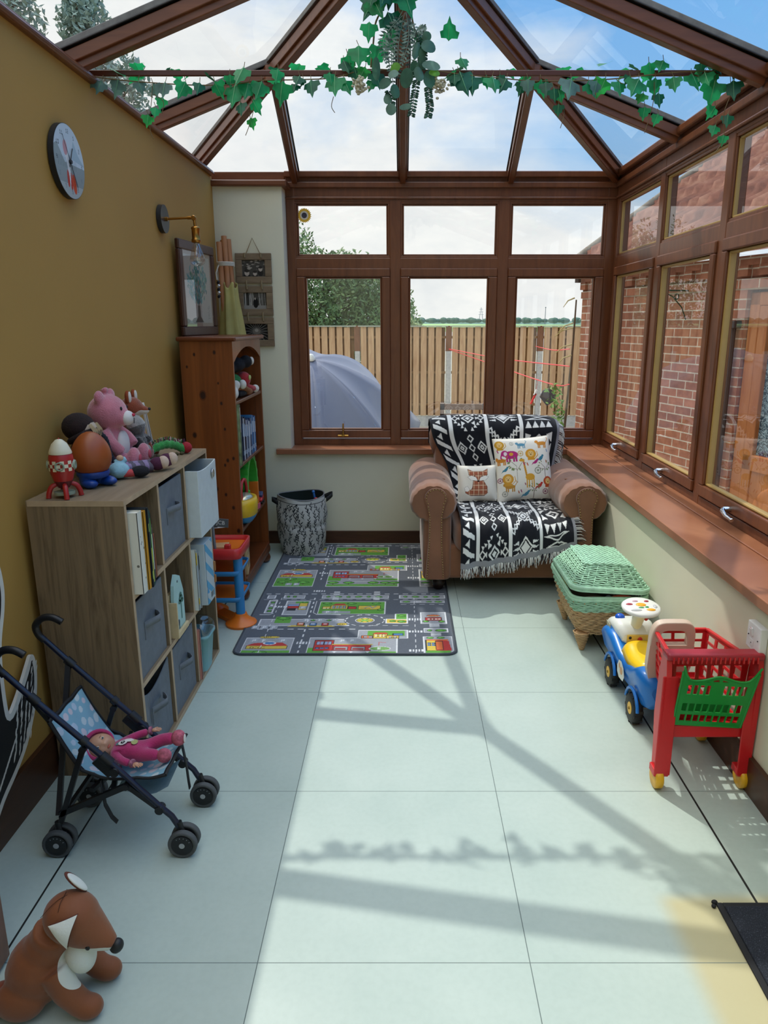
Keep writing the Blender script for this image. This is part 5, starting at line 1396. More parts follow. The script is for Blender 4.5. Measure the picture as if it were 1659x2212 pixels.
    t=thing('play_rug','grey play rug printed with roads, roundabouts and little buildings','rug',(-.77,3.03,0))
    def fn(U,Vv):
        # rounded corners
        rc=.045;dx=np.minimum(U,W_-U);dy=np.minimum(Vv,L_-Vv)
        cx=np.clip(rc-dx,0,rc);cy=np.clip(rc-dy,0,rc)
        k=(cx>0)&(cy>0);d=np.sqrt(cx**2+cy**2);m=np.maximum(cx,cy);f=np.where(k&(d>0),m/np.maximum(d,1e-6),1)
        sx=np.sign(U-W_/2);sy=np.sign(Vv-L_/2)
        x=np.where(k,(W_/2-rc+cx*f)*sx+W_/2,U);y=np.where(k,(L_/2-rc+cy*f)*sy+L_/2,Vv)
        z=.0075+.0006*np.sin(U*30)*np.sin(Vv*24)
        return x,y,z
    canvas_sheet(cv,fn,'printed_pile',vcol('rug_pile',.95,500,.25,.1),t)
    mb=MB();pts=[]
    rc=.045
    for (sx,sy,a0) in ((1,-1,270),(1,1,0),(-1,1,90),(-1,-1,180)):
        for k in range(7):
            a=R(a0+15*k);pts.append((W_/2+sx*(W_/2-rc)+rc*math.cos(a),L_/2+sy*(L_/2-rc)+rc*math.sin(a),.005))
    mb.tube(pts,.0055,n=8,closed=True);mb.build('bound_edge',mat('grey_binding','#3c4249',.9),t)
    mb=MB();mb.bb((.01,.01,0),(W_-.01,L_-.01,.0065));mb.build('backing',mat('black_gasket','#17181a',.5),t)
rug()
# ---------------- round leaf basket
def leafbasket():
    c=V(-.655,4.595,.009);t=thing('storage_basket','round fabric storage basket with black leaf print on white','basket',c)
    H_=.37;W_=2*math.pi*.155;cv=Canvas(W_,H_,.0022,'#b9b9b4');r=random.Random(9)
    NX,NY=26,9
    for iy in range(NY):
        for ix in range(NX):
            x=(ix+.5*(iy%2)+r.uniform(-.3,.3))*W_/NX;y=iy*H_/NY*.95-.02+r.uniform(-.008,.008);a=R(90+r.uniform(-32,32));L=.05
            dx,dy=math.cos(a),math.sin(a);cv.line([(x,y),(x+dx*L,y+dy*L)],.002,'#24272a')
            for j in range(4):
                s=(-1)**j;f=.15+.22*j;b_=a+s*R(28);cx=x+dx*L*f+.010*math.cos(b_);cy=y+dy*L*f+.010*math.sin(b_);cv.ell(cx,cy,.011,.0027,'#24272a',rot=b_)
    cv.rect(0,H_-.028,W_,H_-.024,'#3b3d3e')
    def rad(z): return .135+.028*np.sin(np.clip(z/H_,0,1)*2.6)-.016*np.exp(-((z-.19)/.018)**2)*.4
    def fn(U,Vv):
        a=U/W_*2*math.pi;r_=rad(Vv)+.003*np.sin(a*5+Vv*30)
        return r_*np.cos(a),r_*np.sin(a),Vv*1.0+.008*np.sin(a*2+.6)*(Vv/H_)
    o=canvas_sheet(cv,fn,'printed_side',vcol('basket_print',.9,300,.2),t)
    mb=MB();g=[]
    for z in (H_,H_-.02,.3,.2,.1,.02):
        g.append([((float(rad(np.array(z)))-.006)*math.cos(2*math.pi*k/40),(float(rad(np.array(z)))-.006)*math.sin(2*math.pi*k/40),z+.008*math.sin(2*math.pi*k/40*2+.6)*z/H_) for k in range(40)])
    mb.surf(g,0,True,wv=True);mb.add(g[-1],[list(range(40))]);mb.build('lining',mat('dark_green_lining','#1e2a26',.95),t)
    mb=MB();mb.tube([((rad(np.array(H_))-.002)*math.cos(2*math.pi*k/40),(rad(np.array(H_))-.002)*math.sin(2*math.pi*k/40),H_+.008*math.sin(2*math.pi*k/40*2+.6)) for k in range(40)],.0045,n=6,closed=True)
    mb.build('rim',mat('rim_grey','#77787a',.9),t);mb=MB();mb.lathe([(.13,0),(.134,.01)],n=40);mb.build('base',DARKIN,t)
    HB=mat('black_webbing','#15171a',.7)
    for a0,up in ((R(18),1),(R(195),.6)):
        mb=MB();pts=[];
        for k in range(9):
            f=k/8;a=a0+R(16)*(2*f-1);rr_=.160+.045*math.sin(math.pi*f)*up;pts.append((rr_*math.cos(a),rr_*math.sin(a),.335+.028*math.sin(math.pi*f)*up))
        mb.surf([[(p[0],p[1],p[2]-.014),(p[0],p[1],p[2]+.014)] for p in pts],0,True);q=mb.build('handle',HB,t,solid=.004)
    g=thing('toy_in_basket','small blue and red plastic toy poking out of the leaf basket','toy',(c.x+.095,c.y-.03,.33))
    mb=MB();mb.box((0,0,.012),(.028,.02,.05),(0,.3,0));mb.build('red_part',mat('red_plastic','#c02a2c',.35),g,bevel=.004)
    mb=MB();mb.cyl((-.004,0,.03),(-.012,0,.075),.007);mb.ell((-.012,0,.075),.010);mb.build('blue_part',mat('blue_plastic','#2f6fb5',.35),g)
leafbasket()
# ---------------- plastic tool stand
PO=mat('orange_plastic','#d9701f',.32);PR_=mat('red_plastic','#c02a2c',.35);PBL=mat('sky_blue_plastic','#2f82bd',.32);PGR=mat('grey_toy_plastic','#6d7278',.4)
def toolbench():
    t=thing('toy_workbench','orange, red and blue plastic toy workbench between the two shelves','toy workbench',(-.903,3.475,0))
    L=lambda x,y,z:(x+.90,y-3.42,z)
    mb=MB()
    for x,y in ((-.80,3.33),(-.98,3.50)):
        mb.lathe([(.075,0),(.078,.012),(.06,.022),(.034,.045),(.03,.06)],TR(L(x,y,0)),n=24)
    mb.bar(L(-.80,3.33,.012),L(-.98,3.50,.012),.07,.022);mb.build('base_feet',PO,t,bevel=.003)
    for x,y in ((-.80,3.33),(-.98,3.50)):
        mb=MB();mb.cyl(L(x,y,.055),L(x,y,.36),.0225,n=18);mb.build('upright',PBL,t)
    def rr(cx,cy,hx,hy,z,r=.03):
        o=[]
        for sx,sy,a0 in ((1,1,0),(-1,1,90),(-1,-1,180),(1,-1,270)):
            for k in range(5):
                a=R(a0+22.5*k);o.append((cx+sx*(hx-r)+r*math.cos(a),cy+sy*(hy-r)+r*math.sin(a),z))
        return o
    for z in (.125,.26):
        mb=MB();M=TR((.0,.0,0));mb.surf([rr(.01,-.005,.085,.10,z),rr(.01,-.005,.10,.115,z),rr(.01,-.005,.105,.12,z+.025),rr(.01,-.005,.10,.115,z+.025),rr(.01,-.005,.095,.11,z+.008)],0,True,wv=True)
        mb.build('shelf_ring',PBL,t)
        q=MB();q.add(rr(.01,-.005,.096,.111,z+.01),[list(range(20))]);q.build('shelf_tray',PO,t,solid=.004)
    mb=MB();mb.surf([rr(.01,-.005,.10,.115,.345),rr(.01,-.005,.112,.128,.35),rr(.01,-.005,.115,.13,.40),rr(.01,-.005,.105,.12,.402),rr(.01,-.005,.10,.115,.375)],0,True,wv=True);mb.add(rr(.01,-.005,.10,.115,.345),[list(range(20))])
    mb.build('bench_rim',PR_,t)
    q=MB();q.add(rr(.01,-.005,.103,.118,.378),[list(range(20))]);q.build('bench_top',PO,t)
    q=MB();q.box((.0,-.02,.385),(.09,.08,.012),(0,0,.2));q.build('tool_plate',mat('tan_plastic','#c89a6c',.5),t,bevel=.003)
    mb=MB();mb.bb((.045,-.12,.36),(.075,-.095,.42));mb.bb((-.02,-.115,.37),(.05,-.10,.39));mb.build('clamp',PR_,t,bevel=.005)
    mb=MB();mb.cyl((.0,-.11,.37),(-.008,-.11,.56),.0075,n=10);mb.ell((-.008,-.11,.56),.009);mb.build('flag_pole',PGR,t)
    mb=MB();mb.box((.034,-.11,.528),(.075,.004,.042),(0,R(6),0));f=mb.build('flag',mat('flag_grey','#55585c',.5),t,bevel=.001)
    text_mesh(f,'JCB',.026,TR((.035,-.1125,.528),(R(90),R(6),0)),mat('flag_white','#d8d8d6',.5),'flag_lettering')
    # road signs behind
    s=MB();M=TR((-.10,-.02,.56),(R(84),0,R(18)));s.cyl((0,0,-.003),(0,0,.003),.042,n=28,M=M);sg=s.build('round_sign',PR_,t)
    s=MB();s.cyl((0,0,.003),(0,0,.0045),.024,n=24,M=M);s.build('sign_face',mat('sign_black','#1e1e20',.5),sg)
    text_mesh(sg,'8',.026,M@TR((0,0,.005)),mat('flag_white','#d8d8d6',.5),'sign_number')
    s=MB();M=TR((-.055,-.03,.475),(R(84),0,R(18)));
    s.prism([(.09*math.cos(a)*1.0-.0,.055*math.sin(a)) for a in [R(15*k) for k in range(13)]]+[(-.075,-.0),(.075,-.0)][:0],-.003,.003,0,M);g=s.build('arched_sign',mat('flag_white','#d8d8d6',.5),t)
    s=MB()
    for k in range(3):s.prism([(-.06+.045*k,.004),(-.04+.045*k,.004),(-.022+.045*k,.034),(-.042+.045*k,.034)],.0032,.0042,0,M)
    s.build('hazard_stripes',mat('sign_black','#1e1e20',.5),g);text_mesh(g,'8',.03,M@TR((-.062,.018,.0046)),mat('sign_black','#1e1e20',.5),'sign_number')
    s=MB();s.cyl((-.10,-.01,.36),(-.10,-.01,.53),.006,n=8);s.cyl((-.03,-.02,.37),(-.055,-.025,.50),.006,n=8);s.build('sign_pole',PGR,t)
toolbench()
# ---------------- things on the pine bookcase shelves
def shelftoys():
    z=SHZ[3]
    # black and white puppy
    def plush(name,lab,cat,loc,parts,mt,rot=(0,0,0),vox=.006):
        t=thing(name,lab,cat,loc,rot);mb=MB()
        for p in parts:
            if p[0]=='e':mb.ell(p[1],p[2],p[3] if len(p)>3 else None)
            else:mb.tube(p[1],p[2],n=10)
        remesh_obj(mb,'body',mt,t,vox,3);return t
    BK=mat('black_plush','#17171b',.95,ns=60,na=.4,bs=250,ba=.6);GP=mat('green_plush','#2f7a3c',.95,ns=70,na=.3,bs=250,ba=.6);RP=mat('red_plush','#b3262a',.9,bs=250,ba=.5,sheen=.3);BRP=mat('brown_plush','#8a5a38',.95,bs=250,ba=.5);WP=mat('white_plush','#d8d3c8',.95,bs=250,ba=.5)
    t=plush('plush_toy','black and white plush lying on top of the green and red one in the bookcase','soft toy',(-.93,4.06,z+.105),[('e',(.0,0,.06),(.07,.10,.045)),('e',(.065,.05,.075),(.035,.04,.035)),('e',(.0,-.08,.05),(.04,.05,.035))],BK)
    mb=MB();mb.ell((.092,.07,.078),(.014,.02,.022));mb.build('white_patch',WP,t)
    t=plush('plush_toy','green and red plush with a round red head on the top bookcase shelf','soft toy',(-.93,4.05,z),[('e',(.0,-.05,.075),(.06,.10,.05)),('e',(.0,-.13,.04),(.05,.05,.04))],GP)
    mb=MB();mb.ell((.05,.045,.085),(.04,.045,.042));mb.build('head',RP,t);mb=MB()
    mb.ell((.087,.03,.095),(.006,.012,.014));mb.ell((.084,.06,.095),(.006,.010,.012));mb.build('eye',mat('pale_green_felt','#b7c274',.8),t)
    t=plush('plush_toy','brown teddy with crossed legs under the green plush in the bookcase','soft toy',(-.90,3.95,z),[('e',(0,.04,.045),(.045,.05,.04)),('t',[(0,-.04,.05),(.05,.02,.05),(.06,.08,.03)],[.018,.016,.015]),('t',[(0,.04,.03),(.05,.09,.025),(.055,.14,.02)],[.02,.018,.018])],BRP)
    mb=MB();mb.ell((.05,-.02,.07),(.02,.025,.025));mb.build('cream_arm',WP,t)
    t=plush('plush_toy','red-legged soft toy with white feet at the front of the bookcase shelf','soft toy',(-.885,4.12,z),[('t',[(0,-.02,.05),(.03,.04,.035),(.04,.085,.025)],[.018,.016,.016])],RP)
    mb=MB();mb.ell((.042,.105,.024),(.022,.022,.022));mb.build('foot',WP,t)
    t=plush('plush_toy','small white and brown soft toy at the near end of the bookcase shelf','soft toy',(-.875,3.80,z),[('e',(0,0,.035),(.03,.045,.035)),('e',(.01,.03,.075),(.025,.025,.025))],WP)
    t=plush('plush_toy','low black soft toy lying in front of the brown teddy','soft toy',(-.87,3.96,z),[('t',[(0,-.06,.02),(.005,0,.022),(.01,.09,.018)],[.015,.02,.014])],BK)
    # third shelf : green arch, boat, tin
    z=SHZ[1]
    t=thing('toy_track_arch','green toothed plastic toy arch on the third bookcase shelf','toy',(-.90,4.08,z));G=mat('green_plastic','#3fae3a',.35)
    mb=MB();n=22;g=[]
    for k in range(n+1):
        a=R(-8+196*k/n);r0,r1=.115,.135+(.010 if k%2 else 0)
        cy=.03-.0;g.append([( -.02,cy-r0*math.cos(a)*1.05,.155+r0*math.sin(a)*1.35),(-.02,cy-r1*math.cos(a)*1.05,.155+r1*math.sin(a)*1.30),(.04,cy-r1*math.cos(a)*1.05,.155+r1*math.sin(a)*1.30),(.04,cy-r0*math.cos(a)*1.05,.155+r0*math.sin(a)*1.35)])
    mb.surf(g,0,False,wv=True);mb.build('arch',G,t)
    for y in (-.09,.15):
        mb=MB();mb.bb((-.025,y-.012,0),(.045,y+.012,.15));mb.build('foot',G if y<0 else PO,t,bevel=.003)
    t=thing('toy_tin','grey tin with a red knob under the green arch','tin',(-.93,4.05,z));mb=MB();mb.cyl((0,0,0),(0,0,.17),.05,n=24);mb.build('can',PGR,t,bevel=.003);mb=MB();mb.lathe([(.012,.17),(.012,.21),(.02,.225),(.022,.245),(.0,.26)],n=16);mb.build('knob',PR_,t)
    t=thing('toy_boat','yellow and blue toy basket with a red handle overhanging the third shelf','toy',(-.865,3.88,z));Yp=mat('yellow_plastic','#dfb323',.35)
    mb=MB();mb.lathe([(.0,0),(.05,.004),(.075,.03),(.08,.045)],n=28,sc=(.8,1.35));mb.build('blue_hull',PBL,t)
    mb=MB();mb.lathe([(.08,.045),(.085,.05),(.088,.11),(.082,.135),(.06,.138),(.055,.12)],n=28,sc=(.8,1.35));mb.build('yellow_tub',Yp,t)
    mb=MB();mb.ell((0,0,.125),(.05,.085,.035));mb.build('windscreen',mat('silver_plastic','#c8c2a8',.2,.6),t)
    mb=MB();mb.tube([(0,-.075,.12),(0,-.07,.18),(0,-.045,.225),(0,0,.235),(0,.045,.225),(0,.07,.18),(0,.075,.12)],.009,n=10);mb.build('handle',PR_,t)
    mb=MB();mb.box((.068,.05,.075),(.004,.04,.03),(0,R(5),R(-10)));mb.build('pink_label',mat('pink_plastic','#c4506c',.5),t)
    t=thing('toy_car','small red and white toy peeking out right of the green arch','toy car',(-.87,4.30,z));mb=MB();mb.box((0,0,.03),(.05,.07,.035),(.5,0,0));mb.build('body',PR_,t,bevel=.006);mb=MB();mb.box((.01,.0,.055),(.03,.04,.02),(.5,0,0));mb.build('cab',mat('navy_plastic','#3a4468',.5),t,bevel=.004)
    mb=MB();
    for y in (-.022,.022):mb.cyl((-.028,y,.012),(.028,y,.012),.012,n=14)
    mb.build('wheels',mat('black_rubber','#141416',.6),t)
    # bottom shelf : wooden shape sorter
    z=SHZ[0]
    t=thing('shape_sorter','pale wooden shape sorter box with triangle cut-outs on the lowest shelf','toy',(-.89,3.83,z),(0,0,R(8)));PW=mat('pale_plywood','#c9a878',.6,ns=25,na=.08)
    mb=MB();mb.box((0,0,.075),(.085,.15,.15));b_=mb.build('box',PW,t,bevel=.004)
    mb=MB();DKH=mat('cut_out_dark','#4a3a2c',.9)
    for (y,zz,r,n,a0) in ((-.035,.115,.02,3,90),(.035,.11,.018,4,45),(-.035,.05,.018,24,0),(.035,.045,.02,3,-90)):
        mb.add([(.0432,y+r*math.cos(R(a0)+2*math.pi*k/n),zz+r*math.sin(R(a0)+2*math.pi*k/n)) for k in range(n)],[list(range(n))])
    for (x,n) in ((.0,3),):mb.add([(x+.022*math.cos(R(90)+2*math.pi*k/n),-.0757,.08+.022*math.sin(R(90)+2*math.pi*k/n)) for k in range(n)],[list(range(n))])
    mb.build('cut_outs',DKH,t);mb=MB();mb.tube(curve_pts([(.0,-.055,.148),(.0,-.05,.19),(.0,0,.205),(.0,.05,.185),(.0,.055,.148)],4),.006,n=8);mb.build('rope_handle',mat('white_cord','#c8c4b8',.9),t)
shelftoys()
# ---------------- helpers for soft things
def zones(name,base,zs,rough=.85,bs=200,ba=.3,sheen=.2,ns=8,na=.12):
    """base colour with hard-edged ellipsoid patches of other fabric; zs=[(centre,radii,colour)] in object space"""
    if name in _M:return _M[name]
    m,nt,b=newmat(name);v=coords(nt);c=lin(base);N=nt.nodes.new;L=nt.links.new
    col=ramp(nt,noise(nt,v,ns),[(.3,mul(c,1-na)),(.7,mul(c,1+na))])
    for (ce,r,cc) in zs:
        mp=N('ShaderNodeMapping');mp.vector_type='TEXTURE';mp.inputs['Location'].default_value=ce;mp.inputs['Scale'].default_value=r
        L(v,mp.inputs[0]);d=N('ShaderNodeVectorMath');d.operation='LENGTH';L(mp.outputs[0],d.inputs[0])
        g=N('ShaderNodeMath');g.operation='LESS_THAN';g.inputs[1].default_value=1;L(d.outputs['Value'],g.inputs[0])
        mx=N('ShaderNodeMix');mx.data_type='RGBA';L(g.outputs[0],mx.inputs['Factor']);L(col,mx.inputs['A']);mx.inputs['B'].default_value=lin(cc);col=mx.outputs['Result']
    L(col,b.inputs['Base Color']);b.inputs['Roughness'].default_value=rough;b.inputs['Sheen Weight'].default_value=sheen
    bump(nt,b,noise(nt,v,bs,2),ba,.003);_M[name]=m;return m
# ---------------- clock
def clock():
    C_=(WX0+.004,2.705,1.981);t=thing('wall_clock','round wall clock with a white fox painting on its face','clock',C_,(0,0,R(90)))
    # local: x -> +Y world, -y -> +X world (towards the room), z up
    Rr=.118
    mb=MB();M=rotm((R(90),0,0));mb.cyl((0,0,0),(0,0,.018),Rr,n=64,M=M);mb.build('case',mat('black_gasket','#17181a',.5),t,bevel=.003)
    cv=Canvas(2*Rr,2*Rr,.0016,'#bfcbd4');r=random.Random(4)
    cv.rect(0,0,2*Rr,Rr*.95,'#8d9797');cv.rect(0,0,2*Rr,.045,'#a9b0b0')
    cv.poly([(.0,.15),(.03,.165),(.09,.10),(.0,.09)],'#8a9594');cv.poly([(.13,.13),(.16,.19),(.19,.15),(.236,.12)],'#9fb3bf')
    for k in range(12):cv.line([(.03+.012*k,.095),(.035+.012*k,.125)],.0016,'#5e6a70')
    # fox: white body, red tail and legs
    cv.poly([(.075,.165),(.088,.135),(.098,.10),(.105,.045),(.115,.05),(.12,.11),(.105,.155),(.10,.175)],'#d9dadb')
    cv.ell(.092,.158,.016,.024,'#c98f93');cv.ell(.096,.062,.009,.028,'#b8321f');cv.ell(.118,.055,.008,.03,'#b8321f');cv.ell(.14,.05,.015,.032,'#c9481f',rot=.15);cv.poly([(.107,.10),(.112,.04),(.118,.10)],'#dcdcd8')
    for k in range(12):
        a=R(90-30*k);x=Rr+.095*math.cos(a);y=Rr+.095*math.sin(a);n=str(12 if k==0 else k)
        cv.text(x-.004*len(n),y-.007,n,.014,'#7b868c' if k not in (9,10) else '#4b5256')
    def fn(U,Vv):
        x=U-Rr;z=Vv-Rr;d=np.sqrt(x*x+z*z);k=np.where(d>Rr*.985,Rr*.985/np.maximum(d,1e-6),1);return x*k,np.full_like(x,-.0188),z*k
    canvas_sheet(cv,fn,'dial',vcol('clock_print',.25),t,smooth=False)
    HB=mat('sign_black','#1e1e20',.5)
    for nm,a,l,w in (('hour_hand',R(62),.052,.004),('minute_hand',R(-62),.085,.003),('second_hand',R(120),.09,.0015)):
        mb=MB();mb.bar((-.02*math.cos(a),-.022,-.02*math.sin(a)),(l*math.cos(a),-.022,l*math.sin(a)),w,.001,up=(0,1,0));mb.build(nm,HB,t)
    mb=MB();mb.cyl((0,-.018,0),(0,-.026,0),.007);mb.build('hub',HB,t)
clock()
# ---------------- wall lamp
def lamp():
    x=WX0+.002;t=thing('wall_lamp','brass wall lamp with black round plate and clear filament bulb','lamp',(x,3.72,1.93))
    BR=mat('aged_brass','#a9793a',.28,1)
    mb=MB();mb.cyl((0,0,0),(.022,0,0),.064,n=48);mb.build('back_plate',mat('satin_black','#26282c',.35),t,bevel=.003)
    mb=MB();mb.cyl((.02,0,0),(.035,0,0),.010);mb.cyl((.03,0,0),(.15,0,.006),.0055);mb.cyl((.128,0,.005),(.145,0,.006),.008);mb.ell((.158,0,.004),.0125);mb.cyl((.158,-.012,.004),(.158,.012,.004),.010);mb.cyl((.160,0,0),(.163,0,-.035),.007);mb.build('arm',BR,t)
    M=TR((.163,0,-.105));mb=MB();mb.lathe([(.0,.075),(.012,.072),(.020,.068),(.021,.06),(.019,.057),(.019,.015),(.022,.012),(.022,.0),(.016,-.002)],M,n=28);mb.build('lamp_holder',BR,t)
    mb=MB();mb.lathe([(.013,0),(.017,-.01),(.030,-.055),(.036,-.082),(.030,-.098),(.012,-.107),(0,-.108)],M,n=28);b_=mb.build('bulb',glass('bulb_glass',(.86,.87,.87),.2),t)
    mb=MB()
    for k in range(4):
        a=k*math.pi/2+.4;mb.cyl((.163+.007*math.cos(a),.007*math.sin(a),-.125),(.163+.010*math.cos(a),.010*math.sin(a),-.175),.0014,n=6)
    mb.build('filament',mat('filament_gold','#d9914a',.4),b_)
    mb=MB();mb.cyl((.163,0,-.105),(.163,0,-.14),.004,n=8);mb.build('glass_stem',mat('frosted_stem','#c8c8c0',.3),b_)
lamp()
# ---------------- board with black brush marks
def board():
    out=[(1.42,.03),(1.62,.03),(1.72,.075),(1.80,.135),(1.88,.175),(1.95,.22),(2.01,.285),(2.045,.35),(2.062,.42),(2.056,.465),(2.038,.474),(2.02,.46),(1.97,.415),(1.925,.38),(1.89,.362),(1.882,.40),(1.886,.50),(1.90,.58),(1.935,.66),(1.95,.72),(1.945,.79),(1.92,.86),(1.87,.91),(1.78,.94),(1.66,.92),(1.55,.84),(1.46,.68),(1.40,.45),(1.38,.2)]
    def smooth(p,n=4):
        q=curve_pts([(0,a,b_) for a,b_ in p+[p[0]]],n);return [(v.y,v.z) for v in q[:-1]]
    def inset(p,d):
        n=len(p);r=[]
        for i in range(n):
            a=V(*p[i-1],0);b_=V(*p[(i+1)%n],0);t=(b_-a).normalized();r.append((p[i][0]-t.y*d,p[i][1]+t.x*d))
        return r
    o=smooth(out);M=Matrix(((0,0,1,0),(1,0,0,0),(0,1,0,0),(0,0,0,1)))
    t=thing('wooden_silhouette','large white-edged animal silhouette board with black brush marks by the yellow wall','wall decoration',(-1.13,1.75,.03))
    mb=MB();mb.prism(o,-1.138,-1.128,0,M);mb.build('board',mat('white_board','#d6d2c8',.6),t,world=True)
    mb=MB();mb.prism(inset(o,.020),-1.1279,-1.1270,0,M);mb.build('black_area',mat('ink_black','#111113',.6),t,world=True)
    mb=MB();r=random.Random(8)
    def leaf(y,z,L,w,a):
        nonlocal mb
        d=(math.cos(a),math.sin(a));nrm=(-d[1],d[0]);p=[]
        for k in range(8):
            f=k/7;ww=w*math.sin(math.pi*f)**.6;p.append((y+d[0]*L*f+nrm[0]*ww,z+d[1]*L*f+nrm[1]*ww))
        for k in range(6,0,-1):
            f=k/7;ww=w*math.sin(math.pi*f)**.6;p.append((y+d[0]*L*f-nrm[0]*ww,z+d[1]*L*f-nrm[1]*ww))
        mb.prism(p,-1.1269,-1.1265,0,M)
    for i in range(11):
        for j in range(5):
            f=i/10;y0=2.03-.17*f+.0;z0=.425-.035*f
            cy=1.90+.125*(1-f)-j*.012+.02*j*0;cz=.42-.23*f+0
            yy=1.905+.115*(j/4)*(1-.15*f)-.05*f*.6+ (1-f)*.035;zz=.40-.19*f+.02*(j/4)
            if i==0 and j<3:continue
            leaf(yy+r.uniform(-.004,.004),zz+r.uniform(-.006,.006),r.uniform(.022,.036),r.uniform(.0022,.004),R(62+r.uniform(-5,5)))
    mb.build('brush_marks',mat('white_board','#d6d2c8',.6),t,world=True);mb=MB()
    for k in range(12):leaf(1.74+.012*k,.14+.010*k,.05,.0012,R(50))
    mb.build('brush_marks',mat('white_board','#d6d2c8',.6),t,world=True);mb=MB()
    for k in range(7):leaf(1.80+.012*k,.60+.03*k,.05,.003,R(75))
    mb.build('brush_marks',mat('white_board','#d6d2c8',.6),t,world=True)
board()
# ---------------- toys on the cube shelf
Z9=SH+.0005
def rocket():
    t=thing('toy_rocket','red and white wooden toy rocket with checked band, nearest on the shelf','toy',(-1.032,2.178,Z9))
    RD=mat('rocket_red','#a82320',.4);CR_=mat('rocket_cream','#ddd6bb',.4);DR=mat('rocket_dark_red','#5e1d22',.45)
    mb=MB();mb.lathe([(.016,.030),(.020,.036),(.024,.046),(.027,.052)],n=28);mb.build('engine',DR,t)
    mb=MB();mb.lathe([(.027,.052),(.034,.075),(.0365,.10),(.034,.128),(.0305,.134)],n=32);mb.build('body',RD,t)
    mb=MB();mb.lathe([(.0325,.134),(.033,.138),(.030,.146),(.022,.164),(.010,.176),(.0,.179)],n=32);mb.ell((0,0,.179),.0028,m=1);mb.build('nose_cone',[CR_,RD],t)
    mb=MB();n=20
    for j in range(3):
        for i in range(n):
            if (i+j)%2:continue
            z0=.084+.0105*j;rr=lambda z:.0372 if 0 else (.0345+.0027*(1-abs((z-.10)/.03)))
            a0,a1=2*math.pi*i/n,2*math.pi*(i+1)/n;r0=.0363+.0006;r1=r0
            mb.add([(r0*math.cos(a0),r0*math.sin(a0),z0),(r0*math.cos(a1),r0*math.sin(a1),z0),(r1*math.cos(a1),r1*math.sin(a1),z0+.0105),(r1*math.cos(a0),r1*math.sin(a0),z0+.0105)],[(0,1,2,3)])
    mb.build('checked_band',CR_,t)
    for a in (R(-75),R(10),R(100),R(190)):
        M=TR((0,0,.100),(0,R(90),a));mb=MB();mb.lathe([(.013,.030),(.014,.040),(.010,.041),(.009,.034)],M,n=20,m=0);mb.cyl((0,0,.03),(0,0,.035),.009,M=M,m=1);mb.build('porthole',[mat('porthole_grey_green','#8f9a84',.5),DARKIN],t)
    for a in (R(-60),R(30),R(120),R(210)):
        mb=MB();ca,sa=math.cos(a),math.sin(a);mb.tube(curve_pts([(.018*ca,.018*sa,.042),(.034*ca,.034*sa,.035),(.043*ca,.043*sa,.018),(.046*ca,.046*sa,.001)],4),[.006,.0065,.007,.0075,.0075,.0075,.0075,.0075,.0075,.0075,.0075,.0075,.008],n=8);mb.build('fin_leg',RD,t)
    mb=MB();mb.cyl((0,0,.010),(0,0,.018),.030,n=24);mb.build('base_disc',mat('porthole_grey_green','#8f9a84',.5),t)
rocket()
def eggtoy():
    t=thing('round_toy','plain orange-brown egg-shaped plastic toy standing on blue feet','toy',(-1.005,2.33,Z9),(0,0,R(-25)))
    mb=MB();mb.ell((0,0,.105),(.058,.064,.074),fn=lambda x,y,z:(x*(1-.12*z/.074),y*(1-.12*z/.074),z+.0),nu=28,nv=18);mb.build('body',mat('orange_brown_plastic','#9a4d1f',.4),t)
    B=mat('royal_blue_plastic','#123f8c',.3)
    mb=MB();mb.lathe([(.045,.032),(.052,.042),(.050,.052)],n=28);mb.ell((.012,-.03,.016),(.032,.022,.0165));mb.ell((.022,.032,.016),(.042,.022,.0165));mb.cyl((.0,-.026,.01),(0,-.022,.045),.022,.03);mb.cyl((.0,.026,.01),(0,.022,.045),.022,.03);mb.build('feet',B,t)
eggtoy()
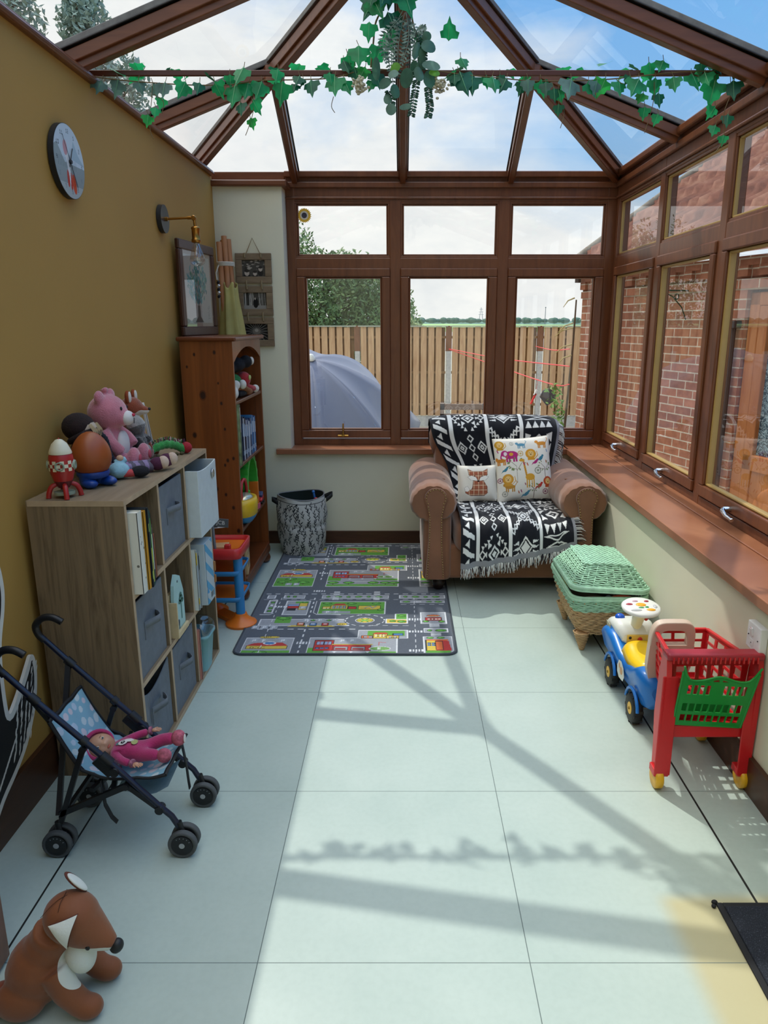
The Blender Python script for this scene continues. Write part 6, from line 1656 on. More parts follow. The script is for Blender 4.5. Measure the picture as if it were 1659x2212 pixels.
def ragdoll():
    t=thing('rag_doll','knitted rag doll with dark brown hat and black plaits leaning on the wall','doll',(-1.08,2.44,Z9))
    KN=mat('purple_stripe_knit','#6d5a78',.95,ns=60,na=.35,bs=260,ba=.5);BH=mat('dark_brown_knit','#241410',.95,ns=50,na=.3,bs=220,ba=.6);BY=mat('black_yarn','#20232c',.9);CK=mat('cream_knit','#b9a793',.95,bs=200,ba=.4)
    mb=MB();mb.ell((0,.0,.075),(.042,.045,.07));mb.tube([(.02,-.035,.11),(.05,-.045,.075),(.065,-.035,.045)],[.017,.016,.016],n=10);mb.tube([(.02,.035,.11),(.05,.05,.07),(.06,.06,.03)],[.017,.016,.014],n=10);remesh_obj(mb,'body',KN,t,.006,3)
    mb=MB();mb.ell((.012,0,.165),(.045,.045,.042));mb.build('head',CK,t)
    mb=MB();mb.ell((-.005,0,.178),(.052,.056,.048));mb.tube([(.02+.04*math.cos(a)-.012,.052*math.sin(a),.150+.02*math.cos(a)) for a in [i*.45 for i in range(14)]],.010,n=8,closed=True);mb.build('hat',BH,t)
    for s in (-1,1):
        mb=MB();p=curve_pts([(.03,s*.045,.16),(.055,s*.06,.13),(.06,s*.062+.01,.08),(.07,s*.06+.02,.045)],5)
        for i,q in enumerate(p):mb.ell(q,(.011,.011,.010),nu=8,nv=6)
        mb.build('plait',BY,t)
    mb=MB()
    for k in range(14):mb.tube([(.045,-.034+.005*k,.190),(.0585,-.036+.0055*k,.168),(.056+.004*(k%2),-.038+.006*k,.146+.008*(k%3))],.0013,n=5)
    mb.build('fringe_hair',mat('straw_yarn','#b9a27a',.9),t)
    for i,(a,b_) in enumerate((((.05,-.0,.03),(.185,.125,.020)),((.05,.03,.03),(.205,.165,.026)))):
        mb=MB();A,B_=V(a),V(b_)
        for k in range(12):mb.cyl(A.lerp(B_,k/12),A.lerp(B_,(k+1)/12),.0165 if k<10 else .018,n=12,m=k%2,caps=False)
        mb.build('striped_leg',[mat('lilac_knit','#8d7a98',.95,bs=200,ba=.4),mat('grey_knit','#5d5460',.95,bs=200,ba=.4)],t)
        mb=MB();mb.ell(B_+V(.018,.012,.008),(.030,.022,.024),(0,0,.7));mb.build('boot',mat('plum_knit','#4b1f38',.95,bs=200,ba=.5),t)
        mb=MB();mb.ell(B_+V(.036,.02,.012),(.020,.021,.023),(0,0,.7));mb.build('boot_toe',mat('lilac_white_knit','#b8a9bb' if i else '#c4ab98',.95,bs=200,ba=.5),t)
ragdoll()
def smallsoft():
    t=thing('plush_toy','pale mint dressed soft toy lying behind the orange egg-shaped toy','soft toy',(-.965,2.445,Z9))
    mb=MB();mb.ell((0,0,.03),(.035,.04,.028));mb.tube([(-.02,.02,.05),(.01,.045,.06)],[.014,.012],n=8);remesh_obj(mb,'dress',mat('pale_aqua_cloth','#8fb9c4',.9,ns=30,na=.2,bs=160,ba=.3),t,.005,3)
    mb=MB();mb.tube([(.015,-.01,.022),(.045,.012,.018)],[.014,.013],n=10);mb.build('sock',mat('coral_knit','#c04a4a',.9,bs=160,ba=.3),t)
    mb=MB();mb.ell((.062,.025,.021),(.032,.024,.020),(0,0,.6));mb.build('black_shoe',mat('black_plush','#17171b',.95),t)
    mb=MB();mb.ell((-.005,.03,.065),(.012,.014,.012));mb.build('hand',mat('skin_tone_felt','#c79a78',.8),t)
smallsoft()
def teddy():
    t=thing('teddy_bear','large pink plush bear sitting against the yellow wall','soft toy',(-1.055,2.62,Z9))
    PK=mat('pink_plush','#c0727f',.95,ns=14,na=.12,bs=240,ba=.7,sheen=.6)
    mb=MB();mb.ell((0,0,.205),(.068,.075,.066));mb.ell((.045,0,.188),(.038,.045,.032));mb.ell((-.005,-.05,.262),(.016,.026,.026));mb.ell((-.005,.05,.262),(.016,.026,.026));mb.ell((.0,0,.285),(.010,.016,.012),(0,.6,0));mb.tube([(.0,0,.265),(-.015,-.005,.288)],[.008,.005],n=6)
    mb.ell((.0,0,.085),(.055,.062,.085));mb.tube([(.0,-.055,.14),(.035,-.072,.10),(.06,-.06,.07)],[.024,.022,.022],n=12);mb.tube([(.0,.055,.14),(.035,.07,.11),(.06,.062,.08)],[.024,.022,.022],n=12)
    for s in (-1,1):
        mb.tube([(.01,s*.035,.035),(.05,s*.048,.034),(.085,s*.050+.012,.036)],[.034,.032,.030],n=14);mb.ell((.095,s*.050+.012,.046),(.022,.032,.042))
    o=remesh_obj(mb,'body',PK,t,.0055,4)
    WF=mat('white_felt','#d6cfc9',.9,bs=200,ba=.2)
    mb=MB();mb.ell((.070,0,.186),(.022,.036,.026));mb.build('muzzle',WF,t);mb=MB();mb.ell((.046,0,.090),(.018,.042,.052));mb.build('tummy_patch',WF,t)
    mb=MB();mb.ell((.092,0,.197),(.006,.008,.006));mb.build('nose',mat('rose_felt','#b8304a',.7),t)
    mb=MB();mb.tube([(.093,0,.187),(.092,0,.172),(.088,.010,.166)],.0013,n=5);mb.build('mouth',mat('ink_black','#111113',.6),t)
    for s in (-1,1):
        mb=MB();mb.ell((.060,s*.027,.222),(.004,.005,.007));mb.build('eye',mat('ink_black','#111113',.6),t)
        mb=MB();mb.ell((.117,s*.050+.012,.046),(.004,.013,.016));mb.build('foot_pad',mat('rose_pad','#b84a5a',.8),t)
teddy()
def foxplush():
    t=thing('plush_toy','small russet and white fox plush sitting right of the pink bear','soft toy',(-1.06,2.87,Z9))
    mt=zones('russet_fur','#8a3d1c',[((.03,0,.165),(.05,.034,.03),'#cfc4b8')],.95,220,.7,.5,20,.2)
    mb=MB();mb.ell((.0,0,.195),(.045,.046,.042));mb.ell((.04,0,.185),(.03,.022,.018));mb.ell((0,0,.09),(.045,.05,.08));mb.tube([(.02,-.03,.03),(.08,-.035,.02)],[.024,.02],n=10);mb.tube([(.02,.03,.03),(.08,.045,.02)],[.024,.02],n=10);mb.tube([(.02,-.045,.12),(.06,-.05,.08),(.075,-.045,.04)],[.018,.016,.014],n=8)
    remesh_obj(mb,'body',mt,t,.006,3)
    for s in (-1,1):
        mb=MB();mb.ell((.0,s*.032,.238),(.010,.016,.026));mb.build('ear',mat('russet_fur_ear','#8f4220',.95,bs=200,ba=.5),t);mb=MB();mb.ell((.008,s*.032,.238),(.006,.011,.022));mb.build('ear_lining',mat('white_plush','#d8d3c8',.95,bs=250,ba=.5),t)
    mb=MB();mb.ell((.069,0,.19),.006);mb.build('nose',mat('ink_black','#111113',.6),t)
foxplush()
def badger():
    t=thing('plush_toy','shaggy grey and black plush between the pink bear and the fox plush','soft toy',(-1.015,2.775,Z9))
    mt=zones('shaggy_grey','#1d1a1a',[((.0,0,.15),(.075,.075,.055),'#8f8b86'),((.02,.0,.118),(.05,.06,.028),'#55524f')],.98,160,1,.5,60,.45)
    mb=MB();mb.ell((0,0,.135),(.034,.042,.042));mb.ell((0,0,.06),(.036,.045,.06));mb.tube([(.01,-.03,.09),(.04,-.04,.05)],[.018,.018],n=8);mb.tube([(.01,.03,.09),(.035,.035,.07)],[.018,.018],n=8)
    o=remesh_obj(mb,'body',mt,t,.005,2);q=o.modifiers.new('D','DISPLACE');tx=bpy.data.textures.new('fur','CLOUDS');tx.noise_scale=.008;q.texture=tx;q.strength=.008;q.texture_coords='LOCAL'
    mb=MB();mb.ell((.046,-.036,.050),(.018,.018,.022));mb.build('hand',mat('grey_felt_hand','#8b8681',.9,bs=100,ba=.3),t)
badger()
def earboard():
    t=thing('wooden_ear_shape','small white wooden cut-out with black stripes standing at the wall','ornament',(-1.02,2.955,Z9),(0,R(-6),R(12)))
    pts=[(-.026,0),(.040,0),(.030,.08),(.012,.16),(.004,.195),(-.008,.208),(-.022,.203),(-.029,.18),(-.031,.10)]
    p=[(v.x,v.y) for v in curve_pts([(a,b_,0) for a,b_ in pts],4)];M=Matrix(((0,0,1,0),(1,0,0,0),(0,1,0,0),(0,0,0,1)))
    mb=MB();mb.prism(p,-.004,.004,0,M);mb.build('board',mat('white_board','#d6d2c8',.6),t)
    def stripe(x0,z0,x1,z1,w):
        q=MB();A=(x0,z0);n=12;pl=[];pr=[]
        for k in range(n+1):
            f=k/n;ww=w*math.sin(math.pi*f)**.5;cx=x0+(x1-x0)*f;cz=z0+(z1-z0)*f;pl.append((cx-ww,cz));pr.append((cx+ww,cz))
        q.prism(pl+pr[::-1][1:-1],.0041,.0046,0,M);return q
    stripe(-.0,.012,-.013,.19,.010).build('black_stripe',mat('ink_black','#111113',.6),t);stripe(.006,.02,-.008,.17,.0035).build('white_stripe',mat('white_board','#d6d2c8',.6),t).location=(.0007,0,0)
    stripe(.026,.01,.012,.13,.0018).build('thin_stripe',mat('ink_black','#111113',.6),t)
earboard()
def caterpillar():
    t=thing('knitted_toy','fuzzy green knitted crawling toy with a red ball end on the shelf corner','soft toy',(-.945,2.90,Z9))
    G=mat('bright_green_knit','#2f8a3e',.95,ns=40,na=.25,bs=200,ba=.8,sheen=.4)
    mb=MB();pts=curve_pts([(-.055,-.06,.018),(-.03,-.03,.038),(.0,.0,.045),(.03,.03,.035),(.05,.042,.022)],4)
    for i,q in enumerate(pts):
        r=.018 if i%2==0 else .014;mb.ell(q,r if i>2 else r*.8)
    remesh_obj(mb,'body',G,t,.004,1)
    mb=MB();
    for i,q in enumerate(pts[1:-1]):
        for k in range(7):mb.tube([q+V(-.004+.001*k,rnd.uniform(-.006,.006),.012),q+V(rnd.uniform(-.010,.006),rnd.uniform(-.010,.010),.026+rnd.uniform(0,.006))],.0014,n=4,m=k%3)
    mb.build('yarn_crest',[mat('wine_yarn','#6d2a4a',.9),mat('cream_yarn','#cfc0a8',.9),mat('green_yarn','#3f8a4a',.9)],t)
    mb=MB();mb.ell((.062,.052,.024),(.024,.022,.023));mb.build('head_end',mat('red_knit','#a01f2a',.9,bs=200,ba=.6),t)
    mb=MB();
    for q in ((-.03,-.045),(.0,-.012),(.025,.012),(.04,.028)):mb.ell((q[0]+.012,q[1]-.008,.006),(.008,.008,.007),nu=8,nv=6)
    mb.build('feet',mat('olive_brown_knit','#4f4a2c',.9),t)
    mb=MB();
    for s in (-1,1):mb.tube([(.058,.05+s*.007,.044),(.054,.05+s*.010,.060)],.002,n=5)
    mb.build('antennae',mat('plum_knit','#4b1f38',.95),t)
caterpillar()
# ---------------- doll stroller
NAVY=mat('navy_tube','#141a30',.3,ns=20,na=.1);BLK=mat('black_moulding','#121316',.45)
def stroller():
    t=thing('toy_stroller','dark blue dolls stroller with pale blue spotted seat','toy stroller',(-.82,1.875,0))
    Y1,Y2=1.765,1.985
    tube=[(-1.06,.56),(-.99,.483),(-.86,.348),(-.80,.287),(-.715,.192)]
    for y in (Y1,Y2):
        mb=MB();mb.tube([(x,y,z) for x,z in tube],.0085,n=12);mb.tube([(x,y,z) for x,z in [(-.715,.192),(-.675,.148),(-.645,.118),(-.628,.085)]],.0085,n=12);mb.build('push_tube',NAVY,t,world=True)
        mb=MB();mb.tube(curve_pts([(-.994,y,.606),(-1.02,y,.620),(-1.05,y,.618),(-1.072,y,.595),(-1.068,y,.568),(-1.052,y,.548)],5),.0105,n=10);mb.build('handle',BLK,t,world=True)
        for (x,z,l,r) in ((-.985,.478,.03,.0125),(-.865,.353,.018,.013),(-.81,.297,.035,.014)):
            d=V(.13,0,-.137).normalized();c=V(x,y,z);mb=MB();mb.cyl(c-d*l/2,c+d*l/2,r,n=12)
            if x>-.83:mb.bar((-.835,y,.30),(-.795,y,.255),.018,.03);mb.cyl((-.788,y-.014,.262),(-.788,y+.014,.262),.013,n=12)
            elif x>-.9:mb.cyl((-.868,y-.012,.33),(-.868,y+.012,.33),.010,n=12)
            mb.build('joint_clamp',BLK,t,world=True)
        mb=MB();mb.bar((-.868,y,.335),(-.955,y,.10),.012,.014);mb.build('rear_leg',BLK,t,world=True)
        mb=MB();mb.bar((-.955,y,.125),(-.76,y,.215),.012,.016);mb.bar((-.76,y,.215),(-.67,y,.135),.010,.014);mb.cyl((-.762,y-.012,.215),(-.762,y+.012,.215),.009);mb.cyl((-.675,y-.013,.142),(-.675,y+.013,.142),.012);mb.build('folding_link',BLK,t,world=True)
        for x,nm in ((-.965,'rear_wheel'),(-.615,'front_wheel')):
            w=MB();
            for s in (-1,1):
                M=TR((x,y+s*.017,.0405),(R(90),0,0));w.lathe([(.012,-.008),(.030,-.008),(.034,-.009),(.039,-.009),(.0405,-.006),(.0405,.006),(.039,.009),(.034,.009),(.030,.006),(.012,.008)],M,n=30,m=1);w.cyl((0,0,-.0095),(0,0,.0095),.030,m=0,M=M,n=24)
                w.cyl((0,0,-.0105),(0,0,.0105),.008,m=2,M=M,n=12)
                for k in range(5):
                    a=k*.42+.5;w.box((.024*math.cos(a),.024*math.sin(a),.0),(.003,.0012,.0205),(0,0,a),2,M)
            w.cyl((x,y-.02,.0405),(x,y+.02,.0405),.006,m=0);w.cyl((x,y,.045),(x+(.0 if nm[0]=='r' else -.012),y,.10),.0085,m=0)
            w.build(nm,[BLK,mat('grey_tyre','#4a4d4e',.75,bs=80,ba=.2),mat('wheel_dot','#9ea3a6',.4)],t,world=True)
    mb=MB();mb.bar((-.99,Y2,.478),(-.960,Y1,.12),.014,.012);mb.bar((-.99,Y1,.478),(-.960,Y2,.12),.014,.012);mb.build('rear_cross_brace',BLK,t,world=True)
    mb=MB();mb.bar((-.86,Y1,.20),(-.80,Y2,.20),.014,.012);mb.bar((-.80,Y1,.20),(-.86,Y2,.20),.014,.012);mb.build('seat_cross_brace',BLK,t,world=True);mb=MB();mb.bar((-.955,Y1,.11),(-.955,Y2,.11),.012,.012);mb.build('rear_axle_bar',BLK,t,world=True)
    # seat cloth
    W_,L_=.20,.40;cv=Canvas(W_,L_,.002,'#7fa9bb');r=random.Random(21);used=[]
    for k in range(400):
        x,y,q=r.uniform(.01,.19),r.uniform(.01,.39),r.choice((.009,.011,.0135))
        if all(math.hypot(x-a,y-b_)>q+c+.0045 for a,b_,c in used):
            used.append((x,y,q));cv.ell(x,y,q,q,r.choice(('#b9c6ca','#c3bac2','#b4c4ca','#aebfcf')))
    for e in ((0,0,.006,L_),(W_-.006,0,W_,L_),(0,0,W_,.006),(0,L_-.006,W_,L_)):cv.rect(*e,'#15161b')
    cv.rect(W_-.045,.155,W_-.042,.20,'#c8d3d8')
    path=curve_pts([(-.958,0,.405),(-.915,0,.315),(-.868,0,.232),(-.835,0,.205),(-.78,0,.198),(-.71,0,.212),(-.655,0,.243)],6);ds=[0]
    for a,b_ in zip(path[:-1],path[1:]):ds.append(ds[-1]+(b_-a).length)
    px=[q.x for q in path];pz=[q.z for q in path]
    def fn(U,Vv):
        s=Vv/L_*ds[-1];x=np.interp(s,ds,px);z=np.interp(s,ds,pz);u=2*U/W_-1
        up=np.interp(s,ds,np.interp(ds,[0,.25*ds[-1],.5*ds[-1],.8*ds[-1],ds[-1]],[0,.016,.030,.030,.0]));z=z+up*np.abs(u)**2.2+.002*np.sin(U*80+Vv*30);x=x-.6*up*np.abs(u)**2.2*(Vv<L_*.5)
        return x,Y1+.008+(Y2-Y1-.016)*U/W_,z
    o=canvas_sheet(cv,fn,'seat_cloth',vcol('stroller_cloth',.75,200,.15),t,origin=(-.82,1.875,0),solid=.003);o.location=(0,0,0)
    mb=MB()
    for uu in (0,W_):
        mb.tube([tuple(float(c) for c in fn(np.array(uu),np.array(L_*k/24))) for k in range(25)],.0045,n=6)
    for vv in (0,L_):mb.tube([tuple(float(c) for c in fn(np.array(W_*k/10),np.array(vv))) for k in range(11)],.0045,n=6)
    mb.build('binding',mat('black_webbing','#15171a',.7),t,world=True)
    for g in ([[(-.664,1.945+w,.235),(-.655,1.945+w,.16),(-.652,1.945+w,.10),(-.650,1.945+w,.075)] for w in (0,.014)],[[(-.835,1.768+w,.225),(-.83,1.765+w,.15),(-.815,1.765+w,.11),(-.80,1.762+w,.095)] for w in (0,.014)],[[(-.83,1.985,.25),(-.838,1.98,.22),(-.842,1.965,.185)],[(-.82,1.985,.25),(-.828,1.98,.22),(-.834,1.965,.185)]]):
        mb=MB();mb.surf(g,0,True);mb.build('strap',mat('black_webbing','#15171a',.7),t,world=True,solid=.003)
    mb=MB();mb.surf([[(-.80,1.83+.05*j,.19-.022*math.sin(math.pi*i/4)*(1-.3*j)) if 0 else (-.80+.035*i,1.80+.06*j,.188-.03*math.sin(math.pi*i/4)+.004*j) for j in range(3)] for i in range(5)],0,True);mb.build('under_cloth',mat('pale_grey_cloth','#7f9298',.85,ns=20,na=.2),t,world=True)
stroller()
def doll():
    t=thing('baby_doll','baby doll in a pink suit and cap lying in the stroller','doll',(-.80,1.875,.235))
    PK=zones('pink_suit','#a8285e',[],.95,240,.5,.4,25,.12);SK=mat('doll_skin','#b98a6e',.45)
    # body one continuous surface : torso, arms, legs (local coordinates)
    pts=[(-.020,0,.020),(.015,-.002,.020),(.045,-.004,.018),   # chest..pelvis 0,1,2
         (-.020,-.030,.022),(.010,-.058,.022),(.035,-.066,.020), # near arm 3,4,5
         (-.015,.032,.028),(.020,.052,.038),(.048,.058,.045),  # far arm 6,7,8
         (.055,-.024,.018),(.085,-.034,.028),(.108,-.030,.022), # near leg 9,10,11
         (.060,.022,.022),(.098,.030,.036),(.135,.028,.042),(-.042,0,.022)] # far leg 12-14, neck 15
    ed=[(15,0),(0,1),(1,2),(0,3),(3,4),(4,5),(0,6),(6,7),(7,8),(2,9),(9,10),(10,11),(2,12),(12,13),(13,14)]
    rad=[.026,.029,.030,.014,.012,.011,.014,.012,.011,.020,.018,.016,.020,.019,.018,.016]
    skin('body',pts,ed,rad,PK,t,2,root=2)
    # head
    hc=V(-.068,-.004,.034)
    Mh=Matrix.Translation(hc)@rotm((R(42),R(28),R(8)))   # local +z = face direction up / towards viewer
    mb=MB()
    def face(x,y,z):
        # face towards +z ; chin towards +x
        k=1.0
        if z>0:
            z*=1.0-.10*max(0,x/.04)
            cheek=math.exp(-(((x-.010)/.012)**2+((abs(y)-.016)/.010)**2))*.004
            nose=math.exp(-(((x-.004)/.006)**2+(y/.005)**2))*.006
            eye=math.exp(-(((x+.008)/.006)**2+((abs(y)-.014)/.007)**2))*.003
            mouth=math.exp(-(((x-.018)/.0035)**2+(y/.008)**2))*.003
            z+=cheek+nose-eye-mouth*.6
        return (x,y,z)
    mb.ell((0,0,0),(.040,.037,.036),None,40,28,0,Mh,face);h=mb.build('head',SK,t)
    for s in (-1,1):
        mb=MB();mb.ell((-.008,s*.0145,.0325),(.0035,.0045,.003),M=Mh);e=mb.build('eye',mat('doll_eye','#c9c6c0',.2),h);mb=MB();mb.ell((-.0078,s*.0145,.0348),(.0024,.0026,.0014),M=Mh);mb.build('iris',mat('doll_iris','#22262c',.15),h)
        mb=MB();mb.tube([tuple(Mh@V(-.015,s*.009,.031)),tuple(Mh@V(-.0165,s*.0145,.0305)),tuple(Mh@V(-.015,s*.020,.0275))],.0007,n=4);mb.build('eyebrow',mat('doll_brow','#6b4632',.6),h)
    mb=MB();mb.ell((.0185,0,.0325),(.0032,.0065,.0022),M=Mh);mb.build('lips',mat('doll_lips','#a84a3c',.4),h)
    # cap with soft brim
    mb=MB();mb.ell((-.006,0,-.006),(.0455,.0425,.040),None,32,20,0,Mh,lambda x,y,z:(x,y,min(z,.016-.0+(-x*.0))) );
    mb.tube([tuple(Mh@V(-.006+.0405*math.cos(a)*(1 if math.cos(a)<0 else .86),.040*math.sin(a),.012-.006*math.cos(a))) for a in [i*2*math.pi/28 for i in range(28)]],.0055,n=8,closed=True)
    mb.build('cap',zones('pink_cap','#a8285e',[((-.105,.02,.04),(.012,.012,.02),'#8f5a6a'),((-.11,-.02,.03),(.014,.012,.02),'#8a4a64'),((-.10,0,.066),(.006,.006,.01),'#c8a0a8')],.95,240,.5,.4,25,.1),t)
    # hands with fingers
    for (c,d,s) in ((V(.048,-.068,.020),V(.9,-.3,0),1),(V(.060,.060,.048),V(1,.1,.1),-1)):
        d=d.normalized();n=V(0,0,1);sd=d.cross(n).normalized();mb=MB();mb.ell(c+d*.006,(.009,.008,.005),(0,0,math.atan2(d.y,d.x)))
        for k in range(4):
            o_=(k-1.5)*.0042;L=(.011,.0135,.0128,.0098)[k];p0=c+d*.012+sd*o_;mb.tube([p0,p0+d*L*.6+sd*o_*.15,p0+d*L-n*.002+sd*o_*.2],[.0024,.0022,.0018],n=7)
        p0=c+d*.002+sd*s*.006;mb.tube([p0,p0+d*.006+sd*s*.006,p0+d*.011+sd*s*.007],[.0028,.0025,.002],n=7);mb.build('hand',SK,t)
        mb=MB();mb.lathe([(.0115,-.004),(.0125,0),(.0115,.004)],Matrix.Translation(c-d*.006)@d.to_track_quat('Z','Y').to_matrix().to_4x4(),n=16);mb.build('cuff',mat('mauve_print','#9a5f74',.9,ns=120,na=.35),t)
    # feet
    for c,r_ in ((V(.120,-.030,.022),(.021,.019,.021)),(V(.146,.026,.044),(.021,.021,.024))):
        mb=MB();mb.ell(c,r_);mb.build('bootie',mat('coral_bootie','#b05a6c',.9,ns=90,na=.35,bs=200,ba=.3),t)
    mb=MB();mb.ell((.166,.020,.046),(.0022,.010,.013));mb.build('sole_badge',mat('white_felt','#d6cfc9',.9),t)
    # chest print
    mb=MB();
    def pt(x,y,dz=0):return (x,y,.0505+dz-.9*y*y*8-6*(x-.01)**2)
    def disc(x,y,rx,ry,m,dz=0):mb.add([pt(x+rx*math.cos(a),y+ry*math.sin(a),dz) for a in [i*.45 for i in range(14)]],[list(range(14))],m)
    disc(-.004,-.006,.013,.012,0,.0010);disc(.010,.004,.014,.009,0,.0006);disc(.028,-.002,.009,.012,1,.0006);disc(-.018,-.006,.006,.008,2,.0004);disc(-.004,-.006,.006,.006,3,.0014);disc(-.004,-.006,.0025,.0025,0,.0018)
    mb.build('chest_print',[mat('white_felt','#d6cfc9',.9),mat('olive_felt','#a5a468',.9),mat('teal_felt','#5a7f7c',.9),mat('ink_black','#111113',.6)],t)
doll()
# ---------------- fox door stop
def bigfox():
    t=thing('fox_doorstop','large brown faux-suede fox with white cheeks sitting on the floor beside the door','soft toy',(-.72,1.30,0))
    mt=zones('fox_suede','#6b3618',[],.7,120,.12,.2,7,.1)
    mb=MB()
    mb.ell((-.075,.0,.085),(.068,.068,.085),(0,.25,0));mb.ell((-.055,0,.135),(.050,.050,.07),(0,.5,0));mb.ell((-.10,-.045,.045),(.055,.035,.045));mb.ell((-.10,.045,.045),(.055,.035,.045))
    # front legs with round paws
    for (y,x) in ((-.040,.030),(.055,.035)):
        mb.tube([(-.025,y*.8,.115),(.0,y,.065),(x,y,.028)],[.032,.029,.026],n=16);mb.ell((x+.012,y,.025),(.034,.027,.026))
    # neck + skull + snout
    mb.tube([(-.045,0,.15),(-.028,0,.185)],[.045,.045],n=16)
    mb.ell((.010,.003,.218),(.060,.054,.052),(0,.35,0))
    mb.tube([(.01,.003,.214),(.040,.002,.190),(.072,.001,.163),(.094,0,.149)],[.052,.044,.028,.015],n=20)
    b_=remesh_obj(mb,'body',mt,t,.0045,6)
    b_.data.materials.clear();b_.data.materials.append(zones('fox_suede_patched','#7a431f',[((.045,.0,.118),(.066,.085,.052),'#c9ccc4'),],.7,120,.12,.2,7,.1))
    WH=mat('fox_white_felt','#cfd2cb',.85,bs=150,ba=.15)
    # cheeks bib
    mb=MB();mb.ell((.022,-.002,.128),(.030,.036,.046),(0,-.25,0));remesh_obj(mb,'chest_bib',WH,t,.004,4)
    mb=MB();mb.ell((.100,0,.144),(.0145,.015,.0165),(0,.5,0));mb.build('nose',mat('fox_nose_black','#0d1013',.5),t)
    for s in (-1,1):
        mb=MB();mb.ell((.053,s*.0325,.170),(.0052,.003,.006));mb.build('eye',mat('fox_eye','#0e1416',.2),t)
    # ears : near one folded flat on the cheek, far one upright
    def ear(P0,P1,P2,n_,nm):
        a,b_,c=V(P0),V(P1),V(P2);n_=V(n_).normalized();g=[]
        N=8;mb=MB()
        for i in range(N+1):
            u=i/N;row=[]
            for j in range(N+1):
                v=j/N;base=a.lerp(b_,v);p=base.lerp(c,u);bul=math.sin(math.pi*v)*(1-u)*.012+math.sin(math.pi*u)*.004;row.append(tuple(p+n_*bul))
            g.append(row)
        mb.surf(g,1,True);mb2=[[tuple(V(q)-n_*.006) for q in r_] for r_ in g];mb.surf([r_[::-1] for r_ in mb2],0,True)
        return mb.build(nm,[mat('fox_ear_back','#5a2a1c',.8,bs=120,ba=.1),WH],t)
    ear((.045,-.040,.262),(.028,-.066,.200),(-.008,-.060,.252),(0,-1,.25),'ear')
    mb=MB();mb.ell((.014,.030,.282),(.006,.016,.034),(0,-.62,.35),nu=18,nv=12,m=0);mb.ell((.0185,.028,.283),(.005,.0135,.030),(0,-.62,.35),nu=18,nv=12,m=1);mb.build('ear',[mat('fox_ear_back','#5a2a1c',.8,bs=120,ba=.1),WH],t)
    mb=MB()
    mb.tube(curve_pts([(-.036,-.034,.248),(-.012,-.012,.268),(.008,.008,.269),(.026,.030,.252)],5),.0007,n=4);mb.tube(curve_pts([(-.012,.038,.255),(.0,.008,.2712),(-.0,-.02,.268),(.0,-.040,.243)],5),.0007,n=4)
    mb.build('seam',mat('seam_thread','#3f1e0d',.8),t)
    mb=MB();pts=curve_pts([(-.13,-.02,.05),(-.165,-.04,.035),(-.17,-.09,.028)],5);mb.tube(pts,[.022,.024,.026,.028,.03,.03,.03,.028,.026,.02,.012][:len(pts)],n=12);remesh_obj(mb,'tail',zones('fox_tail','#7a3a28',[((-.17,-.105,.03),(.05,.035,.05),'#c9ccc4')],.95,200,.4,.4),t,.005,2)
bigfox()
# ---------------- open door edge and mat
def door():
    t=thing('door_1','brown door leaf standing open at the left edge','door',(-1.03,1.38,0));t['kind']='structure'
    mb=MB();mb.bb((-1.125,1.352,.008),(-.925,1.41,2.05));mb.build('leaf',UPVC,t,world=True,bevel=.004)
    mb=MB();mb.cyl((-.952,1.343,.10),(-.952,1.343,.165),.006);mb.cyl((-.952,1.343,.02),(-.952,1.343,.10),.0035);mb.bb((-.965,1.346,.03),(-.940,1.352,.16));mb.cyl((-.952,1.343,.143),(-.934,1.336,.143),.004);mb.ell((-.930,1.335,.143),.006);mb.build('door_bolt',mat('dull_brass','#6f5632',.4,.9),t,world=True)
door()
# ---------------- wicker hamper
def rrect(hx,hy,r,n=8,per=.012):
    """closed rounded-rectangle path sampled about every `per` metres"""
    o=[]
    segs=[((hx-r,-hy),(hx-r,-hy)),]
    def arc(cx,cy,a0):
        k=max(3,int(R(90)*r/per))
        return [(cx+r*math.cos(R(a0+90*i/k)),cy+r*math.sin(R(a0+90*i/k))) for i in range(k)]
    def lin_(a,b_):
        L=math.hypot(b_[0]-a[0],b_[1]-a[1]);k=max(1,int(L/per));return [(a[0]+(b_[0]-a[0])*i/k,a[1]+(b_[1]-a[1])*i/k) for i in range(k)]
    o+=arc(hx-r,-hy+r,-90)+lin_((hx,-hy+r),(hx,hy-r))+arc(hx-r,hy-r,0)+lin_((hx-r,hy),(-hx+r,hy))+arc(-hx+r,hy-r,90)+lin_((-hx,hy-r),(-hx,-hy+r))+arc(-hx+r,-hy+r,180)+lin_((-hx+r,-hy),(hx-r,-hy))
    return o
WG=mat('mint_wicker','#a2cdb0',.6,ns=40,na=.14);WN=mat('natural_wicker','#c3a075',.65,ns=40,na=.18)
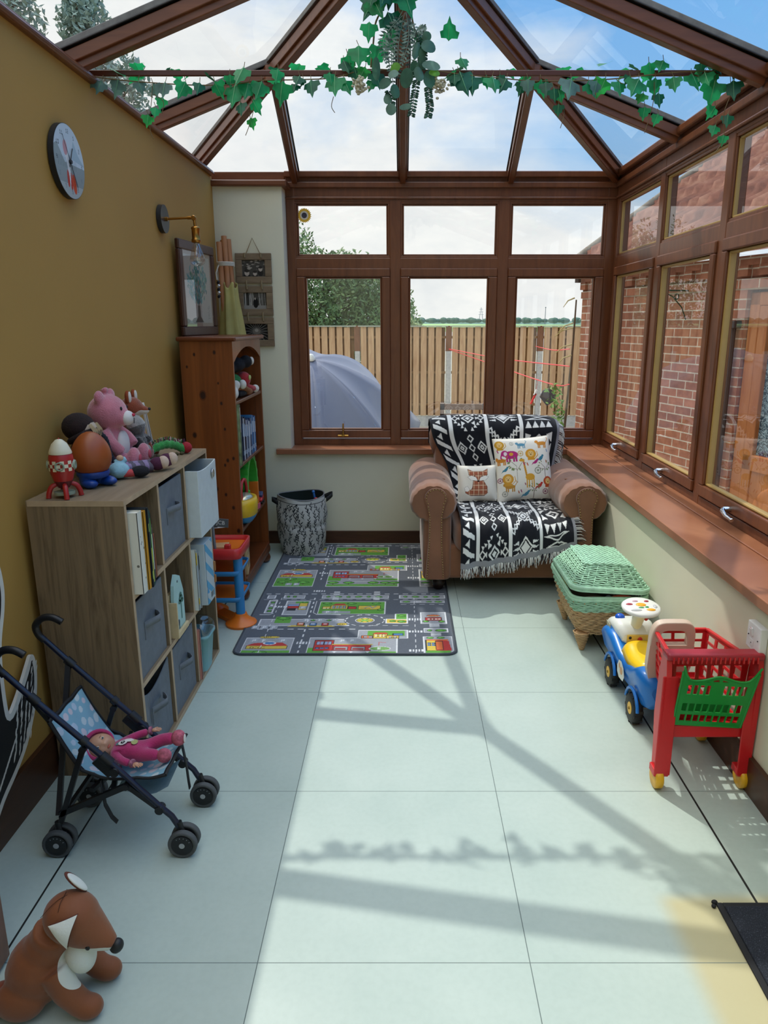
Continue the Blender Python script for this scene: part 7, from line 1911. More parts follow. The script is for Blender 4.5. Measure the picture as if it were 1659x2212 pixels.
def hamper():
    cx,cy=.918,3.27;t=thing('wicker_hamper','low wicker hamper, natural below and mint green above, lid ajar','hamper',(cx,cy,0),(0,0,0))
    def strand(mb,hx,hy,rr,z,ph,amp,rad,m,n=5,M=None):
        p=rrect(hx,hy,rr);k=len(p);k-=k%2;p=p[:k];pts=[]
        for i in range(k):
            a=V(*p[i-1],0);b_=V(*p[(i+1)%k],0);d=(b_-a).normalized();nn=V(d.y,-d.x,0);w=amp*math.sin(math.pi*(i/2+ph))
            pts.append((p[i][0]+nn.x*w,p[i][1]+nn.y*w,z+.0012*math.sin(i*1.7)))
        mb.tube(pts,rad,n=n,m=m,closed=True,M=M)
    mb=MB();mg=MB();rows=25
    for j in range(rows):
        f=j/(rows-1);z=.085+.175*f;hx=.115+.052*f**.8;hy=.195+.055*f**.8
        strand(mg if j>=17 else mb,hx,hy,.05,z,j%2,.0042,.0040,0)
    mb.build('natural_weave',WN,t);mg.build('green_weave',WG,t)
    # stakes
    st=MB();p0=rrect(.115,.195,.05,per=.024);p1=rrect(.167,.25,.05,per=.024)
    for i in range(0,min(len(p0),len(p1))):
        k=int(i*len(p1)/len(p0))%len(p1);st.tube([(p0[i][0],p0[i][1],.08),(p1[k][0],p1[k][1],.262)],.0028,n=5)
    st.build('stakes',WN,t)
    mb=MB();mb.surf([[(x,y,z) for x,y in rrect(a,b_,.05)] for a,b_,z in ((.110,.190,.082),(.160,.243,.255))],0,False,wv=True);mb.add([(x,y,.082) for x,y in rrect(.110,.190,.05)],[list(range(len(rrect(.110,.190,.05))))]);mb.build('inner_lining',mat('dark_wicker_inside','#3d3226',.9),t)
    mb=MB()
    for dz,rad in ((.268,.0085),(.279,.0075)):mb.tube([(x,y,dz) for x,y in rrect(.170,.253,.055)],rad,n=8,closed=True)
    mb.build('rim',WG,t)
    for sx in (-1,1):
        for sy in (-1,1):
            mb=MB()
            for k in range(13):
                z=.004+.0072*k;r=.009+.0021*k
                mb.tube([(sx*(.098+.0006*k)+r*math.cos(a)*(1+.06*math.sin(a*5+k*3.14)),sy*(.178+.0006*k)+r*math.sin(a)*(1+.06*math.sin(a*5+k*3.14)),z) for a in [i*2*math.pi/16 for i in range(16)]],.0036,n=5,closed=True)
            mb.cyl((sx*.098,sy*.178,0),(sx*.103,sy*.183,.09),.007,.028,n=12);mb.build('wicker_leg',WN,t)
    # lid : slid a little and tilted
    M=TR((.004,-.005,.305),(R(-3.5),R(2.5),R(-2)))
    lid=MB()
    for j in range(12):
        f=j/11;z=.012+.075*f;hx=.165-.055*f;hy=.255-.085*f;strand(lid,hx,hy,max(.05-.02*f,.02),z,j%2,.0038,.0038,0,M=M)
    # crown: straight rows along x, woven over ribs
    nr=26
    for k in range(nr):
        y=-.168+.336*k/(nr-1);pts=[]
        for i in range(25):
            x=-.108+.216*i/24;pts.append((x,y,.088+.006*(1-(x/.11)**2)+.0032*math.sin(math.pi*(i/1.0+k)*.5)))
        lid.tube(pts,.0046,n=5,M=M)
    for i in range(10):
        x=-.10+.2*i/9;lid.tube([(x,-.170,.088),(x,0,.094),(x,.170,.088)],.0035,n=5,M=M)
    L=lid.build('lid_weave',WG,t)
    mb=MB()
    for k in range(30):
        a=rrect(.165,.255,.05,per=.03);b_=rrect(.108,.168,.03,per=.03)
    n=min(len(a),40)
    for i in range(n):
        p=a[int(i*len(a)/n)];q=b_[int(i*len(b_)/n)];mb.tube([(p[0],p[1],.01),(q[0],q[1],.088)],.0028,n=5,M=M)
    mb.add([tuple(M@V(x,y,.082)) for x,y in rrect(.104,.164,.03)],[list(range(len(rrect(.104,.164,.03))))])
    mb.build('lid_ribs',WG,L)
    mb=MB();p=rrect(.170,.260,.055)
    mb.tube([tuple(M@V(x,y,.002)) for x,y in p],.0095,n=8,closed=True);mb.tube([tuple(M@V(x*1.0,y*1.0,-.010)) for x,y in p],.0065,n=8,closed=True);mb.build('lid_rim',WG,L)
    # toys inside
    for nm,lab,c,r,m in (('toy_ball','yellow toy showing under the lifted left side of the hamper lid',(cx-.125,cy+.02,.262),(.035,.08,.024),mat('yellow_plastic','#dfb323',.35)),
        ('toy_block','orange-red plastic toy showing at the near right under the hamper lid',(cx+.06,cy-.205,.262),(.05,.022,.014),mat('orange_red_plastic','#c8401f',.4)),
        ('toy_block','brown and dark toy pile showing at the near left under the hamper lid',(cx-.06,cy-.20,.255),(.06,.025,.013),mat('brown_plastic','#5a3a2c',.5)),
        ('toy_block','small grey toy between the brown and the orange toys under the lid',(cx+.0,cy-.21,.264),(.016,.018,.012),mat('grey_toy_plastic','#6d7278',.4))):
        mb=MB();mb.ell((0,0,0),r,nu=18,nv=12,fn=lambda x,y,z:(x,y,z*.9));tag(mb.build(nm,m,origin=c) if 0 else _at(mb,nm,m,c),lab,'toy','toys inside the hamper')
def _at(mb,nm,m,c):
    o=mb.build(nm,m);o.location=c;return o
hamper()
# ---------------- plates with openings
def lattice(mb,P,us,vs,holes,m=0,rnd_=None):
    """P(u,v)->xyz ; us, vs sorted cuts; holes = set of (i,j) cells left open"""
    nu,nv=len(us),len(vs);o=len(mb.v)
    for j in range(nv):
        for i in range(nu):mb.v.append(tuple(P(us[i],vs[j])))
    for j in range(nv-1):
        for i in range(nu-1):
            if (i,j) in holes:continue
            a=o+j*nu+i;mb.f.append([a,a+1,a+nu+1,a+nu]);mb.m.append(m);mb.sm.append(False)
def slots(n,gap,edge=None):
    """cut list of n openings of equal width separated by gap"""
    e=gap if edge is None else edge;w=(1-2*e-(n-1)*gap)/n;c=[0];x=e
    for k in range(n):c+=[x,x+w];x+=w+gap
    return c+[1]
# ---------------- shopping trolley
def trolley():
    t=thing('toy_shopping_trolley','red plastic toy shopping trolley with green child seat and yellow wheels','toy trolley',(.955,2.2,0))
    RD=mat('trolley_red','#c31f24',.32,spec=.5);RG=mat('trolley_red_grip','#9c2430',.4);GR=mat('trolley_green','#0f8a35',.3);YW=mat('trolley_yellow','#e0a91c',.35)
    # basket corners: near (Y=2.10) / far (Y=2.40)
    nl,nr,fl,fr=V(.842,2.10,.435),V(1.085,2.10,.435),V(.895,2.41,.398),V(1.08,2.41,.398)
    bnl,bnr,bfl,bfr=V(.862,2.10,.225),V(1.065,2.10,.215),V(.905,2.38,.232),V(1.06,2.38,.232)
    def bil(a,b_,c,d):return lambda u,v:(a.lerp(b_,u)).lerp(c.lerp(d,u),v)
    mb=MB()
    uc=slots(3,.06,.07);vc=slots(5,.05,.08);H=lambda nu,nv:{(i,j) for i in range(1,2*nu,2) for j in range(1,2*nv,2)}
    lattice(mb,bil(bfl,bfr,fl,fr),uc,vc,H(3,5));mb.build('basket_front',RD,t,world=True,solid=.005)
    for a,b_,c,d in ((bnl,bfl,nl,fl),(bnr,bfr,nr,fr)):
        mb=MB();lattice(mb,bil(a,b_,c,d),slots(4,.05,.06),slots(5,.05,.08),H(4,5));mb.build('basket_side',RD,t,world=True,solid=.005)
    mb=MB();lattice(mb,bil(bnl,bnr,bfl,bfr),slots(5,.05,.06),slots(5,.06,.08),H(5,5));mb.build('basket_floor',RD,t,world=True,solid=.005)
    mb=MB()
    for a,b_ in ((nl,fl),(fl,fr),(fr,nr)):mb.bar(a,b_,.014,.010)
    mb.build('basket_rim',RD,t,world=True,bevel=.003)
    # side frames = handle arms and rear legs, slab shaped with a flange
    for s,x0,x1 in ((-1,.808,.832),(1,1.080,1.103)):
        pts=[(2.055,.475),(2.085,.475),(2.105,.40),(2.115,.24),(2.10,.14),(2.095,.052),(2.048,.052),(2.044,.20),(2.040,.40)]
        M=Matrix(((0,0,1,0),(1,0,0,0),(0,1,0,0),(0,0,0,1)));c=(x0+x1)/2
        mb=MB();mb.prism(pts,c-.0035 if s>0 else c-.0125,c+.0125 if s>0 else c+.0035,0,M)
        mb.bb((c-.021 if s<0 else c-.030,2.044,.055),(c+.030 if s<0 else c+.012,2.050,.40));mb.bb((c-.021 if s<0 else c-.026,2.045,.05),(c+.026 if s<0 else c+.012,2.093,.075))
        mb.build('side_frame',RD,t,world=True,bevel=.004)
        # front leg strut
        mb=MB();xx=.925 if s<0 else 1.070;mb.bar((c,2.10,.20),(xx,2.33,.10),.014,.035);mb.bar((xx,2.30,.235),(xx,2.34,.055),.016,.03);mb.build('front_leg',RD,t,world=True,bevel=.004)
        for (wx,wy,nm) in ((c+(.0 if s<0 else -.0),2.068,'rear_wheel'),(xx,2.345,'front_wheel')):
            mb=MB();M=TR((wx+(-.002 if s<0 else -.002),wy,.036),(0,R(90),0));mb.lathe([(.010,-.012),(.032,-.013),(.036,-.010),(.036,.010),(.032,.013),(.010,.012)],M,n=28);mb.build(nm,YW,t,world=True)
    mb=MB();mb.bb((.83,2.055,.185),(1.085,2.10,.225));mb.bb((.83,2.055,.215),(1.085,2.105,.222));mb.build('cross_panel',RD,t,world=True,bevel=.005)
    # handle : ribbed bar
    mb=MB();mb.bb((.806,2.040,.452),(1.104,2.088,.476))
    h=mb.build('handle',RG,t,world=True,bevel=.008,seg=3)
    mb=MB()
    for k in range(19):mb.bb((.822+.0142*k,2.036,.447),(.826+.0142*k,2.042,.466))
    mb.build('handle_ribs',RD,t,world=True)
    # back gate of the trolley basket
    mb=MB();lattice(mb,bil(V(.85,2.10,.225),V(1.075,2.10,.225),V(.845,2.105,.43),V(1.08,2.105,.43)),slots(6,.05,.06),slots(3,.08,.10),H(6,3));mb.build('basket_gate',RD,t,world=True,solid=.004)
    # green child seat flap : tilted, with curved carrying edge
    o0=V(.845,2.052,.235);g0=V(1.058,2.052,.222);g1=V(.850,2.020,.438);g2=V(1.084,2.020,.430)
    P=bil(o0,g0,g1,g2);nrm=V(0,-1,.15).normalized()
    mb=MB();us=slots(9,.022,.075);n9={(i,1) for i in range(1,18,2)}|{(i,3) for i in range(1,18,2)}
    lattice(mb,lambda u,v:P(u,v),us,[0,.07,.20,.25,.40,.48],n9)
    us2=[0,.10,.155,.185,.24,.27,.325,.355,.41,.59,.645,.675,.73,.76,.815,.845,.90,1]
    lattice(mb,lambda u,v:P(u,v),us2,[.48,.56,.73,.79],{(i,1) for i in (1,3,5,7,9,11,13,15)})
    N=24;row0=[P(i/N,.79) for i in range(N+1)];
    def topc(u):
        return .80+.085*math.exp(-((u-.5)/.17)**2)+.25*math.exp(-(u/.055)**1.4)+.25*math.exp(-((1-u)/.055)**1.4)
    row2=[P(i/N,topc(i/N)) for i in range(N+1)];row1=[P(i/N,max(.795,topc(i/N)-.05)) for i in range(N+1)]
    # slit with four small openings below the arched edge
    mb.surf([row1,row2],0,False)
    for i in range(N):
        u=(i+.5)/N
        if not(.32<u<.68) or i%3==0:mb.add([row0[i],row0[i+1],row1[i+1],row1[i]],[(0,1,2,3)])
    f=mb.build('child_seat',GR,t,world=True,solid=.004)
    mb=MB()
    mb.tube([P(.02+.96*i/20,.0) for i in range(21)],.003,n=6);mb.tube([P(i/20,topc(i/20))+nrm*.001 for i in range(21)],.0035,n=6);mb.tube([P(.10,.545),P(.40,.545)],.002,n=5);mb.tube([P(.60,.545),P(.90,.545)],.002,n=5)
    for a,b_ in ((0,0),(1,1)):mb.tube([P(a,.0),P(a,.95)],.004,n=6)
    # seat well seen through the openings
    well=bil(V(.868,2.085,.25),V(1.035,2.085,.24),V(.868,2.085,.31),V(1.035,2.085,.305));lattice(mb,well,slots(7,.05,.05),[0,1],set())
    mb.build('child_seat_edge',GR,t,world=True)
trolley()
# ---------------- ride-on car
def car():
    X0=.948;t=thing('ride_on_car','blue, white and yellow ride-on toy car with steering wheel','ride-on toy',(X0,2.66,0))
    BLU=mat('car_blue','#1f78cf',.28);WHT=mat('car_white','#dfe1dd',.35);YEL_=mat('car_yellow','#ecc21a',.3);TYR=mat('black_rubber','#141416',.5);BEI=mat('car_beige','#c9b3a2',.4)
    def sect(y,hw,z0,z1,r=.03,n=5):
        o=[]
        for sx,sz,a0 in ((1,1,0),(-1,1,90),(-1,-1,180),(1,-1,270)):
            cx=sx*(hw-r);cz=(z1-r) if sz>0 else (z0+min(r,.015));rr=r if sz>0 else min(r,.015)
            for k in range(n):
                a=R(a0+90*k/(n-1));o.append((cx+rr*math.cos(a),y,cz+rr*math.sin(a)))
        return o
    # body : blue tub, higher fenders at both ends
    mb=MB();prof=[(-.285,.055,.115,.19),(-.275,.080,.095,.215),(-.24,.092,.090,.228),(-.19,.094,.105,.225),(-.12,.088,.085,.185),(-.03,.086,.075,.165),(.05,.088,.075,.175),(.12,.095,.095,.215),(.19,.098,.105,.225),(.255,.094,.10,.20),(.29,.080,.10,.18),(.305,.05,.11,.16)]
    mb.surf([sect(*p) for p in prof],0,True,wv=True);mb.add(sect(*prof[0]),[list(range(20))]);mb.add(sect(*prof[-1]),[list(range(19,-1,-1))]);b_=mb.build('body',BLU,t)
    mb=MB()
    for y in (-.19,.095+.0):pass
    # wheel arches (flared blue lips)
    for y in (-.195,.10):
        for s in (-1,1):mb.tube([(s*.094,y+.072*math.cos(a),.062+.072*math.sin(a)) for a in [R(10+16*k) for k in range(11)]],.0065,n=6)
    mb.build('wheel_arch',BLU,t)
    # white bonnet
    mb=MB();pr=[(.075,.060,.19,.235),(.09,.072,.19,.262),(.14,.080,.19,.272),(.20,.080,.19,.262),(.26,.072,.18,.235),(.29,.058,.16,.205)]
    mb.surf([sect(y,hw,z0,z1,.028) for y,hw,z0,z1 in pr],0,True,wv=True);mb.add(sect(*pr[0],.028),[list(range(20))]);mb.add(sect(*pr[-1],.028),[list(range(19,-1,-1))]);mb.build('bonnet',WHT,t)
    mb=MB();mb.ell((-.045,.175,.268),(.020,.020,.015));mb.build('blue_lamp',mat('blue_lens','#1d56c4',.15),t)
    mb=MB();mb.box((0,.073,.215),(.085,.004,.035));mb.build('dashboard_sticker',mat('dash_yellow','#d9b95a',.5),t,bevel=.006)
    mb=MB();mb.ell((.01,.07,.212),(.010,.004,.012));mb.ell((.025,.065,.200),(.014,.010,.010),m=1);mb.ell((-.03,.07,.22),(.006,.003,.006),m=2);mb.build('dashboard_prints',[mat('red_plastic','#c02a2c',.35),mat('blue_lens','#1d56c4',.15),mat('ink_black','#111113',.6)],t)
    mb=MB();mb.box((-.0815,.20,.222),(.003,.055,.026),(0,R(-8),0));mb.build('headlight_sticker',mat('sticker_grey_yellow','#b7b39a',.4),t,bevel=.004)
    # steering
    mb=MB();mb.cyl((0,.105,.26),(0,.064,.342),.022,.026,n=20);mb.build('steering_column',mat('cream_column','#e4dfc6',.4),t)
    M=TR((0,.062,.352),(R(7),0,0));mb=MB();mb.lathe([(.0,-.012),(.060,-.012),(.074,-.004),(.077,.004),(.070,.011),(.05,.012),(0,.012)],M,n=40);s=mb.build('steering_wheel',WHT,t)
    for (x,y,rx,ry,c,nm) in ((0,.006,.021,.015,'#e8a82a','horn_button'),(-.045,.010,.014,.007,'#a8283a','red_button'),(.030,.034,.010,.006,'#a8283a','red_button'),(-.005,-.018,.012,.004,'#1f9a4a','green_button'),(.018,-.014,.008,.005,'#1f9a4a','green_button'),(.028,-.035,.018,.010,'#e8a82a','flower_button'),(.028,-.035,.009,.006,'#1f9a4a','green_button'),(-.03,-.038,.022,.008,'#b9bcbe','grey_button'),(.052,-.008,.008,.014,'#b9bcbe','grey_button'),(-.015,.035,.012,.005,'#c9a0b0','pink_button')):
        mb=MB();mb.ell((x,y,.012),(rx,ry,.004 if rx<.01 or nm!='green_button' else .003),M=M,nu=14,nv=8);mb.build(nm,mat('btn_'+c.strip('#'),c,.35),s)
    mb=MB();mb.ell((.035,.095,.30),(.010,.012,.016));mb.build('red_key',mat('red_plastic','#c02a2c',.35),t)
    # seat
    mb=MB();g=[]
    for j in range(13):
        y=-.165+.23*j/12;hw=.062+.006*math.sin(math.pi*j/12);row=[]
        for i in range(13):
            x=-hw+2*hw*i/12;row.append((x,y,.192+.024*(2*j/12-1)**2+.010*(1-(x/hw)**2)-.03*(abs(x/hw)**6)-.03*(abs(2*j/12-1)**10)))
        g.append(row)
    mb.surf(g,0,True);mb.build('seat',YEL_,t,solid=.012)
    # back rest with hand hole
    out=[];inn=[]
    def arch(hw,zb,zt,r,n=8):
        p=[(-hw*.80,zb)];p+=[(-hw,zb+.07)]
        for k in range(n+1):a=R(180-90*k/n);p.append((-hw+r+r*math.cos(a),zt-r+r*math.sin(a)))
        for k in range(n+1):a=R(90-90*k/n);p.append((hw-r+r*math.cos(a),zt-r+r*math.sin(a)))
        p+=[(hw,zb+.07),(hw*.80,zb)];return p
    M=TR((0,-.225,.012),(R(90+8),0,0))
    A=arch(.078,.185,.435,.045);B=[(x,z) for x,z in arch(.050,.338,.405,.024)]
    mb=MB()
    # lower panel
    low=[(x,z) for x,z in [(-.062,.185),(-.078,.255),(-.078,.345),(.078,.345),(.078,.255),(.062,.185)]]
    mb.prism(low,-.014,.014,0,M)
    hn=len(A)-2
    # hoop
    n=26;oa=[];ob=[]
    for k in range(n+1):
        a=R(180-180*k/n);ca,sa=math.cos(a),math.sin(a);f=lambda hw,h:(hw*math.copysign(abs(ca)**.45,ca),.345+h*abs(sa)**.6)
        oa.append(f(.078,.092));ob.append(f(.050,.058))
    for z0,z1,fl in ((-.014,.014,0),):
        g=[[tuple(M@V(*a,-.014)) for a in oa],[tuple(M@V(*a,.014)) for a in oa],[tuple(M@V(*a,.014)) for a in ob],[tuple(M@V(*a,-.014)) for a in ob],[tuple(M@V(*a,-.014)) for a in oa]]
        mb.surf(g,0,False)
    mb.build('backrest',BEI,t,bevel=.004)
    mb=MB();mb.prism([(-.042,.275),(.042,.275),(.042,.325),(-.042,.325)],-.016,-.0,0,M);mb.build('backrest_recess',mat('car_beige_recess','#c2a797',.5),t)
    mb=MB();mb.bb((-.03,-.245,.185),(.03,-.205,.225));mb.build('backrest_socket',BLU,t,bevel=.008)
    mb=MB();M2=TR((-.045,-.279,.165),(R(90),0,R(-18)));mb.cyl((0,0,-.002),(0,0,.002),.017,n=24,M=M2);mb.build('tail_light',mat('peach_sticker','#d9907c',.45),t)
    mb=MB();M2=TR((.045,-.279,.165),(R(90),0,R(18)));mb.cyl((0,0,-.002),(0,0,.002),.017,n=24,M=M2);mb.build('tail_light',mat('peach_sticker','#d9907c',.45),t)
    mb=MB();
    pts=[(.05,.13),(.03,.16),(.0,.165),(-.03,.15),(-.045,.12),(-.03,.095),(.02,.09),(.045,.105)]
    mb.add([(-.0905,-.03+y*1.0+.0,z) for y,z in pts],[list(range(8))]);
    mb.build('side_sticker',mat('white_sticker','#e8e6de',.4),t)
    mb=MB();mb.add([(-.0912,-.035+.018*math.cos(a),.128+.016*math.sin(a)) for a in [i*.7 for i in range(9)]],[list(range(9))]);mb.add([(-.0912,-.010+.008*math.cos(a),.14+.012*math.sin(a)) for a in [i*.7 for i in range(9)]],[list(range(9))]);mb.build('sticker_picture',mat('sticker_orange','#d9a06c',.5),t)
    for (y,nm) in ((-.195,'rear_wheel'),(.10,'front_wheel')):
        for s in (-1,1):
            M=TR((s*.083,y,.0575),(0,R(90),0));mb=MB()
            vs=[]
            mb.lathe([(.020,-.017),(.050,-.018),(.056,-.013),(.0575,-.006),(.0575,.006),(.056,.013),(.050,.018),(.030,.018),(.022,.013)],M,n=36)
            for k in range(18):
                a=2*math.pi*k/18;mb.box((.0565*math.cos(a),.0565*math.sin(a),.009*(1 if k%2 else -1)),(.004,.010,.016),(0,0,a),0,M)
            w=mb.build(nm,TYR,t);mb=MB();mb.cyl((0,0,-.013),(0,0,.0165 if s>0 else .013),.027,n=24,M=M);mb.cyl((0,0,s*.013),(0,0,s*.0185),.026,.022,n=24,M=M);mb.ell((0,0,s*.019),(.006,.006,.004),M=M,m=1);mb.build('hub_cap',[mat('hub_yellow','#e8b424',.35),mat('hub_dark','#8a6a1a',.5)],w)
    mb=MB();mb.cyl((-.09,-.195,.0575),(.09,-.195,.0575),.006);mb.cyl((-.09,.10,.0575),(.09,.10,.0575),.006);mb.build('axle',CHROME,t)
car()
# ---------------- wall switch, mat
def switch():
    t=thing('wall_switch','white fused wall switch with a red indicator on the right-hand wall','switch',(WX1-.001,2.095,.508),(0,0,0));W_=mat('white_switch','#dfe0e2',.35)
    mb=MB();mb.bb((-.024,-.043,-.043),(0,.043,.043));mb.build('plate',W_,t,bevel=.003)
    mb=MB();mb.box((-.027,.008,.016),(.008,.012,.026),(0,R(-12),0));mb.build('rocker',W_,t,bevel=.0015)
    mb=MB();mb.bb((-.0316,.004,.024),(-.030,.012,.029));mb.build('red_indicator',mat('indicator_red','#a8283a',.4),t)
    mb=MB();mb.bb((-.0255,-.004,-.028),(-.024,.020,-.008));mb.build('fuse_cover',W_,t,bevel=.001)
    mb=MB()
    for y,z in ((.030,.0),(-.030,.0),(.008,-.020)):mb.cyl((-.0262,y,z),(-.024,y,z),.0022,n=8)
    mb.build('screw',mat('screw_dark','#3a3d40',.5),t)
switch()
def doormat():
    t=thing('door_mat','dark navy ribbed door mat cut off by the right edge','mat',(.93,1.2,0))
    m,nt,b=newmat('mat_pile');v=coords(nt,(1,1,1));n1=noise(nt,v,420,2);nt.links.new(ramp(nt,n1,[(.45,lin('#181d27')),(.62,lin('#232a38')),(.74,lin('#5a6270'))]),b.inputs['Base Color']);b.inputs['Roughness'].default_value=.95;bump(nt,b,n1,.6,.004)
    mb=MB();mb.bb((.822,.70,.002),(1.085,1.556,.010));mb.build('pile',m,t,world=True,bevel=.002)
    mb=MB();mb.bb((.806,.69,0),(1.09,.70,.0065));mb.bb((.806,.70,0),(.822,1.572,.0065));mb.bb((.822,1.556,0),(1.09,1.572,.0065));mb.ell((.803,1.573,.006),(.008,.006,.006));mb.ell((.797,1.562,.004),(.006,.006,.005));mb.build('edging',mat('mat_edge','#14161b',.8),t,world=True,bevel=.002)
doormat()
# sunflower sticker on the glass
def sticker():
    c=(-.714+.086,FY+.0165,2.113);c=(-.6215,FY+.0165,2.108);t=thing('window_sticker','round sunflower sticker on the top left pane','sticker',c)
    mb=MB();p=[]
    for k in range(48):
        a=2*math.pi*k/48;r=.046 if k%2 else .038;p.append((r*math.cos(a),r*math.sin(a)))
    M=rotm((R(90),0,0));mb.prism(p,0,.0008,0,M);mb.build('petals',mat('sunflower_yellow','#e8b52e',.5),t)
    mb=MB();mb.cyl((0,0,.0008),(0,0,.0013),.026,n=28,M=M);mb.build('seed_ring',mat('sticker_cream','#d8cdb8',.5),t);mb=MB();mb.cyl((0,0,.0013),(0,0,.0018),.017,n=20,M=M);mb.build('seed_centre',mat('sunflower_dark','#3a3440',.5),t)
sticker()
# ---------------- ivy garland and hanging foliage
def leafmat(nm,c,tr=.45):
    if nm in _M:return _M[nm]
    m=bpy.data.materials.new(nm);m.use_nodes=True;nt=m.node_tree;nt.nodes.clear();N=nt.nodes.new;L=nt.links.new
    o=N('ShaderNodeOutputMaterial');d=N('ShaderNodeBsdfPrincipled');q=N('ShaderNodeBsdfTranslucent');x=N('ShaderNodeMixShader');v=coords(nt)
    n1=noise(nt,v,22,4);c=lin(c);cr=ramp(nt,n1,[(.3,mul(c,.7)),(.7,mul(c,1.3))]);L(cr,d.inputs['Base Color']);L(cr,q.inputs[0]);d.inputs['Roughness'].default_value=.42
    x.inputs[0].default_value=tr;L(d.outputs[0],x.inputs[1]);L(q.outputs[0],x.inputs[2]);L(x.outputs[0],o.inputs[0]);_M[nm]=m;return m
IV=[leafmat('ivy_green','#1d9458'),leafmat('ivy_dark','#156446',.3),leafmat('ivy_bright','#2fa04a',.55),leafmat('ivy_grey','#5c7f74',.3)]
STEM=mat('vine_stem','#6f5c3a',.7);VEIN=mat('leaf_vein','#6fb07c',.6)
IVY=[(0,0),(.14,.10),(.42,.10),(.50,.36),(.33,.42),(.30,.62),(.12,.70),(0,1.0),(-.12,.70),(-.30,.62),(-.33,.42),(-.50,.36),(-.42,.10),(-.14,.10)]
def ivyleaf(mb,p,s,yaw,tilt,roll,m,stalk=None,shape=IVY):
    """leaf hangs from point p: local +y of the outline points down"""
    M=Matrix.Translation(p)@rotm((0,0,yaw))@rotm((tilt,0,0))@rotm((0,roll,0))
    c=(0,.38*s*0,0)
    vs=[]
    for x,y in shape:
        vs.append((x*s,.18*s*(abs(x)**1.2)-.05*s*y,-y*s))
    cen=(0,-.03*s,-.42*s);n=len(vs);vv=vs+[cen]
    mb.add(vv,[(i,(i+1)%n,n) for i in range(n)],m,False,M)
    # midrib
    mb.add([(-.012*s,-.004-.0*s,0),(.012*s,-.004,0),(.006*s,-.05*s-.003,-.85*s),(-.006*s,-.05*s-.003,-.85*s)],[(0,1,2,3)],4,False,M)
def ivy():
    t=thing('ivy_garland','artificial ivy garland wound along the tie bar','garland',(0,3.03,2.34))
    r=random.Random(31);K=.001715
    X=lambda px:(px-870)*K
    Z=lambda py:2.345-(py-157)*.00165
    vine=curve_pts([(X(px),3.028+r.uniform(-.006,.006),Z(py)) for px,py in ((188,162),(250,170),(330,176),(420,180),(500,180),(560,172),(640,170),(720,165),(790,150),(860,150),(930,150),(1000,160),(1080,166),(1150,172),(1230,172),(1310,168),(1390,162),(1470,155),(1560,150),(1592,148))],5)
    mb=MB();mb.tube(vine,.0022,n=5)
    drops=[((330,178),(325,210),(316,265),(322,292)),((330,200),(350,215),(345,240)),((540,200),(545,230),(535,262),(525,285)),((1205,180),(1215,215),(1222,240),(1215,270)),((1412,170),(1415,205),(1410,240),(1400,280)),((1575,160),(1580,200),(1570,240),(1575,290),(1560,320)),((720,205),(715,225),(722,238)),((470,180),(480,196)),((1330,170),(1345,180))]
    for d in drops:mb.tube(curve_pts([(X(a),3.02,Z(b_)) for a,b_ in d],4),.0013,n=4)
    lv=MB()
    L=[(205,178,26,3),(222,182,34,3),(258,182,44,3),(298,180,32,3),(330,186,36,3),(358,186,38,3),(348,212,30,0),(334,234,26,0),(316,250,30,2),(402,186,44,0),(432,184,30,1),(465,186,42,0),(498,168,30,0),(508,194,54,0),(530,160,50,0),(536,186,46,0),(518,226,34,1),(546,222,38,0),(538,256,28,2),(566,186,46,0),(602,158,34,0),(612,188,54,0),(648,170,30,1),(672,182,42,1),(640,184,24,1),(655,172,20,1),
       (712,165,30,0),(724,178,52,0),(742,182,46,0),(752,130,40,0),(776,118,54,0),(800,130,30,0),(766,155,40,1),(742,140,34,1),(790,155,36,2),(812,165,44,1),(806,178,30,0),
       (968,105,46,0),(994,134,36,0),(982,165,40,1),(992,170,58,1),(1020,172,46,1),(1050,168,30,0),(1062,178,48,0),(1094,178,38,1),(1080,165,24,1),(1130,182,32,1),(1140,178,36,3),(1168,180,40,0),(1178,184,32,3),(1196,196,32,1),(1206,200,30,0),(1232,184,56,3),(1208,228,28,1),(1270,184,40,0),(1288,182,36,3),(1308,178,46,2),(1336,182,40,0),(1360,168,24,1),(1378,184,56,0),(1398,146,42,0),(1428,142,36,0),(1414,178,44,0),(1392,205,32,2),(1424,205,34,1),(1398,232,30,0),(1426,248,28,0),(1452,175,38,0),(1490,172,50,0),(1518,168,42,0),(1540,165,34,0),(1512,142,30,1),(1545,148,28,1),(1575,148,36,1),(1545,186,58,0),(1582,184,46,1),(1550,232,34,0),(1580,248,32,1),(1552,272,30,0),(1574,290,26,0)]
    for px,py,s,m in L:
        s_=s*K*.98;p=V(X(px),3.022+r.uniform(-.012,.008),Z(py)+.25*s_)
        up=px in (968,)
        ivyleaf(lv,p,s_,r.uniform(-.5,.5),r.uniform(-.55,.35),r.uniform(-.5,.5)+(math.pi if up else 0),m)
        mb.tube([p,p+V(r.uniform(-.008,.008),.004,.018)],.0012,n=4)
    for k in range(36):  # extra flat leaves behind the bar, added for their shadows on the floor
        px=215+1340*(k+r.random())/36
        if 790<px<940:continue
        p=V(X(px),3.05+r.uniform(-.01,.05),2.362+r.uniform(-.02,.03));ivyleaf(lv,p,r.uniform(.055,.085),r.uniform(-2.6,2.6),R(r.uniform(55,85)),r.uniform(-.4,.4),r.choice((0,0,1)))
    mb.build('vine',STEM,t,world=True);lv.build('foliage',IV+[VEIN],t,world=True)
ivy()
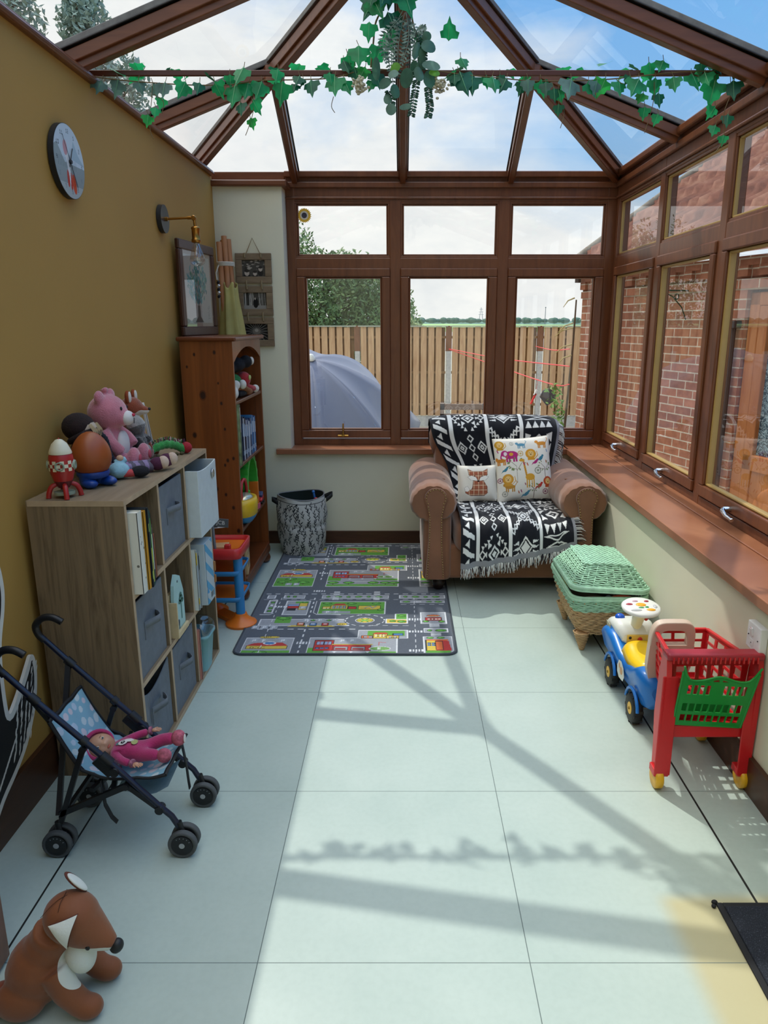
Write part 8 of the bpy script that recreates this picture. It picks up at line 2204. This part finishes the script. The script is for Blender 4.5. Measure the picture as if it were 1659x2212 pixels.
def bunch():
    t=thing('hanging_plant_bunch','hanging bunch of artificial fern, eucalyptus and ivy at the roof centre','hanging plant',(0,3.0,2.62))
    r=random.Random(77);K=.001715;X=lambda px:(px-868)*K;Z=lambda py:2.345-(py-157)*.00165
    st=MB();lv=MB();fern=MB();eu=MB()
    FM=[leafmat('fern_grey','#7d9486',.25),leafmat('fern_dark','#3a5246',.2)];EM=[leafmat('eucalyptus','#6f9384',.3),leafmat('eucalyptus_dark','#3d6a55',.3),leafmat('bright_leaf','#6fae3c',.5)]
    mains=[((845,-30),(835,20),(812,60),(806,100),(800,150)),((860,-40),(862,20),(868,80),(870,150)),((880,-30),(884,30),(895,80),(920,120))]
    for d in mains:st.tube(curve_pts([(X(a),3.0,Z(b_)) for a,b_ in d],5),.0035,n=5)
    for px,py,s,m in ((812,20,52,1),(850,-20,70,1),(880,-22,64,1),(838,5,56,1),(868,12,56,0),(898,-18,48,1),(806,40,0,0),(808,12,34,1),(802,18,0,0),(862,-45,70,1),(830,-40,60,1)):
        if s:ivyleaf(lv,V(X(px),2.985+r.uniform(-.02,.02),Z(py)+.2*s*K),s*K*1.15,r.uniform(-.6,.6),r.uniform(-.3,.3),r.uniform(-.7,.7),m)
    for px,py,s,m in ((802,22,50,0),(836,56,46,1),(798,72,34,0),(828,95,40,0),(822,118,38,0),(846,60,40,1),(912,96,30,0)):
        ivyleaf(lv,V(X(px),2.98,Z(py)+.2*s*K),s*K*1.2,r.uniform(-.4,.4),r.uniform(-.2,.2),r.uniform(-.6,.6),m)
    # fern fronds falling down
    for (x0,y0,x1,y1,bend,w) in ((868,45,842,165,-14,26),(872,50,858,175,-6,26),(878,48,880,190,6,24),(868,55,835,145,-22,22),(880,60,905,150,14,18),(874,52,866,150,10,22),(884,70,898,175,8,18),(862,60,848,190,-10,22),(880,90,912,70,10,14),(890,90,918,88,6,12)):
        pts=[(x0+(x1-x0)*f+bend*math.sin(math.pi*f),y0+(y1-y0)*f) for f in [k/16 for k in range(17)]]
        yy=2.985+r.uniform(-.03,.02);fern.tube([(X(a),yy,Z(b_)) for a,b_ in pts],.0013,n=4)
        for k in range(2,17):
            a,b_=pts[k];dx=pts[k][0]-pts[k-1][0];dy=pts[k][1]-pts[k-1][1];d=math.hypot(dx,dy) or 1
            for s in (-1,1):
                L=w*.5*math.sin(math.pi*(k/17)**.8)+3;nx,ny=-dy/d*s,dx/d*s;tx,ty=nx*L+dx/d*L*.4,ny*L+dy/d*L*.4
                p=V(X(a),yy,Z(b_));q=V(X(a+tx),yy+r.uniform(-.008,.008),Z(b_+ty));m_=(p+q)/2;n_=V(dx,0,-dy).normalized()*.0042
                fern.add([p,m_+n_,q,m_-n_],[(0,1,2,3)],r.choice((0,0,1)))
    # round eucalyptus leaves
    def roundleaf(px,py,rx,ry,m,yaw=0,tilt=0,rot=0):
        M=Matrix.Translation((X(px),2.965+r.uniform(-.015,.01),Z(py)))@rotm((tilt,rot,yaw));n=14
        vs=[(rx*K*math.cos(2*math.pi*k/n),.10*rx*K*math.cos(4*math.pi*k/n),ry*K*math.sin(2*math.pi*k/n)) for k in range(n)]+[(0,-.004,0)]
        eu.add(vs,[(i,(i+1)%n,n) for i in range(n)],m,True,M)
    for a in ((876,178,14,19,1),(922,118,16,14,1),(896,125,8,19,1),(928,155,20,9,0),(925,178,14,18,1),(908,140,8,20,1),(852,205,11,14,1),(836,220,9,12,1),(843,241,12,11,0),(830,188,15,11,1),(848,172,12,9,0),(874,234,14,6,0),(812,160,9,22,1),(902,172,10,16,1),(852,158,12,10,2),(935,168,12,7,2),(918,97,10,10,1),(893,158,10,14,1)):
        roundleaf(a[0],a[1],a[2],a[3],a[4],r.uniform(-.5,.5),r.uniform(-.4,.4),r.uniform(-.3,.3))
    # small-leaved strands
    for pts,c in ((((893,150),(897,180),(892,215),(886,250)),EM),(((922,195),(924,215),(926,235),(922,254)),EM),(((905,100),(912,130),(908,160)),EM),(((838,205),(845,215),(842,235)),EM)):
        P=curve_pts([(X(a),2.972,Z(b_)) for a,b_ in pts],7);eu.tube(P,.0012,n=4,m=1)
        for i,q in enumerate(P):
            for s in (-1,1):
                eu.ell(q+V(s*.008,r.uniform(-.006,.006),r.uniform(-.003,.003)),(.008,.003,.0042),(0,s*.4,0),6,4,1)
    # pale dried flower heads
    fl=MB()
    for px,py in ((776,188),(946,188)):
        for k in range(60):
            fl.ell((X(px)+r.gauss(0,.012),2.985+r.gauss(0,.008),Z(py)+r.gauss(0,.016)),(.007,.004,.005),(r.random(),r.random(),0),5,4)
    st.build('stems',STEM,t,world=True);lv.build('ivy_leaves',IV+[VEIN],t,world=True);fern.build('fern_fronds',FM,t,world=True);eu.build('eucalyptus_leaves',EM,t,world=True);fl.build('dried_flowers',mat('dried_flower_cream','#b9b49a',.9),t,world=True)
bunch()
